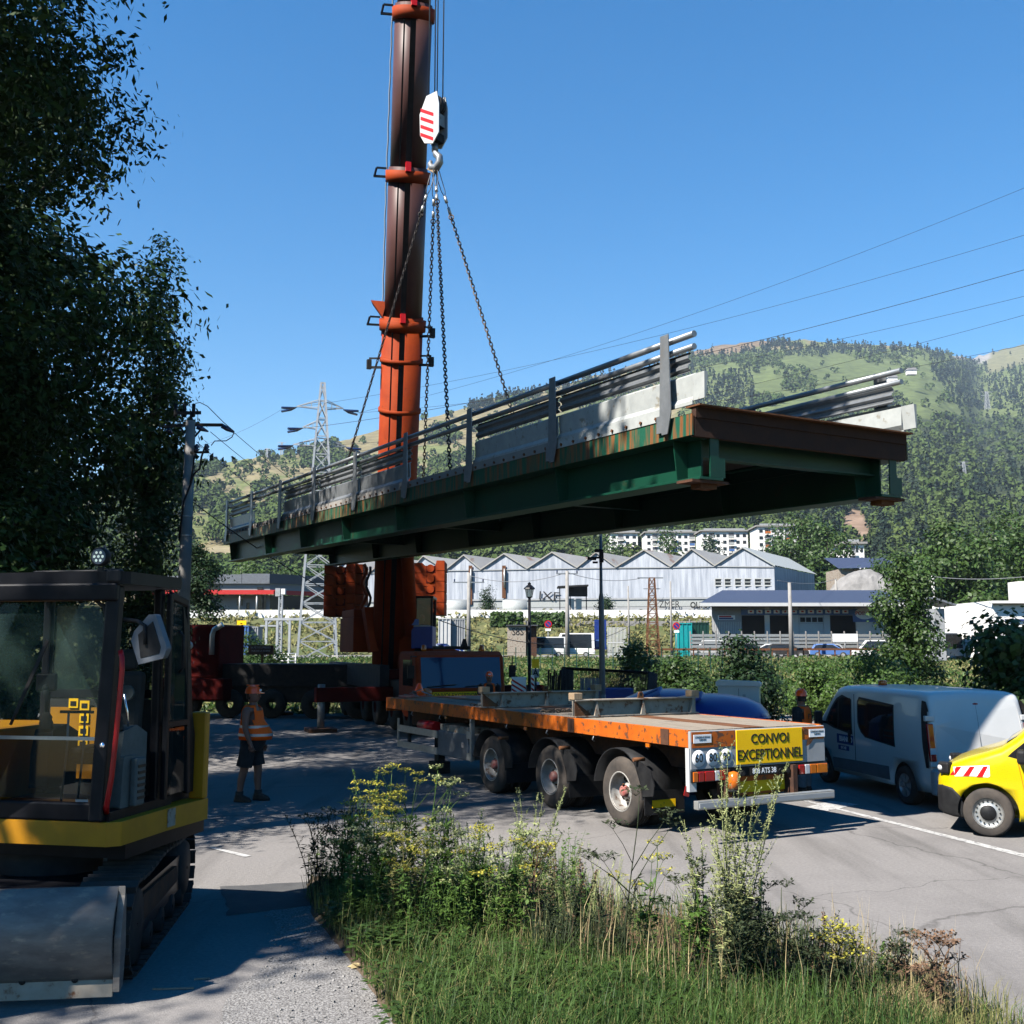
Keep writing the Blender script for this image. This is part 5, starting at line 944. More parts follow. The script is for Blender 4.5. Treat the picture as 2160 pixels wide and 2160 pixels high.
# local: x right, y forward, rear edge at y = 0
npl = 15
for k in range(npl):
    x0 = .06 + k * (TW - .12) / npl; MB().bx(x0 + .004, x0 + (TW - .12) / npl - .004, .07, TL - .05, TD - .05, TD - random.random() * .006).build('plank', 'wood_plank', tl)
MB().bx(1.05, 1.42, .06, TL - .06, TD - .004, TD + .004).build('deck_plate', 'rust', tl)
for x in (0, TW - .055): MB().bx(x, x + .055, .02, TL, TD - .235, TD + .004).build('side_rail', 'orange_chip', tl, .006)
MB().bx(0, TW, TL, TL + .06, TD - .3, TD + .004).build('front_rail', 'orange_chip', tl)
for y in (.45, 3.0): MB().bx(-.012, -.001, y, y + .19, TD - .23, TD - .01).build('patch', 'rust_dark', tl)
for x in (.62, 1.72): MB().bx(x, x + .16, .1, TL, .92, TD - .06).build('main_beam', 'rust_dark', tl)
for k in range(11): MB().bx(.06, TW - .06, .6 + k, .68 + k, TD - .2, TD - .055).build('cross_member', 'rust_dark', tl)
for k in range(7): MB().path([(.03, 1.0 + k * 1.45, TD - .235), (.0, 1.0 + k * 1.45, TD - .30), (.05, 1.03 + k * 1.45, TD - .33)], .012, 5).build('lashing_hook', 'steel_galv', tl)
for y in (.95, 4.6, 7.9): MB().box((-.012, y, TD - .27), (.02, .09, .05)).build('side_marker', 'amber_lamp', tl)
# rear panel
MB().bx(0, TW, -.035, .02, TD - .53, TD - .01).build('rear_panel', 'light_grey', tl, .008)
MB().bx(.02, .78, -.043, -.036, TD - .235, TD - .02).build('orange_band', 'orange_chip', tl); MB().bx(2.06, TW - .02, -.043, -.036, TD - .20, TD - .02).build('orange_band', 'orange_chip', tl)
MB().add([(2.12, -.045, TD - .30), (2.2, -.045, TD - .27), (2.3, -.045, TD - .17), (2.26, -.045, TD - .13), (2.15, -.045, TD - .19)], [(0, 1, 2, 3, 4)]).build('rust_patch', 'rust', tl, fix=False); MB().add([(2.08, -.045, TD - .12), (2.16, -.045, TD - .13), (2.17, -.045, TD - .05), (2.09, -.045, TD - .03)], [(0, 1, 2, 3)]).build('rust_patch', 'rust', tl, fix=False)
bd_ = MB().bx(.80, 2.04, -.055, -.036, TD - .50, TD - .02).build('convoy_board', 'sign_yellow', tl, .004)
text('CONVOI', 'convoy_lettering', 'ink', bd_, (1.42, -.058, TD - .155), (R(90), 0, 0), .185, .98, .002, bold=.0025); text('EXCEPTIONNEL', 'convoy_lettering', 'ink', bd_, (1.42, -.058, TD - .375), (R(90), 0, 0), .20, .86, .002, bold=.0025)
for i, t_ in enumerate(('60', '80', '90')):
    x = .135 + i * .245; d_ = MB().lathe([(.001, -.043), (.112, -.043), (.115, -.036)], 24, (x, 0, TD - .38), 'Y').build('speed_disc', 'white_print', tl); text(t_, 'speed_number', 'ink', d_, (x, -.046, TD - .38), (R(90), 0, 0), .17, .85, .001, bold=.002)
for x in (.2, 2.34):
    p_ = MB().bx(x - .155, x + .155, -.050, -.044, TD - .17, TD - .055).build('warning_plate', 'white_print', tl); text('ATTENTION CE VEHICULE\nSE DEPORTE', 'plate_lettering', 'ink', p_, (x, -.052, TD - .108), (R(90), 0, 0), .036, .62, .0008)
for x in (-.02,): MB().bx(x, x + .12, -.02, .06, .72, TD - .24).build('corner_post', 'white_paint', tl)
MB().bx(.1, 2.42, -.0, .06, TD - .66, TD - .535).build('light_beam', 'steel_dark', tl)
for x0, sg in ((.0, 1), (1.93, -1)):
    tb = MB().bx(x0, x0 + .57, -.06, -.001, TD - .70, TD - .545).build('tail_light', 'black_plastic', tl)
    segs = [('amber_lamp', .0, .09), ('red_lamp', .09, .2), ('red_lamp', .2, .38), ('lens_white', .38, .47), ('red_lamp', .47, .57)] if sg > 0 else [('amber_lamp', .35, .57), ('amber_lamp', .22, .35), ('lens_white', .12, .22), ('red_lamp', 0, .12)]
    for m_, a, b in segs: MB().bx(x0 + a + .006, x0 + b - .006, -.085, -.06, TD - .69, TD - .555).build('lens', m_, tb, .008)
np_ = MB().bx(1.02, 1.54, -.075, -.061, TD - .655, TD - .545).build('number_plate', 'ink', tl); text('808 ATS 38', 'plate_number', 'white_print', np_, (1.28, -.078, TD - .60), (R(90), 0, 0), .105, .88, .001, bold=.0015)
for x in (.75, .9, 1.62, 1.75): MB().tube((x, -.005, TD - .62), (x, -.06, TD - .62), .04, n=10).build('socket', 'black_plastic', tl)
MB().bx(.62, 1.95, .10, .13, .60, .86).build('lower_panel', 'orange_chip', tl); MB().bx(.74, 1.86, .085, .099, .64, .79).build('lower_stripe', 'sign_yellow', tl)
bc = MB().lathe([(.0, .98), (.07, .96), (.085, .86), (.095, .74), (.0, .74)], 14, (.66, -.14, 0)).build('beacon', 'amber_lamp', tl); MB().tube((.66, -.14, .5), (.66, -.14, .74), .035, n=10).build('beacon_stem', 'black_plastic', bc); MB().lathe([(.06, .69), (.09, .7), (.09, .74), (.06, .75)], 12, (.66, -.14, 0)).build('beacon_base', 'black_plastic', bc)
MB().bx(-.02, 2.5, -.2, -.1, .50, .615).build('bumper', 'alu', tl, .008); MB().bx(0, .86, -.215, -.2, .525, .59).build('bumper_inset', 'light_grey', tl); MB().bx(.92, 2.48, -.215, -.2, .525, .59).build('bumper_inset', 'light_grey', tl)
for x in (.55, 1.8): MB().bx(x, x + .08, -.1, .1, .5, 1.0).build('bumper_arm', 'rust_dark', tl)
MB().box((-.01, .05, .72), (.09, .01, .13), (0, .3, 0)).build('reflector', 'red_lamp', tl)
# wheels and mudguards
def truck_wheel(x, y, side):
    wl = thing('x', 'x', 'x') if False else None
    o = MB().lathe([(.27, -.15), (.31, -.155), (.40, -.165), (.47, -.155), (.505, -.125), (.522, -.09), (.522, .09), (.505, .125), (.47, .155), (.40, .165), (.31, .155), (.27, .15)], 36, (x, y, .522), 'X').build('tyre', 'rubber_dusty', tl)
    for k in range(4): MB().lathe([(.5225, -.085 + k * .05), (.527, -.083 + k * .05), (.527, -.052 + k * .05), (.5225, -.05 + k * .05)], 36, (x, y, .522), 'X').build('tread_rib', 'rubber', o)
    r_ = MB().lathe([(.285, -.155 * side * -1), (.275, .14 * side), (.265, .06 * side), (.26, -.02 * side), (.2, -.035 * side), (.14, -.02 * side), (.12, .02 * side), (.1, .05 * side), (.001, .05 * side)][1:], 32, (x, y, .522), 'X').build('rim', 'rim_steel', o)
    MB().lathe([(.272, .14 * side), (.288, .165 * side), (.30, .155 * side)], 32, (x, y, .522), 'X').build('rim_flange', 'rim_steel', o)
    for k in range(8):
        a = k * math.pi / 4 + .2; MB().lathe([(.001, -.022 * side), (.028, -.022 * side)], 10, (x + side * .012, y + .205 * math.cos(a), .522 + .205 * math.sin(a)), 'X').build('rim_hole', 'ink', r_)
    MB().lathe([(.09, .05 * side), (.085, .11 * side), (.06, .13 * side), (.001, .13 * side)], 16, (x, y, .522), 'X').build('hub', 'hub_red', r_)
    nb = MB()
    for k in range(10): a = k * math.pi / 5; nb.tube((x + side * -.02, y + .15 * math.cos(a), .522 + .15 * math.sin(a)), (x + side * .02, y + .15 * math.cos(a), .522 + .15 * math.sin(a)), .013, n=6)
    tag(nb.build('wheel_nuts', 'rust', r_), kind='stuff')
AXL = (1.75, 3.85, 6.0)
for ya in AXL:
    for x, sd in ((.19, -1), (.55, -1), (TW - .19, 1), (TW - .55, 1)): truck_wheel(x, ya, sd)
    MB().tube((.3, ya, .522), (TW - .3, ya, .522), .075, n=10).build('axle', 'steel_dark', tl)
    MB().bx(.66, .76, ya - .6, ya + .5, .56, .66).build('leaf_spring', 'rust_dark', tl)
    for x0, x1 in ((-.02, .72), (TW - .72, TW + .02)):
        g = MB(); n = 16; pr = [(.64 + (.0 if q == 0 else .014)) for q in (0, 1)]
        for q, x in ((0, x0), (0, x1), (1, x0), (1, x1)):
            for k in range(n + 1): a = R(8) + (math.pi - R(8) + R(4)) * k / n; g.v.append((x, ya + pr[q] * math.cos(a), .522 + pr[q] * math.sin(a)))
        m1 = n + 1
        for k in range(n): g.f += [(k, k + 1, m1 + k + 1, m1 + k), (2 * m1 + k, 3 * m1 + k, 3 * m1 + k + 1, 2 * m1 + k + 1), (k, 2 * m1 + k, 2 * m1 + k + 1, k + 1), (m1 + k, m1 + k + 1, 3 * m1 + k + 1, 3 * m1 + k)]; g.sm += [True, True, False, False]
        g.build('mudguard', 'black_plastic', tl)
        xo = x0 if x0 < 1 else x1 - .0; MB().prism([(ya - .62, .66), (ya - .64, .52), (ya - .40, 1.06), (ya - .2, 1.14)][:2] + [(ya - .92, .56), (ya - .95, .70), (ya - .86, .92), (ya - .62, 1.02), (ya - .44, 1.02)], x0 if x0 < 1 else x1 - .02, (x0 + .02) if x0 < 1 else x1, 'X').build('mudguard_skirt', 'black_plastic', tl)
        fl = MB().bx(x0 + .01, x1 - .01, ya - .70, ya - .685, .26, .60).build('mud_flap', 'black_plastic', tl)
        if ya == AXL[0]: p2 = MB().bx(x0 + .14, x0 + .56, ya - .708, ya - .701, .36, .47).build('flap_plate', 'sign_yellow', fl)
    MB().tube((-.1, ya - .55, 1.05), (.1, ya - .55, 1.05), .03, n=8).build('grab_rod', 'rust', tl)
# toolbox and side guard
MB().bx(.02, .55, 6.95, 8.35, .50, 1.0).build('toolbox', 'grey_paint', tl, .02); MB().bx(-.0, .019, 7.1, 7.2, .74, .84).build('toolbox_latch', 'chrome', tl); MB().bx(.05, .5, 7.0, 8.3, 1.0, 1.13).build('toolbox_rack', 'cream_rust', tl)
for z in (.52, .93): MB().bx(-.01, .019, 6.74, 6.95, z, z + .14).build('guard_bracket', 'alu', tl)
MB().bx(.02, .09, 6.8, 6.88, .5, TD - .24).build('guard_post', 'alu', tl)
for z in (.50, .84): MB().bx(.0, .03, 8.36, 10.4, z, z + .14).build('side_guard', 'alu', tl)
MB().bx(.0, .03, 10.405, 10.47, .5, 1.12).build('side_guard_end', 'alu', tl); MB().bx(.04, .1, 9.9, 9.98, .5, TD - .24).build('guard_post', 'steel_dark', tl); MB().tube((.12, 8.6, 1.03), (.12, 9.4, 1.03), .12, n=12).build('air_tank', 'red_paint', tl)
for x in (.55, 1.85): MB().bx(x - .08, x + .08, 9.3, 9.5, .25, 1.2).build('landing_leg', 'steel_dark', tl); MB().bx(x - .16, x + .16, 9.2, 9.6, .0, .25).build('landing_foot', 'steel_dark', tl)
# ---------------------------------------------------------------- cross beams lying on the deck
def dk(x, y, z): return TM @ Vector((x, y, TD + z))
for yb, lab, bl0, xs in ((3.05, 'cream steel cross beam near the rear of the trailer deck', 2.52, .0), (6.25, 'cream steel cross beam at the middle of the trailer deck', 2.6, -.05)):
    o = thing('cross_beam', lab, 'steel beam', dk(0, yb, .012), TA, 'steel cross beams on the trailer deck')
    MB().bx(xs, bl0, -.11, .11, 0, .018).build('bottom_flange', 'cream_rust', o); MB().bx(xs, bl0, -.11, .11, .262, .28).build('top_flange', 'cream_rust', o); MB().bx(xs, bl0, -.008, .008, .018, .262).build('web', 'cream_rust', o)
    for x in (xs + .42, 1.35, bl0 - .12): MB().prism([(x - .05, .019), (x + .05, .019), (x + .004, .25), (x - .004, .25)], -.10, -.012, 'Y').build('stiffener', 'cream_rust', o)
    MB().prism([(xs + .02, .019), (xs + .36, .019), (xs + .02, .261)], -.05, -.04, 'Y').build('gusset', 'rust', o)
    for x in (xs - .02, bl0 - .14): MB().bx(x, x + .16, -.09, .09, .283, .39).build('timber_block', 'wood_block', o, .006)
    lg = MB().prism([(1.3, .281), (1.42, .281), (1.41, .35), (1.385, .385), (1.335, .385), (1.31, .35)], -.012, .012, 'Y').build('lifting_eye', 'rust', o); MB().lathe([(.001, -.014), (.025, -.014)], 10, (1.36, 0, .345), 'Y').build('eye_hole', 'ink', lg)
def heap_chain(label, pts, m='chain_rust', r=.012):
    mb = MB(); P_ = [dk(*p) for p in pts]
    for a, b in zip(P_[:-1], P_[1:]): links(mb, a, b, .075, r, .055)
    one(mb, 'deck_chain', m, label, 'chain', 'chains lying on the trailer')
heap_chain('rusty chain lying along the deck beside the rear beam', [(.25, 4.5, .02), (.5, 4.35, .025), (.85, 4.5, .02), (1.1, 4.3, .03), (.7, 4.6, .03), (.4, 4.7, .03), (1.2, 4.55, .02), (1.5, 4.35, .02)])
heap_chain('short rusty chain by the front beam', [(.15, 7.1, .02), (.4, 6.95, .02), (.62, 7.05, .02)])
rt = thing('load_binder', 'steel load binder lying on the deck before the front beam', 'load binder', dk(.35, 6.75, .05), TA + .3); MB().tube((-.25, 0, 0), (.25, 0, 0), .025, n=8).build('screw', 'steel_galv', rt); MB().tube((-.1, 0, 0), (.12, 0, 0), .045, n=10).build('barrel', 'rust_dark', rt); MB().path([(.25, 0, 0), (.33, .04, 0), (.36, 0, 0), (.32, -.03, 0)], .018, 6).build('hook', 'rust', rt)
st = thing('strap_heap', 'heap of grey lashing straps at the front corner of the deck', 'straps', dk(.45, 10.3, .01), TA)
for k in range(6): MB().bar((random.uniform(-.3, .3), random.uniform(-.3, .3), .03 + k * .015), (random.uniform(-.3, .4), random.uniform(-.3, .3), .05 + k * .03), .07, .012).build('strap', 'cloth_grey', st)
MB().lathe([(.02, 0), (.2, 0), (.2, .05), (.02, .05)], 14, (-.2, .2, .01)).build('strap_roll', 'hub_red', st); MB().lathe([(.0, .0), (.16, 0), (.03, .3), (0, .3)], 14, (.15, .35, .02)).build('cone', 'helmet', st)
# ================================================================ vans
def loft_body(name, m, par, st, shear=None, tum=.10, belt=1.05, top=1.95, cuts=()):
    """st: stations (y, bottom z, top z, half width, corner radius) from rear to front"""
    mb = MB(); K = None
    def hwf(hw, z): return hw * (1 - tum * max(0, (z - belt) / (top - belt)) ** 1.3 - .035 * max(0, (.62 - z) / .35) ** 2)
    for (y, zb, zt, hw, r) in st:
        L_ = []; zs = [zb + (zt - r - zb) * k / 9 for k in range(10)]
        L_ = [(hwf(hw, z), z) for z in zs]; x0 = hwf(hw, zt - r)
        for k in range(1, 5): a = math.pi / 2 * k / 4; L_.append((x0 - r * (1 - math.cos(a)), zt - r + r * math.sin(a)))
        L_ += [((x0 - r) * q, zt + .02 * (1 - q * q)) for q in (.66, .33)]
        ring = [(-x, z) for x, z in L_] + [(0, zt + .02)] + [(x, z) for x, z in L_[::-1]]; K = len(ring)
        mb.v += [(x, y + (shear(z) if shear else 0), z) for x, z in ring]
    n = len(st)
    for i in range(n - 1):
        for k in range(K):
            k2 = (k + 1) % K; mb.f.append((i * K + k, i * K + k2, (i + 1) * K + k2, (i + 1) * K + k)); mb.sm.append(k2 != 0)
    mb.f += [tuple(range(K)), tuple(range((n - 1) * K, n * K))]; mb.sm += [False, False]
    o = mb.build(name, m, par)
    if cuts:
        tmp = []
        for (x0, x1, y, z, r) in cuts:
            c = MB().lathe([(.0001, x0), (r, x0), (r, x1), (.0001, x1)], 40, (0, y, z), 'X').build('cutter', None); tmp.append(c)
            d = o.modifiers.new('cut', 'BOOLEAN'); d.object = c; d.operation = 'DIFFERENCE'; d.solver = 'EXACT'
        par_, o.parent = o.parent, None
        bpy.context.view_layer.update(); dg = bpy.context.evaluated_depsgraph_get(); me = bpy.data.meshes.new_from_object(o.evaluated_get(dg)); o.modifiers.clear(); old = o.data; o.data = me
        if not me.materials: me.materials.append(M[m])
        o.parent = par_
        for c in tmp: bpy.data.objects.remove(c)
    return o, hwf
def strips(poly, mp, n=10, k=6):
    z0 = min(p[1] for p in poly); z1 = max(p[1] for p in poly); V = []; F = []
    for i in range(n + 1):
        z = z0 + (z1 - z0) * (.0005 + .999 * i / n); ys = []
        for (ya, za), (yb, zb) in zip(poly, poly[1:] + poly[:1]):
            if (za - z) * (zb - z) <= 0 and abs(za - zb) > 1e-9: ys.append(ya + (yb - ya) * (z - za) / (zb - za))
        a, b = (min(ys), max(ys)) if ys else (0, 0)
        V += [mp(a + (b - a) * j / k, z) for j in range(k + 1)]
    for i in range(n): F += [(i * (k + 1) + j, i * (k + 1) + j + 1, (i + 1) * (k + 1) + j + 1, (i + 1) * (k + 1) + j) for j in range(k)]
    return V, F, True
def side_patch(name, m, par, poly, f, side, off=.006, fix=False):
    return MB().add(*strips(poly, lambda y, z: (side * (f(z) + off), y, z))).build(name, m, par, fix=fix)
# ---------------------------------------------------------------- white van
VA = .165; q = G(1914, 1697); F_ = Vector((-math.sin(VA), math.cos(VA), 0)); Rr = Vector((math.cos(VA), math.sin(VA), 0))
vo = q - F_ * .86 + Rr * .9
vn_ = thing('white_van', 'white panel van parked in shade behind the trailer', 'van', vo, VA)
leanr = lambda z: .16 * max(0, (z - .9) / 1.05) ** 1.6
VST = [(0, .36, 1.80, .80, .10), (.02, .32, 1.87, .88, .12), (.07, .30, 1.91, .93, .13), (.3, .29, 1.94, .95, .13), (1.2, .28, 1.955, .955, .13), (2.4, .28, 1.96, .955, .13), (3.0, .28, 1.95, .95, .14), (3.25, .28, 1.91, .95, .16), (3.5, .28, 1.76, .95, .2), (3.8, .28, 1.52, .95, .2), (4.1, .28, 1.25, .945, .16), (4.35, .28, 1.12, .93, .14), (4.6, .3, .98, .88, .14), (4.74, .34, .84, .8, .12), (4.78, .40, .72, .72, .1)]
vb, vf = loft_body('body', 'white_paint', vn_, VST, lambda z: leanr(z) * 1.0, cuts=((-1.2, -.6, .86, .33, .40), (.6, 1.2, .86, .33, .40), (-1.2, -.6, 3.95, .33, .40), (.6, 1.2, 3.95, .33, .40)))
f1 = lambda z: vf(.955, z)
def vp(name, m, poly, side=-1, par=None, off=.005): return side_patch(name, m, par or vn_, [(y + leanr(z), z) for y, z in poly], f1, side, off)
for s in (-1, 1):
    vp('side_window', 'dark_glass', [(1.12, .98), (2.05, 1.02), (2.32, 1.16), (2.40, 1.30), (2.40, 1.66), (2.34, 1.72), (1.12, 1.70)], s)
    vp('side_window_rim', 'black_paint', [(1.08, .95), (2.08, .99), (2.36, 1.14), (2.44, 1.28), (2.44, 1.69), (2.36, 1.76), (1.08, 1.74)], s, off=.002)
    dw = vp('door_window', 'dark_glass', [(2.68, 1.08), (3.34, 1.14), (3.72, 1.22), (3.5, 1.46), (3.28, 1.64), (3.05, 1.72), (2.70, 1.72)], s); vp('door_window_rim', 'black_paint', [(2.64, 1.04), (3.35, 1.10), (3.8, 1.19), (3.54, 1.49), (3.30, 1.69), (3.05, 1.77), (2.66, 1.76)], s, off=.002)
    MB().bar((s * (f1(1.2) + .008), 3.2 + leanr(1.2), 1.13), (s * (f1(1.7) + .008), 3.16 + leanr(1.65), 1.68), .03).build('window_divider', 'black_paint', dw)
    vp('sill_strip', 'grey_paint', [(1.32, .36), (3.5, .36), (3.5, .56), (1.32, .60)], s); vp('rear_pillar', 'black_plastic', [(-.05, 1.62), (.12, 1.64), (.13, 1.80), (.02, 1.79)], s)
    vp('pillar_cover', 'black_plastic', [(.02, .70), (.10, .70), (.17, 1.0), (.19, 1.6), (.15, 1.80), (.0, 1.79), (-.02, 1.2)], s, off=.004)
    for yy in (2.56,): MB().path([(s * f1(z), yy + leanr(z), z) for z in (.45, .6, .8, 1.05, 1.2, 1.4, 1.6, 1.8)], .006, 6).build('door_seam', 'black_paint', vn_)
    hd = MB().box((s * (f1(1.0) + .015), 2.75, 1.0), (.03, .09, .24)).build('door_handle', 'black_plastic', vn_, .012)
    MB().path([(s * .93, 3.7, 1.2), (s * 1.08, 3.72, 1.22)], .03, 6).build('mirror_arm', 'black_plastic', vn_); MB().box((s * 1.14, 3.7, 1.28), (.14, .14, .3)).build('mirror', 'black_plastic', vn_, .03)
    for yy in (.86, 3.95):
        t_ = MB().lathe([(.2, -.1), (.22, -.105), (.29, -.11), (.325, -.085), (.33, -.05), (.33, .05), (.325, .085), (.29, .11), (.22, .105), (.2, .1)], 28, (s * .83, yy, .33), 'X').build('tyre', 'rubber', vn_)
        r_ = MB().lathe([(.215, s * .10), (.2, s * .07), (.19, s * .05), (.001, s * .06)], 24, (s * .83, yy, .33), 'X').build('wheel_trim', 'steel_galv', t_)
        for k in range(6): a = k * math.pi / 3; MB().prism([(.05, -.018), (.19, -.05), (.19, .05), (.05, .018)], s * .068, s * .09, 'X').xf(Matrix.Translation((s * .83, yy, .33)) @ Matrix.Rotation(a, 4, 'X')).build('trim_spoke', 'alu', r_)
        MB().lathe([(.395, s * .60), (.395, s * .90)], 24, (0, yy, .33), 'X', arc=(-.1, math.pi + .1)).build('wheel_well', 'black_plastic', vn_)
    tlp = MB().box((s * .90, -.005 + leanr(1.1), 1.12), (.12, .06, .62), (-.12, 0, 0)).build('tail_light', 'red_lamp', vn_, .02); MB().box((s * .90, -.03 + leanr(.98), .98), (.10, .04, .1), (-.1, 0, 0)).build('reverse_lens', 'lens_white', tlp); MB().box((s * .88, .02 + leanr(1.52), 1.51), (.16, .07, .09)).build('hinge', 'white_paint', vn_, .01)
    MB().box((s * .87, -.01, .77), (.16, .06, .09)).build('hinge', 'white_paint', vn_, .01)
    MB().box((s * .80, -.06, .48), (.30, .16, .42)).build('bumper_corner', 'light_grey', vn_, .04)
MB().bx(-.66, .66, -.12, .02, .32, .54).build('rear_bumper', 'light_grey', vn_, .04)
MB().path([(0, leanr(z) + .002, z) for z in (.56, .8, 1.0, 1.2, 1.4, 1.6, 1.78)], .003, 6).build('door_seam', 'grey_paint', vn_)
MB().box((-.06, -.02, .86), (.07, .06, .24)).build('rear_handle', 'black_plastic', vn_, .015); MB().ball((0, leanr(1.74) + .012, 1.735), .05, 12, 6, (1.7, .3, .55)).build('brake_lamp', 'red_lamp', vn_)
text('RENAULT', 'van_lettering', 'steel_dark', vn_, (-.52, -.008, .74), (R(90), 0, 0), .075, 1.3, .002, bold=.001); text('DCI', 'van_lettering', 'steel_dark', vn_, (-.45, -.008, .6), (R(90), 0, 0), .06, 1.1, .002)
MB().bx(-.45, .1, -.135, -.121, .38, .49).build('number_plate', 'white_print', vn_)
lg_ = side_patch('company_sticker', 'blue_paint', vn_, [(2.62, .84), (3.3, .84), (3.3, 1.02), (2.62, 1.02)], f1, -1, .003); text('BIANCO', 'company_lettering', 'white_print', lg_, (-(f1(.93) + .008), 2.92, .93), (R(90), 0, R(-90)), .14, 1, .001, bold=.002)
lg2 = side_patch('company_sticker', 'blue_paint', vn_, [(2.8, .72), (3.25, .72), (3.25, .81), (2.8, .81)], f1, -1, .003); text('04 348', 'company_lettering', 'white_print', lg2, (-(f1(.765) + .008), 3.02, .765), (R(90), 0, R(-90)), .08, 1, .001)
MB().add([(-.78, 3.42, 1.80), (.78, 3.42, 1.80), (.84, 4.12, 1.28), (-.84, 4.12, 1.28)], [(0, 1, 2, 3)]).build('windscreen', 'window_dark', vn_, fix=False)
MB().lathe([(0, 1.97), (.085, 1.97), (.08, 2.05), (.05, 2.07), (0, 2.07)], 14, (-.35, 2.55, 0)).build('roof_beacon', 'amber_lamp', vn_); MB().tube((0, 2.2, 1.96), (.0, 2.12, 2.10), .012, n=6).build('aerial', 'black_plastic', vn_)
for y in (2.9, 2.2): MB().box((-.45, y, 1.0), (.45, .14, .7)).build('seat', 'cloth_dark', vn_)
# ---------------------------------------------------------------- yellow van
YA = 1.08; q = G(2088, 1765); F_ = Vector((-math.sin(YA), math.cos(YA), 0)); Rr = Vector((math.cos(YA), math.sin(YA), 0))
yo = q + F_ * .93 + Rr * .88
yv = thing('yellow_van', 'bright yellow van with red and white stripes at the right edge', 'van', yo, YA)
YST = [(-4.9, .3, 1.80, .85, .12), (-4.8, .26, 1.9, .93, .14), (-3.0, .24, 1.92, .95, .16), (-2.2, .24, 1.90, .95, .16), (-1.9, .24, 1.82, .95, .17), (-1.6, .24, 1.64, .95, .17), (-1.35, .24, 1.42, .95, .17), (-1.15, .24, 1.27, .945, .16), (-.95, .24, 1.19, .935, .15), (-.7, .24, 1.11, .90, .15), (-.48, .25, 1.02, .84, .14), (-.33, .28, .92, .76, .12), (-.25, .34, .80, .68, .1)]
yb, yf = loft_body('body', 'yellow_paint', yv, YST, cuts=((-1.2, -.55, -.93, .34, .41), (.55, 1.2, -.93, .34, .41), (-1.2, -.55, -4.1, .34, .41), (.55, 1.2, -4.1, .34, .41)))
def hwy(y): return float(np.interp(y, [s_[0] for s_ in YST], [s_[3] for s_ in YST]))
def ypatch(name, m, poly, side=-1, off=.006, par=None): return MB().add(*strips(poly, lambda y, z: (side * (yf(hwy(y), z) + off), y, z))).build(name, m, par or yv, fix=False)
for s in (-1, 1):
    ypatch('door_window', 'dark_glass', [(-2.35, 1.16), (-1.62, 1.14), (-1.42, 1.17), (-1.78, 1.5), (-2.05, 1.66), (-2.35, 1.68)], s); ypatch('window_rim', 'black_paint', [(-2.4, 1.12), (-1.5, 1.08), (-1.18, 1.10), (-1.30, 1.22), (-1.72, 1.58), (-2.02, 1.72), (-2.4, 1.74)], s, .003)
    ypatch('sill', 'black_plastic', [(-3.6, .27), (-1.42, .27), (-1.42, .36), (-3.6, .36)], s, .006)
    st_ = ypatch('warning_stripe', 'white_print', [(-.98, .84), (-.50, .82), (-.48, .96), (-.98, 1.01)], s, .006)
    for k in range(3): y0 = -.96 + k * .185; MB().add([(s * (yf(hwy(y), z) + .009), y, z) for y, z in ((y0 + .08, .84), (y0 + .16, .835), (y0 + .06, .99 - k * .015), (y0 - .01 if k else y0, .995 - k * .015))], [(0, 1, 2, 3)]).build('red_stripe', 'red_paint', st_, fix=False)
    MB().box((s * 1.10, -1.42, 1.16), (.22, .13, .2)).build('mirror', 'black_plastic', yv, .04); MB().bar((s * .9, -1.40, 1.10), (s * 1.05, -1.41, 1.10), .08, .05).build('mirror_arm', 'black_plastic', yv)
    MB().box((s * .75, -.37, .93), (.14, .18, .17), (0, 0, s * .5)).build('headlight', 'black_plastic', yv, .03); MB().ball((s * .755, -.31, .93), .055, 12, 6).build('headlight_lens', 'lens_white', yv)
    MB().bar((s * (yf(.95, .5) + .002), -1.46, .40), (s * (yf(.95, 1.0) + .002), -1.36, 1.05), .008).build('door_seam', 'amber_lamp', yv)
    for yy in (-.93, -4.1):
        t_ = MB().lathe([(.2, -.105), (.22, -.11), (.30, -.115), (.335, -.09), (.34, -.05), (.34, .05), (.335, .09), (.30, .115), (.22, .11), (.2, .105)], 32, (s * .84, yy, .34), 'X').build('tyre', 'rubber_dusty', yv)
        r_ = MB().lathe([(.212, s * .115), (.20, s * .10), (.19, s * .07), (.12, s * .085), (.1, s * .1), (.001, s * .1)], 28, (s * .84, yy, .34), 'X').build('rim', 'alu', t_)
        for k in range(16): a = k * math.pi / 8; MB().lathe([(.001, s * .086), (.013, s * .086)], 8, (s * .845, yy + .158 * math.cos(a), .34 + .158 * math.sin(a)), 'X').build('rim_hole', 'ink', r_)
        MB().lathe([(.11, s * .101), (.1, s * .115), (.001, s * .118)], 20, (s * .84, yy, .34), 'X').build('hub_cap', 'black_plastic', r_)
        MB().lathe([(.405, s * .56), (.405, s * .92)], 26, (0, yy, .34), 'X', arc=(-.1, math.pi + .1)).build('wheel_well', 'black_plastic', yv)
loft_body('front_bumper', 'black_plastic', yv, [(-.62, .235, .42, .905, .04), (-.56, .235, .55, .885, .04), (-.46, .24, .66, .85, .05), (-.32, .265, .70, .768, .06), (-.235, .32, .68, .69, .06)]); MB().add([(-.72, -1.95, 1.80), (.72, -1.95, 1.80), (.80, -1.2, 1.33), (-.80, -1.2, 1.33)], [(0, 1, 2, 3)]).build('windscreen', 'window_dark', yv, fix=False)
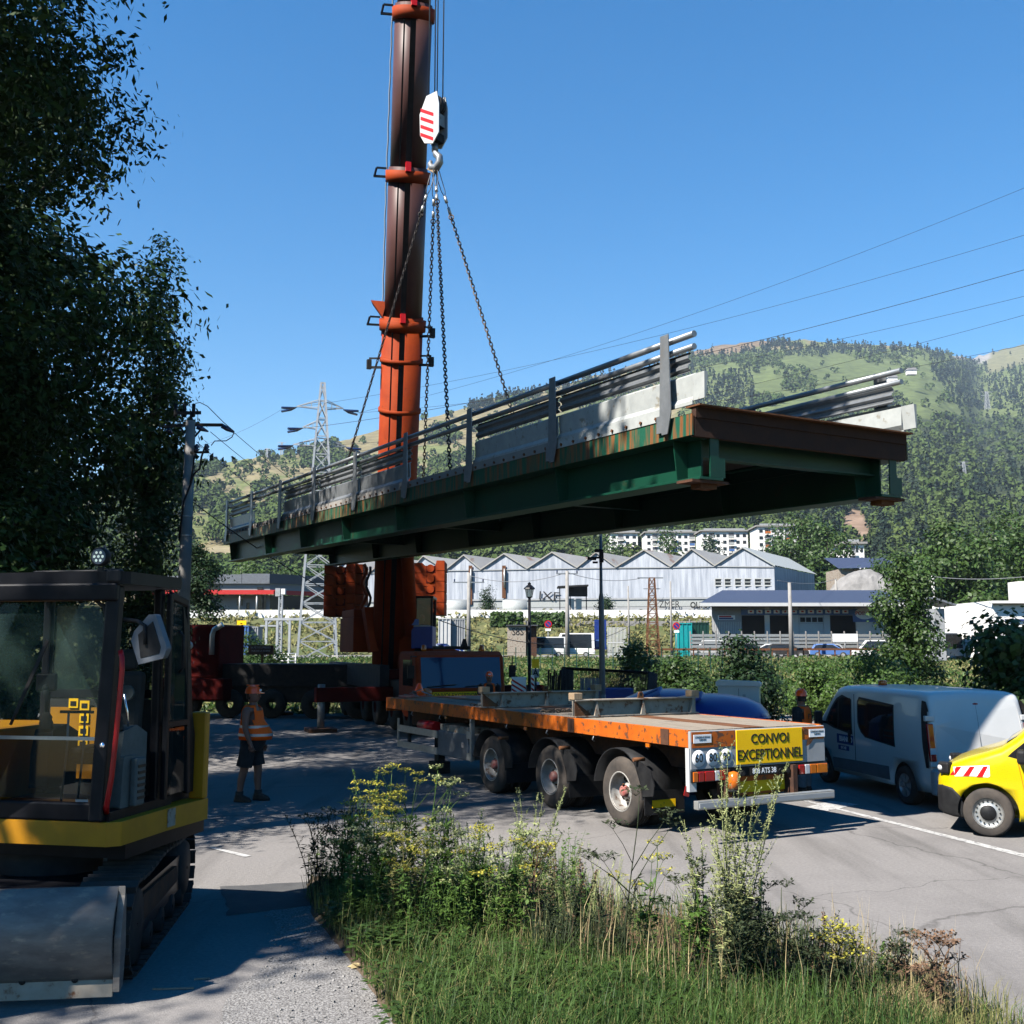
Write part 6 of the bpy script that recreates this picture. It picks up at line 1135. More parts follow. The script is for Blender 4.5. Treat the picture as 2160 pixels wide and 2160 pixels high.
# ================================================================ excavator
EH = G(222, 1787, 1.02); EH.z = 0
ex = thing('excavator', 'yellow and black tracked excavator in the left foreground', 'excavator', EH, -.19)
EI = (Matrix.Translation(EH) @ Matrix.Rotation(-.19, 4, 'Z')).inverted()
def E_(px, py, Y): return EI @ P(px, py, Y)
RZ = 3.30                                      # roof height
# skirt with its chamfered front corner
sk = [(-1.46, .02), (.0, .0), (.10, .10), (.10, 1.15), (.15, 2.14), (-2.3, 2.14), (-2.3, .3), (-1.46, .3)]
MB().prism(sk, 1.02, 1.22, 'Z').build('skirt', 'cat_yellow', ex, .012); MB().bx(.102, .110, 1.16, 1.55, 1.05, 1.21).build('skirt_patch', 'cream_rust', ex)
MB().bx(-2.2, .05, .32, 2.3, .88, 1.015).build('house_underside', 'black_paint', ex)
MB().lathe([(.55, .62), (.55, .88)], 26, (-1.1, 1.1, 0)).build('slew_ring', 'steel_dark', ex)
# cab
MB().bx(-1.40, -.0, .06, 1.5, 1.221, 1.30).build('cab_floor', 'black_paint', ex)
pst = [('cab_post', (-.10, .04, 1.22), (-.10, .20, RZ - .06), .13, .14), ('cab_post', (-1.34, .04, 1.22), (-1.34, .20, RZ - .06), .12, .12), ('cab_post', (-.05, 1.18, 1.22), (-.05, 1.12, RZ - .06), .09, .10), ('cab_post', (-1.34, 1.45, 1.22), (-1.34, 1.40, RZ - .06), .09, .1), ('cab_post', (-.05, 1.52, 1.22), (-.05, 1.45, RZ - .1), .07, .08)]
for nm, a, b, w_, h_ in pst: MB().bar(a, b, w_, h_).build(nm, 'black_paint', ex, .02)
ro = [(-1.44, .10), (.0, .10), (.04, .2), (.04, 1.45), (-.06, 1.62), (-1.44, 1.62)]
MB().prism(ro, RZ - .05, RZ + .06, 'Z').build('cab_roof', 'black_paint', ex, .035); MB().bx(-.95, -.2, .25, 1.4, RZ + .061, RZ + .085).build('roof_hatch', 'black_plastic', ex, .01)
MB().bar((-1.4, .12, RZ - .12), (-.04, .12, RZ - .12), .10, .16).build('roof_header', 'black_paint', ex, .02)
MB().bar((-1.4, .05, 1.30), (-.04, .05, 1.30), .08, .16).build('lower_header', 'black_paint', ex, .02)
# front glass, upper and lower panes
def fy(z): return .06 + (z - 1.3) * .075
def fp(x, z, d=0): return (x, fy(z) + d, z)
up_ = MB().add([fp(-1.28, 1.92), fp(-.18, 1.92), fp(-.18, 2.92), fp(-.24, 3.05), fp(-.34, 3.11), fp(-1.16, 3.11), fp(-1.25, 3.05), fp(-1.28, 2.95)], [tuple(range(8))]).build('windscreen', 'clear_glass', ex, fix=False)
MB().add([fp(-1.28, 1.40), fp(-.18, 1.40), fp(-.18, 1.90), fp(-1.28, 1.90)], [(0, 1, 2, 3)]).build('lower_windscreen', 'smoke_glass', ex, fix=False); MB().bar(fp(-1.3, 1.91, -.01), fp(-.16, 1.91, -.01), .02, .03).build('glass_joint', 'alu', ex)
rim = [fp(-.16, 1.38, -.008), fp(-.16, 2.93, -.008), fp(-.20, 3.05, -.008), fp(-.32, 3.13, -.008), fp(-1.18, 3.13, -.008), fp(-1.27, 3.06, -.008), fp(-1.3, 2.93, -.008), fp(-1.3, 1.38, -.008)]
MB().path(rim, .018, 6).build('windscreen_seal', 'rubber', ex)
wp = MB().bar(fp(-1.0, 2.02, -.04), fp(-.72, 2.72, -.05), .03, .02).build('wiper', 'black_plastic', ex); MB().bar(fp(-.95, 2.12, -.06), fp(-.70, 2.76, -.06), .025, .03).build('wiper_blade', 'rubber', wp)
MB().ball(fp(-.08, 1.86, -.08), .03, 8, 5).build('latch', 'chrome', ex)
# red grab bar on the front post
MB().path([(.02, .09, 2.66), (.055, .05, 2.60), (.06, .05, 2.5), (.045, .02, 1.95), (.03, -.0, 1.6), (.0, -.01, 1.36), (-.02, .04, 1.30)], .024, 10).build('grab_bar', 'red_paint', ex)
# work light and brackets on the roof
lt = MB().lathe([(.001, -.06), (.075, -.06), (.085, -.05), (.085, .02), (.05, .06), (.001, .07)], 20, (-.22, .12, RZ + .19), 'Y').build('work_light', 'black_plastic', ex); MB().lathe([(.001, -.064), (.068, -.064)], 20, (-.22, .12, RZ + .19), 'Y').build('lamp_lens', 'grey_paint', lt)
for k in range(7): a = k * math.pi / 3; rr_ = 0 if k == 6 else .04; MB().lathe([(.001, -.067), (.013, -.067)], 8, (-.22 + rr_ * math.cos(a), .12, RZ + .19 + rr_ * math.sin(a)), 'Y').build('diode', 'chrome', lt)
MB().bar((-.22, .12, RZ - .02), (-.22, .12, RZ + .1), .05, .04).build('lamp_bracket', 'black_plastic', ex); MB().box((-.08, .12, RZ + .02), (.14, .1, .12)).build('hinge_box', 'black_plastic', ex, .02)
# mirror on its arm at the right post
ma = MB().path([(.03, .12, 2.94), (.22, -.02, 2.92), (.30, -.04, 2.88), (.31, -.04, 2.72)], .017, 8).build('mirror_arm', 'black_plastic', ex)
MB().prism([(-.15, -.16), (.12, -.17), (.18, -.10), (.13, .21), (.06, .23), (-.13, .13), (-.18, .06)], -.03, .03, 'Y').xf(Matrix.Translation((.34, -.0, 2.74)) @ Matrix.Rotation(R(-14), 4, 'Y') @ Matrix.Rotation(R(-12), 4, 'Z')).build('mirror', 'grey_paint', ex, .02); MB().prism([(-.11, -.11), (.09, -.12), (.12, -.07), (.09, .16), (-.09, .09)], -.036, -.030, 'Y').xf(Matrix.Translation((.34, -.0, 2.74)) @ Matrix.Rotation(R(-14), 4, 'Y') @ Matrix.Rotation(R(-12), 4, 'Z')).build('mirror_back', 'black_plastic', ex)
# side door folded open against the cab
dr = MB().bar((.06, 1.15, 1.3), (.06, 1.12, RZ - .1), .05, .07).build('door_frame', 'black_paint', ex, .01); MB().bar((.06, 1.75, 1.3), (.02, 1.66, RZ - .2), .05, .07).build('door_frame', 'black_paint', ex, .01); MB().bar((.06, 1.13, RZ - .12), (.03, 1.64, RZ - .18), .05, .07).build('door_frame', 'black_paint', ex, .01); MB().bar((.06, 1.15, 1.98), (.05, 1.72, 1.98), .05, .05).build('door_frame', 'black_paint', ex)
MB().add([(.07, 1.18, 1.98), (.05, 1.72, 1.98), (.03, 1.66, RZ - .22), (.06, 1.16, RZ - .16)], [(0, 1, 2, 3)]).build('door_glass', 'clear_glass', ex, fix=False); MB().add([(.07, 1.18, 1.33), (.06, 1.72, 1.33), (.05, 1.72, 1.94), (.07, 1.18, 1.94)], [(0, 1, 2, 3)]).build('door_lower_glass', 'smoke_glass', ex, fix=False)
MB().path([(.09, 1.3, 2.85), (.13, 1.32, 2.80), (.13, 1.34, 2.5), (.09, 1.34, 2.46)], .016, 8).build('door_handle', 'black_plastic', ex)
MB().prism([(1.5, RZ - .2), (1.72, RZ - .5), (1.86, 2.05), (1.95, 1.85), (1.95, 1.3), (1.78, 1.3), (1.72, 2.0)], -.1, .05, 'X').build('rear_pillar', 'black_paint', ex, .02)
MB().bx(-.02, .15, 2.0, 2.12, 1.221, 2.06).build('side_panel', 'cat_yellow', ex, .02); MB().bx(-2.3, -.12, 2.13, 2.4, 1.02, 1.9).build('counterweight', 'cat_yellow', ex, .05); MB().bx(-2.3, -1.46, .3, 2.2, 1.221, 1.95).build('engine_housing', 'cat_yellow', ex, .04); MB().bx(-1.06, -.06, 1.55, 2.2, 1.221, 1.9).build('rear_cover', 'black_paint', ex)
# rear window frame, seen through the front glass
MB().bar((-1.3, 1.44, 2.25), (-.1, 1.44, 2.25), .05, .08).build('rear_sill', 'black_paint', ex); MB().bx(-1.28, -.1, 1.43, 1.44, 2.28, 3.1).build('rear_window', 'clear_glass', ex)
MB().bx(-1.28, -.1, 1.40, 1.46, 1.3, 2.2).build('rear_wall', 'interior', ex); MB().bx(-1.25, -.62, 1.36, 1.395, 1.45, 2.12).build('label_panel', 'cat_yellow', ex)
for k in range(7):
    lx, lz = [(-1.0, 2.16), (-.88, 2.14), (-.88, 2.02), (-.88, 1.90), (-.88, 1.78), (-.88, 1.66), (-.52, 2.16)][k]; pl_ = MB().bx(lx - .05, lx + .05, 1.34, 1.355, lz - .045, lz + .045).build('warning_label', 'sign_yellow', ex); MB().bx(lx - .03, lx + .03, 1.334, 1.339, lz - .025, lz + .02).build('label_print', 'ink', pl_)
# seat and controls
MB().box((-.45, .88, 1.72), (.5, .5, .16)).build('seat_cushion', 'interior', ex, .05); MB().box((-.42, 1.15, 2.1), (.46, .14, .75), (-.12, 0, 0)).build('seat_back', 'interior', ex, .06); MB().box((-.42, 1.2, 2.58), (.26, .1, .2)).build('headrest', 'interior', ex, .05)
for x, m_ in ((-.14, 'seat_grey'), (-.84, 'black_plastic')):
    cs = MB().prism([(.35, 1.45), (.95, 1.45), (.95, 1.92), (.7, 2.0), (.42, 1.96), (.35, 1.75)], x - .09, x + .09, 'X').build('console', m_, ex, .03)
    MB().lathe([(.07, 1.97), (.06, 2.0), (.066, 2.02), (.05, 2.05), (.055, 2.07), (.035, 2.1), (.02, 2.12)], 12, (x, .45, 0)).build('bellows', 'rubber', cs); MB().path([(x, .45, 2.1), (x, .43, 2.22), (x - .01, .42, 2.32)], [.018, .022, .03], 8).build('joystick', 'black_plastic', cs); MB().ball((x - .01, .42, 2.33), .035, 8, 6).build('joystick_knob', 'black_plastic', cs)
for x in (-.58, -.42): MB().path([(x, .30, 1.35), (x + .05, .26, 1.8), (x + .06, .24, 2.12)], .012, 6).build('travel_lever', 'steel_galv', ex); MB().bar((x - .02, .24, 2.13), (x + .14, .24, 2.13), .03, .025).build('lever_grip', 'black_plastic', ex)
MB().path([(-.1, .62, 1.98), (-.11, .60, 2.12), (-.14, .58, 2.28)], .010, 6).build('safety_lever', 'chrome', ex)
MB().bx(-.02, .05, .5, .72, 1.3, 1.72).build('step_box', 'seat_grey', ex, .02); MB().prism([(.32, 1.3), (.78, 1.3), (.70, 1.74), (.36, 1.74)], -.30, -.02, 'X').build('heater_box', 'seat_grey', ex, .02)
for k in range(6): MB().bx(.052, .058, .53, .70, 1.36 + k * .055, 1.385 + k * .055).build('grille_slot', 'ink', ex)
MB().box((-.88, .5, 2.38), (.2, .06, .16)).build('monitor', 'black_plastic', ex, .015); MB().tube((-.24, .9, 2.28), (-.24, .86, 2.28), .07, n=14).build('air_vent', 'seat_grey', ex)
MB().bx(-.34, -.22, fy(1.7) - .004, fy(1.7) - .002, 1.36, 1.40).build('sill_label', 'light_grey', ex); MB().lathe([(.001, -.012), (.045, -.012)], 16, (-.30, fy(1.3), 1.33), 'Y').build('round_sticker', 'white_print', ex)
MB().bx(-.15, -.02, 1.30, 1.38, 2.84, 2.92).build('exit_label', 'green_paint', ex)
# boom and arm, outside the frame to the left
MB().prism([(-.2, 1.4), (.3, 1.3), (-.9, 3.7), (-1.4, 3.75)], -1.62, -1.30, 'X').build('boom', 'cat_yellow', ex, .02); MB().prism([(-1.4, 3.75), (-.95, 3.75), (-2.7, 4.05), (-2.8, 3.8)], -1.6, -1.32, 'X').build('boom_upper', 'cat_yellow', ex, .02); MB().bar((-1.46, -2.75, 3.9), (-1.46, -2.4, 1.6), .24, .3).build('arm', 'cat_yellow', ex, .02); MB().prism([(-2.8, 1.6), (-2.0, 1.6), (-2.1, 1.0), (-2.5, .85), (-2.9, 1.1)], -1.8, -1.1, 'X').build('bucket', 'steel_dark', ex, .02)
for o in list(ex.children):
    me = o.data; k = np.empty(len(me.vertices) * 3, np.float32); me.vertices.foreach_get('co', k); k = k.reshape(-1, 3); k[:, 1] *= np.where(k[:, 1] > 0, .73, 1); me.vertices.foreach_set('co', k.ravel()); me.update()
    for c in o.children:
        k = np.empty(len(c.data.vertices) * 3, np.float32); c.data.vertices.foreach_get('co', k); k = k.reshape(-1, 3); k[:, 1] *= np.where(k[:, 1] > 0, .73, 1); c.data.vertices.foreach_set('co', k.ravel()); c.data.update()
# ---------------------------------------------------------------- undercarriage, turned a little against the house
UT = G(268, 2086); UA = .125; UM = EI @ (Matrix.Translation(UT) @ Matrix.Rotation(UA, 4, 'Z'))   # local: x right (outer edge 0), y back, z up
TLn, TH, TWd = 3.15, .78, .46
def track(x1):
    x0 = x1 - TWd; r = TH / 2; path = []
    straight = TLn - 2 * r; per = 2 * straight + 2 * math.pi * r; n = 44
    sh = MB().bx(x0, x1, -.066, .066, .0, .028).bx(x0, x1, -.064, -.04, .028, .055).build('track_shoe', 'rubber', ex)
    for i in range(n):
        d = (i + .5) / n * per
        if d < straight: y, z, a = r + d, .028 + 0, math.pi
        elif d < straight + math.pi * r: t = (d - straight) / r; y, z, a = r + straight + (r - .028) * math.sin(t), r - (r - .028) * math.cos(t), math.pi - t
        elif d < 2 * straight + math.pi * r: y, z, a = r + straight - (d - straight - math.pi * r), TH - .028 - .02 * math.sin((d - straight - math.pi * r) / straight * 9), 0
        else: t = (d - 2 * straight - math.pi * r) / r; y, z, a = r - (r - .028) * math.sin(t), r + (r - .028) * math.cos(t), -t
        c = sh if i == 0 else sh.copy()
        if i: col.objects.link(c); c.parent = ex
        c.matrix_local = UM @ Matrix.Translation((0, y, z)) @ Matrix.Rotation(-a, 4, 'X')
    def lo(mb, nm, m, b=0): return mb.xf(UM).build(nm, m, ex, b)
    lo(MB().prism([(.35, .22), (2.75, .22), (2.85, .4), (2.6, .56), (.6, .62), (.3, .5)], x0 + .1, x1 - .06, 'X'), 'track_frame', 'black_paint', .02)
    lo(MB().prism([(.55, .36), (2.3, .36), (2.2, .52), (.65, .58)], x1 - .058, x1 - .03, 'X'), 'frame_cover', 'rust_dark', .01)
    for k in range(5): lo(MB().lathe([(.02, x0 + .05), (.11, x0 + .05), (.11, x1 - .04), (.02, x1 - .04)], 14, (0, .55 + k * .52, .15), 'X'), 'track_roller', 'steel_dark')
    lo(MB().lathe([(.02, x0 + .06), (.30, x0 + .06), (.33, x0 + .12), (.33, x1 - .12), (.30, x1 - .03), (.15, x1 - .02), (.02, x1 - .02)], 22, (0, r, r), 'X'), 'idler_wheel', 'steel_dark'); lo(MB().lathe([(.02, x0 + .06), (.32, x0 + .06), (.34, x0 + .12), (.34, x1 - .12), (.26, x1 - .03), (.02, x1 - .02)], 22, (0, TLn - r, r), 'X'), 'drive_sprocket', 'steel_dark')
track(0); track(-1.72)
MB().bx(-1.72, -.46, .7, 2.5, .32, .66).xf(UM).build('centre_frame', 'black_paint', ex, .03)
# dozer blade in front
bp_ = []
for k in range(9): t = k / 8; bp_.append((-.52 + .16 * (2 * t - 1) ** 2 * (1 if t < .5 else 1.1), .14 + .72 * t))
bpoly = bp_ + [(y + .035, z) for y, z in bp_[::-1]]
MB().prism(bpoly, -2.35, -.02, 'X', True).xf(UM).build('dozer_blade', 'blade_steel', ex); MB().prism([(-.42, .10), (-.30, .12), (-.26, .4), (-.30, .75), (-.36, .87), (-.36, .8), (-.44, .5)], -.018, .03, 'X').xf(UM).build('blade_end_plate', 'blade_steel', ex, .006)
MB().bx(-2.35, -.02, -.40, -.375, .06, .30).xf(UM).build('cutting_edge', 'cream_rust', ex, .006)
for x in (-.75, -1.5): MB().bar((x, -.28, .4), (x, .8, .45), .14, .18).xf(UM).build('blade_arm', 'cat_yellow', ex)
for k in range(6): MB().lathe([(.001, -.41), (.025, -.41), (.025, -.4)], 10, (-.3 - k * .38, 0, .2), 'Y').xf(UM).build('edge_bolt', 'steel_dark', ex)
# ================================================================ people
def rings(mb, rs, n=16, cap=True):
    """loft through elliptical rings (cx, cy, cz, rx, ry)"""
    vs = [(cx + rx * math.cos(2 * math.pi * k / n), cy + ry * math.sin(2 * math.pi * k / n), cz) for cx, cy, cz, rx, ry in rs for k in range(n)]
    fs = [(i * n + k, i * n + (k + 1) % n, (i + 1) * n + (k + 1) % n, (i + 1) * n + k) for i in range(len(rs) - 1) for k in range(n)]; mb.add(vs, fs, True)
    if cap: mb.add(vs[:n], [tuple(range(n))[::-1]]); mb.add(vs[-n:], [tuple(range(n))])
    return mb
def skin(name, m, par, nodes, edges, root=0, sub=2):
    me = bpy.data.meshes.new(name); me.from_pydata([p[0] for p in nodes], edges, []); o = bpy.data.objects.new(name, me); col.objects.link(o); o.parent = par; me.materials.append(M[m])
    d = o.modifiers.new('skin', 'SKIN'); d.use_smooth_shade = True
    for i, p in enumerate(nodes): sv = me.skin_vertices[0].data[i]; r = p[1]; sv.radius = r if isinstance(r, tuple) else (r, r); sv.use_root = i == root
    o.modifiers.new('sub', 'SUBSURF').levels = sub; o.modifiers['sub'].render_levels = sub; return o
def person(label, loc, rz, h=1.80, arm=None, shirt=None, shorts=True, belly=.0, skin_m='skin', legs=None, pants='cloth_dark', head_turn=0, vest_open=False, bulk=1.0):
    """faces local -Y"""
    o = thing('person', label, 'person', loc, rz, 'workers on the yard'); k = h / 1.80; o.scale = (k * bulk, k * bulk, k)
    L = legs or [(-.10, 0.0), (.10, 0.0)]
    a = arm or [((-.215, .0, 1.44), (-.255, .02, 1.16), (-.25, -.05, .90)), ((.215, .0, 1.44), (.255, .02, 1.16), (.25, -.05, .90))]
    N = [((0, .0, .96), (.145, .115)), ((0, -.01 - belly * .3, 1.12), (.15, .12 + belly * .4)), ((0, .0, 1.30), (.165, .12)), ((0, .01, 1.44), (.12, .09)), ((0, .0, 1.53), .058), ((0, -.01, 1.60), .062)]
    E = [(0, 1), (1, 2), (2, 3), (3, 4), (4, 5)]
    for s in (0, 1):
        b = len(N); sh, el, wr = a[s]; N += [((sh[0] * .86, sh[1], sh[2] - .0), .068), (sh, .066), (tuple((sh[i] + el[i]) / 2 for i in range(3)), .052), (el, .043), (tuple((el[i] * .6 + wr[i] * .4) for i in range(3)), .042), (wr, .028)]; E += [(3, b), (b, b + 1), (b + 1, b + 2), (b + 2, b + 3), (b + 3, b + 4), (b + 4, b + 5)]
        d = Vector(wr) - Vector(el); d.normalize(); w_ = Vector(wr); i0 = len(N); N += [(tuple(w_ + d * .055), (.036, .022)), (tuple(w_ + d * .085), (.038, .02))]; E += [(b + 5, i0), (i0, i0 + 1)]
    for s in (0, 1):
        lx, ly = L[s]; sg = -1 if s == 0 else 1; b = len(N); N += [((sg * .09, 0, .90), .10), ((lx * .6 + sg * .04, ly * .3, .68), .082), ((lx, ly * .6 - .01, .50), .062), ((lx, ly * .8 + .012, .34), .060), ((lx, ly + .01, .12), .040), ((lx, ly, .06), .042), ((lx, ly - .10, .035), .036)]; E += [(0, b)] + [(b + i, b + i + 1) for i in range(6)]
    skin('body', skin_m, o, N, E)
    for s in (0, 1):                                  # fingers and thumbs
        sh, el, wr = a[s]; d = (Vector(wr) - Vector(el)).normalized(); w_ = Vector(wr); x, z = perp(d); hb = w_ + d * .08; inw = Vector((-1 if wr[0] > 0 else 1, 0, 0)); sd = d.cross(inw).normalized()
        for q in range(4): p = hb + sd * (q - 1.5) * .019; ln = (.052, .062, .058, .045)[q]; MB().path([p, p + d * ln * .6 + inw * .006, p + d * ln + inw * .022], [.0095, .009, .007], 6).build('finger', skin_m, o)
        p = w_ + d * .035 + sd * -.034; MB().path([p, p + d * .03 - sd * .016 + inw * .008, p + d * .06 - sd * .014 + inw * .02], [.011, .010, .008], 6).build('thumb', skin_m, o)
    hd = MB(); rings(hd, [(0, .01, 1.565, .045, .05), (0, -.015, 1.585, .058, .068), (0, -.012, 1.62, .068, .085), (0, -.005, 1.67, .074, .093), (0, .0, 1.72, .076, .095), (0, .005, 1.765, .066, .085), (0, .008, 1.795, .035, .05)], 18)
    h_ = hd.build('head', skin_m, o); T = Matrix.Translation((0, 0, 0)) @ Matrix.Rotation(head_turn, 4, 'Z'); h_.matrix_local = T
    MB().prism([(-.015, 1.655), (.015, 1.655), (.008, 1.70), (-.008, 1.70)], -.118, -.08, 'Y').build('nose', skin_m, h_, .006)
    for s in (-1, 1): MB().ball((s * .03, -.088, 1.70), .012, 8, 5).build('eye', 'white_print', h_); MB().ball((s * .03, -.098, 1.70), .006, 6, 4).build('pupil', 'ink', h_); MB().ball((s * .077, .01, 1.685), .026, 8, 5, (.35, .7, 1.2)).build('ear', skin_m, h_)
    MB().ball((0, -.092, 1.625), .024, 8, 5, (1, .4, .3)).build('mouth', 'hub_red', h_)
    MB().add([], []).bx(-.0, .0, 0, 0, 0, 0) if False else None
    hr = MB(); rings(hr, [(0, .022, 1.62, .066, .074), (0, .018, 1.68, .077, .084), (0, .012, 1.74, .079, .09)], 16, False); hr.build('hair', 'hair', h_)
    hl = MB(); rings(hl, [(0, .0, 1.715, .098, .122), (0, .0, 1.73, .096, .12), (0, .0, 1.775, .09, .112), (0, .003, 1.815, .072, .09), (0, .005, 1.84, .045, .058), (0, .005, 1.848, .01, .012)], 20, False)
    he = hl.build('helmet', 'helmet', h_); MB().prism([(-.085, -.09), (-.06, -.15), (-.02, -.172), (.02, -.172), (.06, -.15), (.085, -.09)], 1.712, 1.722, 'Z').build('helmet_peak', 'helmet', he, .003); MB().bx(-.012, .012, -.09, .1, 1.835, 1.853).build('helmet_ridge', 'helmet', he, .004); MB().bx(-.03, .03, -.119, -.112, 1.75, 1.78).build('helmet_badge', 'white_print', he)
    by = .06 + belly
    if shirt:
        sm_ = MB(); rings(sm_, [(0, -belly * .5, .93, .172, .135 + belly * .6), (0, -belly * .7, 1.1, .175, .14 + belly), (0, 0, 1.3, .19, .135), (0, 0.005, 1.42, .185, .115), (0, .01, 1.50, .11, .085), (0, .0, 1.535, .065, .065)], 20, False); sm_.build('shirt', shirt, o)
        for s in (0, 1): sh, el, wr = a[s]; e2 = tuple(sh[i] * .25 + el[i] * .75 for i in range(3)); MB().path([(sh[0] * .8, sh[1], sh[2] + .02), sh, tuple((sh[i] + e2[i]) / 2 for i in range(3)), e2], [.085, .083, .072, .068], 12, False).build('sleeve', shirt, o)
    n = 24; vs = []; V = MB(); zz = [.98, 1.06, 1.14, 1.22, 1.30, 1.37, 1.44, 1.49, 1.525]
    rr = [(.19, .155 + belly, -belly * .7), (.195, .165 + belly, -belly * .75), (.195, .16 + belly * .8, -belly * .6), (.195, .15 + belly * .4, -belly * .3), (.2, .147, 0), (.2, .142, 0), (.195, .128, .005), (.155, .108, .01), (.095, .085, .012)]
    F = []; grid = {}
    for i, z in enumerate(zz):
        for j in range(n): t = 2 * math.pi * j / n; rx, ry, oy = rr[i]; grid[i, j] = len(V.v); V.v.append((rx * math.cos(t), oy + ry * math.sin(t), z))
    for i in range(len(zz) - 1):
        for j in range(n):
            t = 2 * math.pi * (j + .5) / n; c, s_ = math.cos(t), math.sin(t); z = (zz[i] + zz[i + 1]) / 2
            if z > 1.2 and z < 1.47 and abs(c) > (.84 if z < 1.3 else .74): continue          # arm holes
            if s_ < -.8 and (z > 1.44 or (vest_open and s_ < -.93)): continue                  # neck opening
            if s_ < -.55 and vest_open and abs(c) < .45: continue
            V.f.append((grid[i, j], grid[i, (j + 1) % n], grid[i + 1, (j + 1) % n], grid[i + 1, j])); V.sm.append(True)
    ve = V.build('safety_vest', 'hivis', o); sd_ = ve.modifiers.new('thick', 'SOLIDIFY'); sd_.thickness = .008; sd_.offset = 1
    for z, q in ((1.06, 1), (1.19, 3)):
        b = MB(); rx, ry, oy = rr[q] if q == 1 else (.196, .155 + belly * .55, -belly * .45); N2 = 28; pts = []
        for j in range(N2): t = 2 * math.pi * j / N2; pts.append((math.cos(t), math.sin(t)))
        for j in range(N2):
            if vest_open and pts[j][1] < -.75: continue
            p, q2 = pts[j], pts[(j + 1) % N2]; e = .012; b.add([((rx + e) * p[0], oy + (ry + e) * p[1], z - .022), ((rx + e) * q2[0], oy + (ry + e) * q2[1], z - .022), ((rx + e) * q2[0], oy + (ry + e) * q2[1], z + .022), ((rx + e) * p[0], oy + (ry + e) * p[1], z + .022)], [(0, 1, 2, 3)])
        b.build('reflective_band', 'reflective', ve)
    text('JDC', 'vest_print', 'ink', ve, (0, .147, 1.36), (R(90), 0, R(180)), .09, 1, .001, bold=.003)
    hp = MB(); rings(hp, [(0, 0, .80, .185, .14), (0, -belly * .2, .90, .185, .145 + belly * .4), (0, -belly * .4, 1.0, .18, .14 + belly * .7)], 20, False); hp.build('waist', pants, o)
    for s in (0, 1):
        lx, ly = L[s]; sg = -1 if s == 0 else 1; p0 = (sg * .092, 0, .92); p1 = (lx * .6 + sg * .045, ly * .3, .68); p2 = (lx, ly * .6, .50)
        pts = [p0, p1, (p1[0] * .3 + p2[0] * .7, p1[1] * .3 + p2[1] * .7, .56)] if shorts else [p0, p1, p2, (lx, ly * .8 + .01, .3), (lx, ly, .09)]
        MB().path(pts, [.115, .112, .118] if shorts else [.115, .105, .09, .085, .078], 14, False).build('trouser_leg', pants, o)
        bt = MB(); rings(bt, [(lx, ly - .04, .0, .047, .135), (lx, ly - .04, .03, .048, .136), (lx, ly - .03, .07, .045, .115), (lx, ly + .015, .11, .05, .058), (lx, ly + .01, .17, .055, .058)], 14); bt.build('boot', 'boots', o)
    return o
p_ = G(527, 1690); person('worker in orange vest and black shorts facing right beside the excavator', (p_.x, p_.y, 0), R(78), 1.97, belly=.08, bulk=1.12, skin_m='skin_dark', arm=[((-.215, .0, 1.44), (-.265, -.02, 1.17), (-.25, -.10, .93)), ((.215, .0, 1.44), (.265, .0, 1.16), (.26, -.06, .90))], legs=[(-.11, .10), (.12, -.08)])
p_ = P(1032, 1400, 31.2); person('worker in dark shirt and open orange vest before the crane cab', (p_.x, 31.2, 0), R(4), 1.95, bulk=1.05, shirt='cloth_dark', shorts=False, vest_open=True, skin_m='skin_dark')
p_ = P(1690, 1470, 20.6); person('worker seen from behind standing between trailer and white van', (p_.x, 20.6, 0), R(232), 1.86, bulk=1.08, shirt='cloth_dark', shorts=False, pants='cloth_grey', head_turn=R(-40))
op = P(890, 1330, 36.9); o = person('crane operator in dark clothes seated in the glazed crane cab', (op.x, 37.0, op.z - 1.25), R(-10), 1.75, shirt='cloth_dark', shorts=False, legs=[(-.12, -.45), (.12, -.45)], arm=[((-.215, 0, 1.44), (-.27, -.1, 1.2), (-.2, -.35, 1.15)), ((.215, 0, 1.44), (.27, -.1, 1.2), (.2, -.35, 1.15))], vest_open=True)
# ================================================================ street furniture
cp = G(392, 1500); Yp = 30.0; up = thing('concrete_pole', 'grey concrete power pole with cross arms beside the trees', 'pole', (X(393, Yp, 1100), Yp, 0)); hz_ = lambda py: Z(py, Yp); px_ = lambda px, py=900: P(px, py, Yp).x - up.location.x
MB().tube((0, 0, 0), (.02, 0, hz_(888)), .215, .135, 14).build('shaft', 'concrete', up); MB().tube((.02, 0, hz_(888)), (.02, 0, hz_(872)), .04, n=8).build('cap_stub', 'steel_dark', up)
a1 = MB().bar((px_(370), -.1, hz_(873)), (px_(421), .1, hz_(869)), .07, .09).build('upper_arm', 'steel_dark', up)
for px in (369, 388, 407): MB().lathe([(.03, 0), (.05, .02), (.055, .1), (.05, .12), (.055, .2), (.05, .22), (.055, .38), (.02, .4)], 10, (px_(px), 0, hz_(880))).build('arrester', 'black_plastic', a1)
a2 = MB().bar((px_(345), -.1, hz_(902)), (0, 0, hz_(896)), .09, .08).bar((0, 0, hz_(896)), (px_(468), .1, hz_(895)), .09, .08).build('lower_arm', 'steel_dark', up); MB().bar((px_(427), .05, hz_(900)), (px_(412), 0, hz_(921)), .05).build('arm_brace', 'steel_dark', up); MB().bar((px_(382), -.05, hz_(902)), (px_(390), 0, hz_(915)), .05).build('arm_brace', 'steel_dark', up)
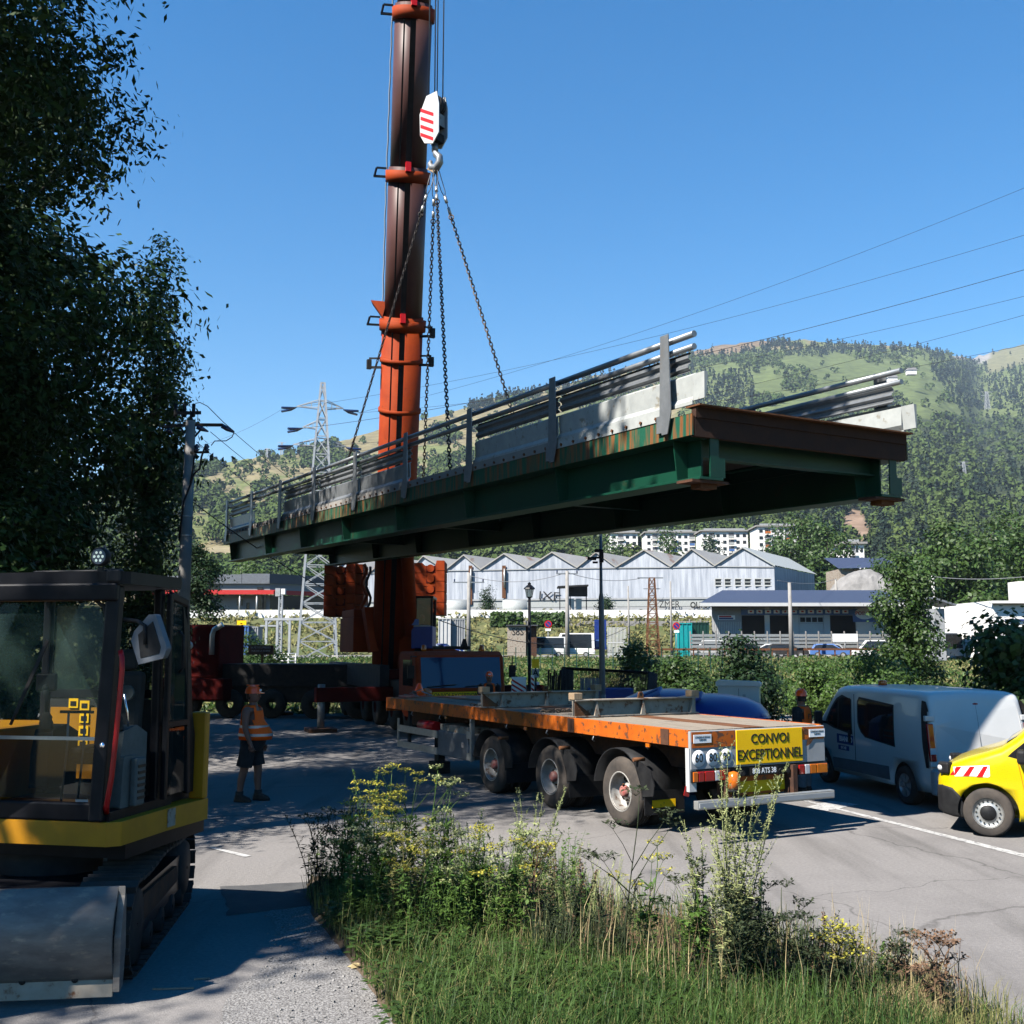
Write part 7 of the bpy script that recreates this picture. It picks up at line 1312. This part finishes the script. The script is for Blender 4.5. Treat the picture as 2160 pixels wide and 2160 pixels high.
for p0, p1 in (((468, 898), (492, 911)), ((415, 900), (438, 909)), ((352, 905), (362, 912))): q = MB().path([(px_(p0[0]), 0, hz_(p0[1])), (px_(p0[0]) * .5 + px_(p1[0]) * .5, .05, hz_((p0[1] + p1[1]) / 2)), (px_(p1[0]), .1, hz_(p1[1]))], [.07, .07, .02], 8).build('insulator', 'glass_blue', a2)
a3 = MB().bar((.05, -.1, hz_(956)), (px_(445), -.1, hz_(955)), .06).build('bracket_arm', 'steel_dark', up)
for px in (419, 440): MB().lathe([(.02, 0), (.09, .06), (.04, .09), (.08, .14), (.03, .22)], 10, (px_(px), -.1, hz_(954))).build('insulator', 'glass_blue', a3)
MB().path([(px_(438), -.1, hz_(938)), (px_(430), -.12, hz_(965)), (px_(428), -.15, hz_(990)), (px_(415), -.15, hz_(1003)), (px_(410), -.17, hz_(1025)), (px_(398), -.2, hz_(1060)), (px_(392), -.22, hz_(1140))], .03, 6).build('down_cable', 'black_plastic', up); MB().path([(px_(416), -.1, hz_(940)), (px_(414), -.12, hz_(985)), (px_(410), -.16, hz_(1020))], .025, 6).build('down_cable', 'black_plastic', up)
MB().path([(px_(492), .1, hz_(911)), (px_(490), 0, hz_(922)), (px_(478), 0, hz_(930)), (px_(455), -.05, hz_(931)), (px_(449), -.1, hz_(941))], .015, 5).build('jumper_wire', 'wire', up); MB().path([(px_(410), 0, hz_(851)), (px_(420), 0, hz_(849)), (px_(435), .05, hz_(856)), (px_(470), .1, hz_(890)), (px_(493), .1, hz_(909))], .012, 5).build('jumper_wire', 'wire', up)
for py in (1090, 1130): MB().lathe([(.2, -.015), (.205, 0), (.2, .015)], 14, (0, 0, hz_(py))).build('band', 'alu', up)
# notice board and yellow sign at the left
nb = thing('notice_board', 'dark wooden notice board before the sunlit shrub', 'notice board', (X(556, 48), 48, 0)); MB().bx(-.62, .5, -.04, .04, Z(1381, 48), Z(1361, 48)).build('board', 'rust_dark', nb); MB().bx(-.06, .02, .05, .12, 0, Z(1361, 48)).build('post', 'rust_dark', nb); text('A PETITS FRERES', 'board_lettering', 'light_grey', nb, (-.06, -.045, Z(1366, 48)), (R(90), 0, 0), .12, 1, .002); text('RUE DE LA SCIERIE', 'board_lettering', 'light_grey', nb, (-.06, -.045, Z(1373, 48)), (R(90), 0, 0), .10, 1, .002)
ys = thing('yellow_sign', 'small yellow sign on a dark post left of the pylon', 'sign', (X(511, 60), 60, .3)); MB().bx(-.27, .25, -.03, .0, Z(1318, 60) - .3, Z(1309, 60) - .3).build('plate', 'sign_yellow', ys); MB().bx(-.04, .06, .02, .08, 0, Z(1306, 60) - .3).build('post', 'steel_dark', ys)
# street lantern
Yl = 34.5; ln = thing('street_lantern', 'black old style street lantern behind the crane cab', 'street lamp', (X(1117, Yl, 1400), Yl, 0)); zl = lambda py: Z(py, Yl)
MB().path([(0, 0, 0), (0, 0, .8), (0, 0, 1.0), (0, 0, zl(1262))], [.10, .10, .06, .045], 10).build('post', 'black_paint', ln); lz0, lz1 = zl(1259), zl(1243)
MB().lathe([(.04, zl(1262)), (.10, zl(1260)), (.11, lz0)], 8, (0, 0, 0), sm=False).build('base_cup', 'black_paint', ln)
for k in range(4): a = k * math.pi / 2 + .5; MB().bar((.10 * math.cos(a), .10 * math.sin(a), lz0), (.155 * math.cos(a), .155 * math.sin(a), lz1), .018).build('lantern_bar', 'black_paint', ln); b = a + math.pi / 2; MB().add([(.1 * math.cos(a), .1 * math.sin(a), lz0), (.1 * math.cos(b), .1 * math.sin(b), lz0), (.15 * math.cos(b), .15 * math.sin(b), lz1), (.15 * math.cos(a), .15 * math.sin(a), lz1)], [(0, 1, 2, 3)]).build('lantern_pane', 'clear_glass', ln, fix=False)
MB().lathe([(.19, lz1), (.17, lz1 + .05), (.08, lz1 + .13), (.05, lz1 + .15), (.06, lz1 + .19), (.0, lz1 + .24)], 8, (0, 0, 0), sm=False).build('lantern_roof', 'black_paint', ln)
# camera pole
Yc = 27.0; cpn = thing('camera_pole', 'blue grey steel pole with surveillance cameras', 'pole', (X(1270, Yc, 1400), Yc, 0)); zc = lambda py: Z(py, Yc); xc_ = lambda px: P(px, 1200, Yc).x - cpn.location.x
MB().path([(0, 0, 0), (0, 0, zc(1345)), (-.005, 0, zc(1262)), (-.005, 0, zc(1250)), (0, 0, zc(1085))], [.078, .072, .066, .04, .034], 14).build('shaft', 'grey_paint', cpn); MB().lathe([(.085, 1.3), (.085, 1.5), (.08, 1.52)], 14).build('collar', 'grey_paint', cpn)
MB().bx(-.04, .06, -.1, .1, zc(1186), zc(1160)).build('bracket', 'black_plastic', cpn); MB().box((xc_(1262), -.05, zc(1162)), (.19, .09, .08)).build('junction_box', 'black_plastic', cpn, .01)
MB().bar((xc_(1270), -.05, zc(1176)), (xc_(1242), -.08, zc(1178)), .05).build('camera_arm', 'black_plastic', cpn); MB().box((xc_(1248), -.1, zc(1179)), (.22, .1, .07), (0, .1, 0)).build('camera_body', 'black_plastic', cpn, .01); MB().box((xc_(1255), -.1, zc(1187)), (.13, .08, .05)).build('camera_body', 'black_plastic', cpn, .01)
# stacked fence panels, hazard boards, signs
Yq = 29.5; fsx = lambda px: P(px, 1430, Yq).x
fp_ = thing('fence_panel_stack', 'dark stack of leaning metal fence panels behind the trailer', 'fence panels', (0, Yq, 0)); z0q, z1q = .35, Z(1408, Yq)
for k in range(9):
    dx = k * .045; xa = fsx(1182) + dx; xb = fsx(1382) - .35 + dx
    pn = MB().tube((xa, k * .13, .1), (xa + .05, k * .13 + .1, z1q - k * .01), .022, n=6).build('panel_frame', 'black_paint', fp_); MB().tube((xb, k * .13, .1), (xb + .2, k * .13 + .1, z1q - .12 - k * .01), .022, n=6).build('frame_side', 'black_paint', pn); MB().tube((xa + .05, k * .13 + .1, z1q - k * .01), (xb + .2, k * .13 + .1, z1q - .12 - k * .01), .022, n=6).build('top_rail', 'black_paint', pn)
    g = MB()
    for j in range(30): t = (j + 1) / 31; g.bar((xa + (xb - xa) * t, k * .13, .1), (xa + .05 + (xb + .15 - xa) * t, k * .13 + .1, z1q - .12 * t - k * .01), .006)
    tag(g.build('bars', 'black_paint', pn), kind='stuff')
for k in range(9): x = fsx(1150) + k * .055; MB().bar((x, k * .05, .1), (x + .1, k * .05, Z(1413 + (k % 3) * 6, Yq)), .05, .02).build('leaning_slat', 'black_paint', fp_)
cn = thing('louvre_panel', 'grey slatted panel leaning on the fence panels', 'panel', (fsx(1222), Yq - .4, .2))
for k in range(9): MB().bx(.0 + k * .06, .05 + k * .06, 0, .03, .85, Z(1430, Yq - .4) - .2).build('slat', 'grey_paint', cn)
for z in (.85, 1.2): MB().bx(0, .54, .032, .05, z, z + .04).build('rail', 'grey_paint', cn)
lb = one(MB().bx(fsx(1236), fsx(1330), Yq - .7, Yq - .2, .2, Z(1450, Yq)), 'dark_trough', 'blue_paint', 'dark blue trough below the stacked fence panels', 'trough', bev=.03)
for i, (px0, px1, t, b, lab) in enumerate(((1079, 1110, 1428, 1466, 'large red and white striped hazard board beside the crane cab'), (1120, 1127, 1424, 1466, 'narrow red and white striped hazard board under the lantern'))):
    Yh_ = 31.0 - i * .3; o = thing('hazard_board', lab, 'hazard board', (P(px0, 1440, Yh_).x, Yh_, 0)); wd_ = P(px1, 1440, Yh_).x - o.location.x; zt_ = Z(t, Yh_); zb_ = Z(b + 12, Yh_); pl_ = MB().bx(0, wd_, 0, .04, zb_, zt_).build('plate', 'white_print', o)
    nst = 5
    for k in range(nst):
        z = zb_ + (zt_ - zb_) * (k + .2) / nst; hh = (zt_ - zb_) / nst * .45; dn = min(.25, wd_ * .7)
        lo_ = max(zb_ + .002, z - dn); MB().add([(0.005, -.004, z), (wd_ - .005, -.004, max(zb_ + .002, z - dn)), (wd_ - .005, -.004, max(zb_ + .004, z - dn + hh)), (.005, -.004, min(zt_ - .002, z + hh))], [(0, 1, 2, 3)]).build('red_stripe', 'red_paint', pl_, fix=False)
    for x in (.05, wd_ - .09): MB().bx(x, x + .04, .042, .08, 0, zb_ + .2).build('leg', 'steel_dark', o)
ya_ = thing('warning_sign', 'yellow plate above a white letter plate beside the lantern', 'sign', (P(1130, 1420, 31.5).x, 31.5, 0)); MB().bx(-.11, .10, -.02, 0, Z(1409, 31.5), Z(1390, 31.5)).build('yellow_plate', 'sign_yellow', ya_, .01); wp_ = MB().bx(-.11, .10, -.02, 0, Z(1429, 31.5), Z(1411, 31.5)).build('white_plate', 'light_grey', ya_); text('A', 'sign_letter', 'ink', wp_, (-.005, -.023, Z(1420, 31.5)), (R(90), 0, 0), .26, 1, .001, bold=.004); MB().tube((0, .03, 0), (0, .03, Z(1390, 31.5)), .025, n=8).build('post', 'steel_dark', ya_)
# blue dome bins and white cabinet on the far side of the trailer
def dome_bin(label, px, py, Y, wpx, lid):
    o = thing('dome_bin', label, 'recycling bin', (P(px, py, Y).x, Y, 0), R(8), 'blue dome bins behind the trailer'); r = wpx / 2250 * Y / 2; zt = Z(py, Y)
    MB().lathe([(r * .92, 0), (r, .1), (r, zt - .42), (r * .97, zt - .33), (r * .85, zt - .19), (r * .62, zt - .08), (r * .3, zt - .015), (.001, zt)], 36).build('shell', 'blue_cover', o)
    MB().lathe([(r * 1.01, zt - .46), (r * 1.03, zt - .44), (r * 1.01, zt - .42)], 36).build('rim', 'blue_cover', o)
    hp_ = MB().box((-r * .55, -r * .55, zt - .10), (.50, .30, .07), (R(28), R(-22), R(-38))).build('hatch', lid, o, .03); MB().box((-r * .55, -r * .55, zt - .06), (.36, .07, .03), (R(28), R(-22), R(-38))).build('hatch_slot', 'blue_paint', hp_)
    return o
dome_bin('left blue dome bin with a pale hatch behind the trailer', 1415, 1452, 22.5, 220, 'blue_light'); dome_bin('right blue dome bin with a blue hatch behind the trailer', 1500, 1462, 21.0, 235, 'blue_cover')
Ye = 24.5; eb = thing('electrical_cabinet', 'white electrical cabinet with sloped lid behind the blue bins', 'cabinet', (P(1514, 1460, Ye).x, Ye, 0), R(-16)); zt = Z(1447, Ye)
MB().bx(0, .92, 0, .45, 0, zt).build('body', 'white_paint', eb, .008); MB().prism([(-.04, zt), (.96, zt), (.96, zt + .06), (.9, zt + .10), (.0, zt + .13), (-.04, zt + .09)], -.05, .5, 'Y').build('lid', 'white_paint', eb, .008); MB().bx(.46, .47, -.006, -.001, .2, zt - .05).build('door_gap', 'grey_paint', eb); MB().bx(.55, .62, -.02, -.001, zt - .3, zt - .18).build('latch', 'light_grey', eb); MB().bx(.52, .72, -.008, -.001, zt - .45, zt - .35).build('label_plate', 'light_grey', eb)
# small things on the ground
one(MB().ball((0, 0, 0), .038, 14, 8, (1, 1, .92)), 'apple', 'apple', 'small yellow green apple lying on the gravel', 'apple').location = G(783, 2017) + Vector((0, 0, .035))
lf = MB(); q = G(752, 2042)
for k in range(3): lf.grid(lambda u, v: ((u - .5) * .16 * math.cos(k * 1.1) - (v - .5) * .07 * math.sin(math.pi * u) * math.sin(k * 1.1), (u - .5) * .16 * math.sin(k * 1.1) + (v - .5) * .07 * math.sin(math.pi * u) * math.cos(k * 1.1), .012 + .02 * math.sin(u * 3) * v + k * .004), 5, 3)
one(lf, 'dead_leaf', 'straw', 'crumpled brown dead leaf beside the apple', 'leaf').location = q
for i, (px, py, l, a) in enumerate(((365, 2088, .32, .1), (425, 2067, .12, .1))): one(MB().bar((-l / 2, 0, .008), (l / 2, .02, .010), .02, .012), 'wood_splinter', 'wood_plank', ('longer pale wood splinter lying on the asphalt by the track', 'short pale wood splinter lying on the asphalt')[i], 'splinter').location = G(px, py)
# ================================================================ foreground weeds
def vz(x, y):
    return .05 if inpoly(x, y, VG) else 0.0
class LeafMesh:
    def __init__(s): s.V = []; s.F = []
    def leaf(s, p, d, l, w, up=None):
        d = d.normalized(); x = d.cross(up or Vector((0, 0, 1))); x = x.normalized() if x.length > 1e-3 else Vector((1, 0, 0)); o = len(s.V); m = p + d * l * .45
        s.V += [p, m + x * w / 2, p + d * l + Vector((0, 0, -l * .12)), m - x * w / 2]; s.F.append((o, o + 1, o + 2, o + 3))
    def blob(s, p, r, rs, n=3):
        for _ in range(n):
            d = Vector((rs.gauss(0, 1), rs.gauss(0, 1), rs.gauss(0, 1))).normalized(); q = p + d * r * .4; s.leaf(q, Vector((rs.gauss(0, 1), rs.gauss(0, 1), rs.gauss(0, .6) + .2)), r * 1.5, r * 1.1)
    def build(s, name, m, par): return raw(name, [tuple(v) for v in s.V], s.F, m, par)
def umbel_plant(label, base, h, seed, heads, leafm='weed_green', spread=.5, nst=1, size=1.0, leaves=26, group='flowering umbel weeds on the verge', lean=0):
    """parsnip-like weed: ribbed stem, forked stalks, flat flower heads"""
    rs = random.Random(seed); o = thing('umbel_weed', label, 'weed', base, 0, group); st = MB(); hd = LeafMesh(); lf = LeafMesh(); nb = 0
    for q in range(nst):
        b0 = Vector((rs.uniform(-.12, .12), rs.uniform(-.12, .12), 0)) * (nst > 1); top = b0 + Vector((rs.uniform(-.5, .5) * spread * .5 + lean, rs.uniform(-.3, .3) * spread * .5, h * rs.uniform(.85, 1))); pts = [b0 + (top - b0) * t + Vector((.03 * math.sin(t * 5 + seed), 0, 0)) for t in (0, .3, .6, .85, 1)]
        st.path(pts, [.0075, .0065, .005, .0035, .0025], 5); tips = [top]
        for k in range(5):
            t = rs.uniform(.35, .85); p = b0 + (top - b0) * t; a = rs.uniform(0, 6.28); d = Vector((math.cos(a), math.sin(a) * .7, rs.uniform(.7, 1.5))).normalized() * h * rs.uniform(.22, .42) * (1.15 - t * .5); st.path([p, p + d * .5 + Vector((0, 0, .02)), p + d], [.0045, .003, .002], 4); tips.append(p + d)
        for tp in tips:
            n = rs.randint(8, 13)
            for k in range(n):
                a = k * 6.283 / n; r = rs.uniform(.03, .075) * size; e = tp + Vector((math.cos(a) * r, math.sin(a) * r, .03 * size + rs.uniform(0, .02))); st.path([tp, e], .0012, 3); hd.blob(e, .017 * size, rs, 4)
        for k in range(int(leaves * (.6 if leafm in ('weed_dark', 'weed_brown') else 2))):
            t = rs.uniform(.05, .7); p = b0 + (top - b0) * t; a = rs.uniform(0, 6.28); d = Vector((math.cos(a), math.sin(a), rs.uniform(-.1, .6))); L = rs.uniform(.08, .2) * (1.1 - t); e = p + d.normalized() * L; st.path([p, e], .0015, 3)
            for j in range(5): u = (j + 1) / 5; lf.leaf(p + (e - p) * u, d + Vector((rs.gauss(0, .7), rs.gauss(0, .7), rs.gauss(0, .3))), rs.uniform(.045, .09), rs.uniform(.022, .042))
    tag(st.build('stems', leafm, o), kind='stuff'); tag(hd.build('flower_heads', heads, o), kind='stuff'); tag(lf.build('leaves', leafm, o), kind='stuff'); return o
def spike_plant(label, base, h, seed, m='weed_pale', lm='weed_green', nst=5, spread=.3, group='tall spiked weeds on the verge', fuzz=1.0, side=12, lean=(0, 0)):
    """mugwort-like weed: many upright stems feathered with small flower spikes"""
    rs = random.Random(seed); o = thing('spiked_weed', label, 'weed', base, 0, group); st = MB(); fl = LeafMesh(); lf = LeafMesh()
    for q in range(nst):
        a = rs.uniform(0, 6.28); b0 = Vector((math.cos(a), math.sin(a), 0)) * .04; hh = h * rs.uniform(.62, 1.0) if q else h; top = Vector((math.cos(a) * spread * rs.uniform(.2, 1) + lean[0], math.sin(a) * spread * rs.uniform(.2, 1) * .7 + lean[1], hh)); f = lambda t: b0 + (top - b0) * t + Vector(((top.x - b0.x), (top.y - b0.y), 0)) * (t * t - t) * .5
        st.path([f(t) for t in (0, .25, .5, .75, 1)], [.006, .0055, .004, .003, .0015], 5)
        for k in range(side):
            t = .3 + .68 * (k + rs.random()) / side; p = f(t); b = rs.uniform(0, 6.28); L = hh * (.05 + .22 * (1 - t)) * rs.uniform(.6, 1.2); d = Vector((math.cos(b) * .7, math.sin(b) * .7, 1.1)).normalized() * L; st.path([p, p + d], .0016, 3)
            for j in range(int(8 * fuzz)): u = rs.random(); fl.blob(p + d * u, .0115 * (1.2 - u * .4), rs, 2)
            if t < .75: lf.leaf(p, Vector((math.cos(b), math.sin(b), .2)), rs.uniform(.07, .14), rs.uniform(.022, .045))
        for j in range(int(22 * fuzz)): u = rs.uniform(.68, 1.0); fl.blob(f(u), .014, rs, 2)
        for k in range(12 if lm in ('weed_dark', 'weed_brown') else 30): t = rs.uniform(.03, .65); b = rs.uniform(0, 6.28); lf.leaf(f(t), Vector((math.cos(b), math.sin(b), rs.uniform(-.1, .5))), rs.uniform(.06, .13), rs.uniform(.02, .045))
    tag(st.build('stems', lm, o), kind='stuff'); tag(fl.build('flower_spikes', m, o), kind='stuff'); tag(lf.build('leaves', lm, o), kind='stuff'); return o
def B(px, py): g = G(px, py); return (g.x, g.y, vz(g.x, g.y) - .02)
def hpx(px, py, top): g = G(px, py); return (py - top) / CF * math.hypot(g.y, 2.7)
# back left clump
UW = [(742, 1905, 1690, 'weed_yellow', 'weed_green', 3, 'leftmost yellow umbel weed in the dense clump'), (800, 1925, 1700, 'weed_yellow', 'weed_green', 3, 'yellow umbel weed in front of the tall green spikes'), (858, 1930, 1640, 'weed_yellow', 'weed_green', 3, 'yellow green umbel weed left of the first trailer wheel'), (905, 1945, 1660, 'weed_pale', 'weed_green', 2, 'slim pale umbel weed before the first trailer wheel'), (770, 1960, 1760, 'weed_pale', 'weed_green', 3, 'broad pale umbel weed at the verge corner'), (850, 1985, 1790, 'weed_yellow', 'grass_dry', 3, 'straw coloured umbel weed in the middle of the clump'), (930, 2000, 1810, 'weed_pale', 'weed_green', 2, 'low pale umbel weed right of the clump'), (1010, 1990, 1770, 'weed_yellow', 'weed_green', 2, 'yellow umbel weed below the second trailer wheel'), (1080, 2010, 1790, 'weed_pale', 'weed_green', 2, 'sparse pale umbel weed between second and third wheel'), (1140, 2000, 1800, 'weed_yellow', 'weed_brown', 2, 'browning umbel weed below the third wheel'), (1320, 2090, 1700, 'weed_dark', 'weed_dark', 1, 'tall dry dark umbel weed standing alone below the bumper'), (1355, 2070, 1800, 'weed_yellow', 'weed_green', 1, 'small yellow umbel weed beside the tall dry one'), (1470, 2120, 1870, 'weed_dark', 'weed_green', 2, 'dark seeded umbel weed left of the tall pale mugwort'), (1640, 2130, 1900, 'weed_dark', 'weed_dark', 3, 'bushy dark seeded weed right of the tall pale mugwort'), (1700, 2140, 1960, 'weed_dark', 'weed_dark', 2, 'dark seeded weed right of the dark bushy one'), (1760, 2140, 1985, 'weed_yellow', 'weed_dark', 2, 'yellowing umbel weed over the dark stems'), (1880, 2150, 2000, 'weed_dark', 'weed_brown', 2, 'brown umbel weed near the dry straw tuft'), (1985, 2170, 2000, 'weed_brown', 'weed_brown', 2, 'rightmost brown umbel weed of the verge'), (1560, 2145, 1920, 'weed_dark', 'weed_dark', 3, 'dark weed at the foot of the tall pale mugwort'), (690, 1900, 1740, 'weed_dark', 'weed_dark', 3, 'dark shaded weed at the left end of the clump')]
for i, (px, py, top, hm, lm, ns, lab) in enumerate(UW): umbel_plant(lab, B(px, py), hpx(px, py, top), 100 + i, hm, lm, .6, ns, 1.15 if px != 1320 else 1.5, 30 if px != 1320 else 6)
SW = [(775, 1890, 1648, 'weed_green', 'weed_green', 5, .25, 'tall green spiked weed rising beside the toolbox'), (720, 1895, 1700, 'weed_dark', 'weed_dark', 6, .35, 'dark spiked weed at the left end of the clump'), (668, 1905, 1735, 'weed_dark', 'weed_dark', 5, .4, 'leftmost dark leafy weed against the asphalt'), (905, 1915, 1700, 'weed_green', 'weed_green', 4, .25, 'green spiked weed before the first wheel'), (960, 1930, 1720, 'weed_green', 'weed_green', 5, .3, 'leafy green weed between the first two wheels'), (1000, 1950, 1735, 'weed_pale', 'weed_green', 8, .35, 'pale green feathery weed before the second wheel'), (1075, 1940, 1760, 'weed_pale', 'weed_pale', 9, .4, 'pale feathery weed below the second wheel'), (1120, 1935, 1690, 'weed_pale', 'weed_pale', 8, .5, 'pale feathery weed leaning toward the third wheel'), (1180, 1950, 1790, 'weed_pale', 'weed_brown', 6, .3, 'thin pinkish pale weed below the third wheel'), (1235, 1965, 1830, 'weed_brown', 'weed_brown', 5, .25, 'thin reddish dry weed right of the third wheel'), (1545, 2130, 1640, 'weed_pale', 'weed_pale', 12, .42, 'tallest pale mugwort rising in front of the bumper'), (1490, 2110, 1780, 'weed_pale', 'weed_pale', 5, .2, 'pale mugwort left of the tallest one'), (1600, 2120, 1800, 'weed_pale', 'weed_pale', 7, .42, 'pale mugwort right of the tallest one'), (1740, 2120, 1955, 'weed_brown', 'weed_brown', 2, .1, 'reddish dock spike standing alone'), (1290, 2080, 1890, 'weed_dark', 'weed_dark', 4, .25, 'dark wiry weed before the tall dry umbel'), (1180, 2050, 1870, 'weed_dark', 'weed_dark', 5, .25, 'dark rushy weed in the middle of the verge'), (1830, 2160, 2010, 'weed_green', 'weed_dark', 4, .25, 'low green weed left of the straw tuft')]
for i, (px, py, top, fm, lm, ns, sp, lab) in enumerate(SW):
    ln = (.22, 0) if px == 1545 else (.25, 0) if px == 1120 else (0, 0)
    spike_plant(lab, B(px, py), hpx(px, py, top), 200 + i, fm, lm, ns, sp, lean=ln, fuzz=1.4 if px in (1545, 1600, 1490) else 1.0, side=16 if px == 1545 else 12)
# grass: nobody could count it
def blades(name, m, n, poly, hh, wd, label, seed, bend=.5, f=None):
    rs = np.random.default_rng(seed); xs = [p[0] for p in poly]; ys = [p[1] for p in poly]; pts = []
    while len(pts) < n:
        px, py = rs.uniform(min(xs), max(xs)), rs.uniform(min(ys), max(ys))
        if inpoly(px, py, poly) and (f is None or rs.random() < f(px, py)): pts.append(G(px, py))
    P0 = np.array([(p.x, p.y, .06) for p in pts]); h = rs.uniform(*hh, n); a = rs.uniform(0, 6.283, n); b = rs.uniform(.05, bend, n); D = np.stack([np.cos(a), np.sin(a), np.zeros(n)], 1); S_ = np.stack([-np.sin(a), np.cos(a), np.zeros(n)], 1); w2 = wd * rs.uniform(.6, 1.3, n)[:, None]
    up = np.array((0, 0, 1.0)); p1 = P0 + up * (h * .55)[:, None] + D * (h * b * .3)[:, None]; p2 = P0 + up * (h * .95)[:, None] * (1 - b * .35)[:, None] + D * (h * b)[:, None]
    V = np.stack([P0 - S_ * w2, P0 + S_ * w2, p1 + S_ * w2 * .8, p1 - S_ * w2 * .8, p2], 1).reshape(-1, 3); i5 = np.arange(n)[:, None] * 5
    F = np.concatenate([np.concatenate([i5 + 0, i5 + 1, i5 + 2], 1), np.concatenate([i5 + 0, i5 + 2, i5 + 3], 1), np.concatenate([i5 + 3, i5 + 2, i5 + 4], 1)]); return tag(raw(name, V, F, m), label, kind='stuff')
VP = VERGE
blades('verge_grass', 'grass_blade', 17000, VP, (.10, .42), .0035, 'green grass covering the verge', 1, .8, lambda x, y: .3 + .7 * (x < 1750) * (y > 1880))
blades('verge_dry_grass', 'grass_dry', 15000, VP, (.1, .42), .003, 'yellowing grass among the verge weeds', 2, .8)
blades('straw_tuft', 'straw', 2600, [(1860, 2105), (1985, 2100), (2010, 2190), (1850, 2200)], (.15, .36), .0028, 'dry straw tuft at the right end of the verge', 3, .7)
blades('tall_grass_stalks', 'straw', 420, [(1000, 1960), (1500, 2000), (1760, 2040), (2000, 2110), (2120, 2190), (1300, 2180)], (.35, .75), .0025, 'thin dry grass stalks on the right of the verge', 4, .35)
blades('reed_tuft', 'weed_dark', 700, [(1130, 2000), (1330, 2030), (1320, 2100), (1120, 2080)], (.25, .6), .004, 'dark rushes in the middle of the verge', 5, .5)
blades('bottom_grass', 'grass_blade', 6000, [(850, 2060), (1500, 2080), (1900, 2150), (2000, 2300), (900, 2300)], (.18, .52), .004, 'dense shaded grass along the bottom edge', 6, .8)
# tangle of thin stems between the larger weeds: one mass
def tangle(name, m, n, poly, hh, label, seed, lw=(.03, .07), nl=16):
    rs = random.Random(seed); xs = [p[0] for p in poly]; ys = [p[1] for p in poly]; st = MB(); lf = LeafMesh(); c = 0
    while c < n:
        px, py = rs.uniform(min(xs), max(xs)), rs.uniform(min(ys), max(ys))
        if not inpoly(px, py, poly): continue
        c += 1; g = G(px, py); g.z = .04; h = rs.uniform(*hh); tp = g + Vector((rs.gauss(0, .16) * h, rs.gauss(0, .16) * h, h)); md = g.lerp(tp, .55) + Vector((rs.gauss(0, .03), rs.gauss(0, .03), 0)); st.path([g, md, tp], [.0035, .0028, .0012], 3, False)
        for k in range(nl):
            t = rs.uniform(.15, 1); p = g.lerp(tp, t); a = rs.uniform(0, 6.28); lf.leaf(p, Vector((math.cos(a), math.sin(a), rs.uniform(-.2, .9))), rs.uniform(*lw), rs.uniform(*lw) * .4)
    o = len(lf.V); V = [tuple(v) for v in lf.V] + list(st.v); F = [tuple(f) for f in lf.F] + [tuple(i + o for i in f) for f in st.f]; tag(raw(name, V, F, m), label, kind='stuff')
tangle('weed_tangle', 'weed_green', 420, [(660, 1870), (1000, 1890), (1260, 1930), (1240, 2010), (900, 2030), (720, 1990)], (.25, .85), 'tangled green stems among the verge weeds', 41, (.035, .08), 22)
tangle('pale_tangle', 'weed_pale', 330, [(820, 1900), (1250, 1920), (1340, 1980), (1200, 2030), (900, 1990)], (.25, .75), 'pale seed stalks among the verge weeds', 42, (.015, .035), 34)
tangle('dry_tangle', 'weed_brown', 220, [(1050, 1930), (1400, 1980), (2000, 2130), (2120, 2200), (1500, 2150), (1100, 2030)], (.2, .6), 'brown dead stems among the verge weeds', 43, (.012, .03), 20)
tangle('dark_tangle', 'weed_dark', 260, [(1420, 2020), (1700, 2060), (1960, 2140), (1900, 2200), (1450, 2160)], (.2, .6), 'dark wiry stems along the right of the verge', 44, (.02, .045), 16)
# broad-leaved ground cover at the bottom: nobody could count it
lm = LeafMesh(); rs = random.Random(500)
for i in range(120):
    px = rs.uniform(800, 1500) if i < 85 else rs.uniform(690, 1000); py = rs.uniform(2050, 2230) if i < 85 else rs.uniform(1950, 2050)
    if not inpoly(px, py, VP): continue
    g = G(px, py); g.z = .04
    for k in range(60):
        a = rs.uniform(0, 6.28); r = rs.uniform(0, .16); lm.leaf(g + Vector((math.cos(a) * r, math.sin(a) * r, rs.uniform(.05, .26))), Vector((math.cos(a), math.sin(a), rs.uniform(-.1, .4))), rs.uniform(.05, .10), rs.uniform(.035, .065))
tag(lm.build('ground_cover', 'leaf_mid', None), 'broad leaved green plants low on the verge', kind='stuff')
# loose stones along the verge edge
stn = MB(); rs = random.Random(9)
for k in range(420):
    px = rs.uniform(560, 880); py = rs.uniform(1930, 2160); g = G(px, py); r = rs.uniform(.004, .013); stn.box((g.x, g.y, r * .5), (r * 2, r * 1.6, r * 1.2), (rs.uniform(0, 3), rs.uniform(0, 3), rs.uniform(0, 3)))
tag(stn.build('gravel', 'rock'), 'loose gravel stones beside the verge', kind='stuff')
# ================================================================ haze
hm = bpy.data.materials.new('haze_air'); hm.use_nodes = True; t_ = hm.node_tree; t_.nodes.remove(t_.nodes['Principled BSDF']); pv = t_.nodes.new('ShaderNodeVolumePrincipled'); pv.inputs['Color'].default_value = (.62, .78, 1, 1); pv.inputs['Density'].default_value = .00007; pv.inputs['Anisotropy'].default_value = .0
t_.links.new(pv.outputs[0], t_.nodes['Material Output'].inputs['Volume']); M['haze_air'] = hm
tag(MB().bx(-5200, 5200, -500, 5400, -2.5, 950).build('haze', 'haze_air'), 'thin blue haze over the valley', kind='stuff')
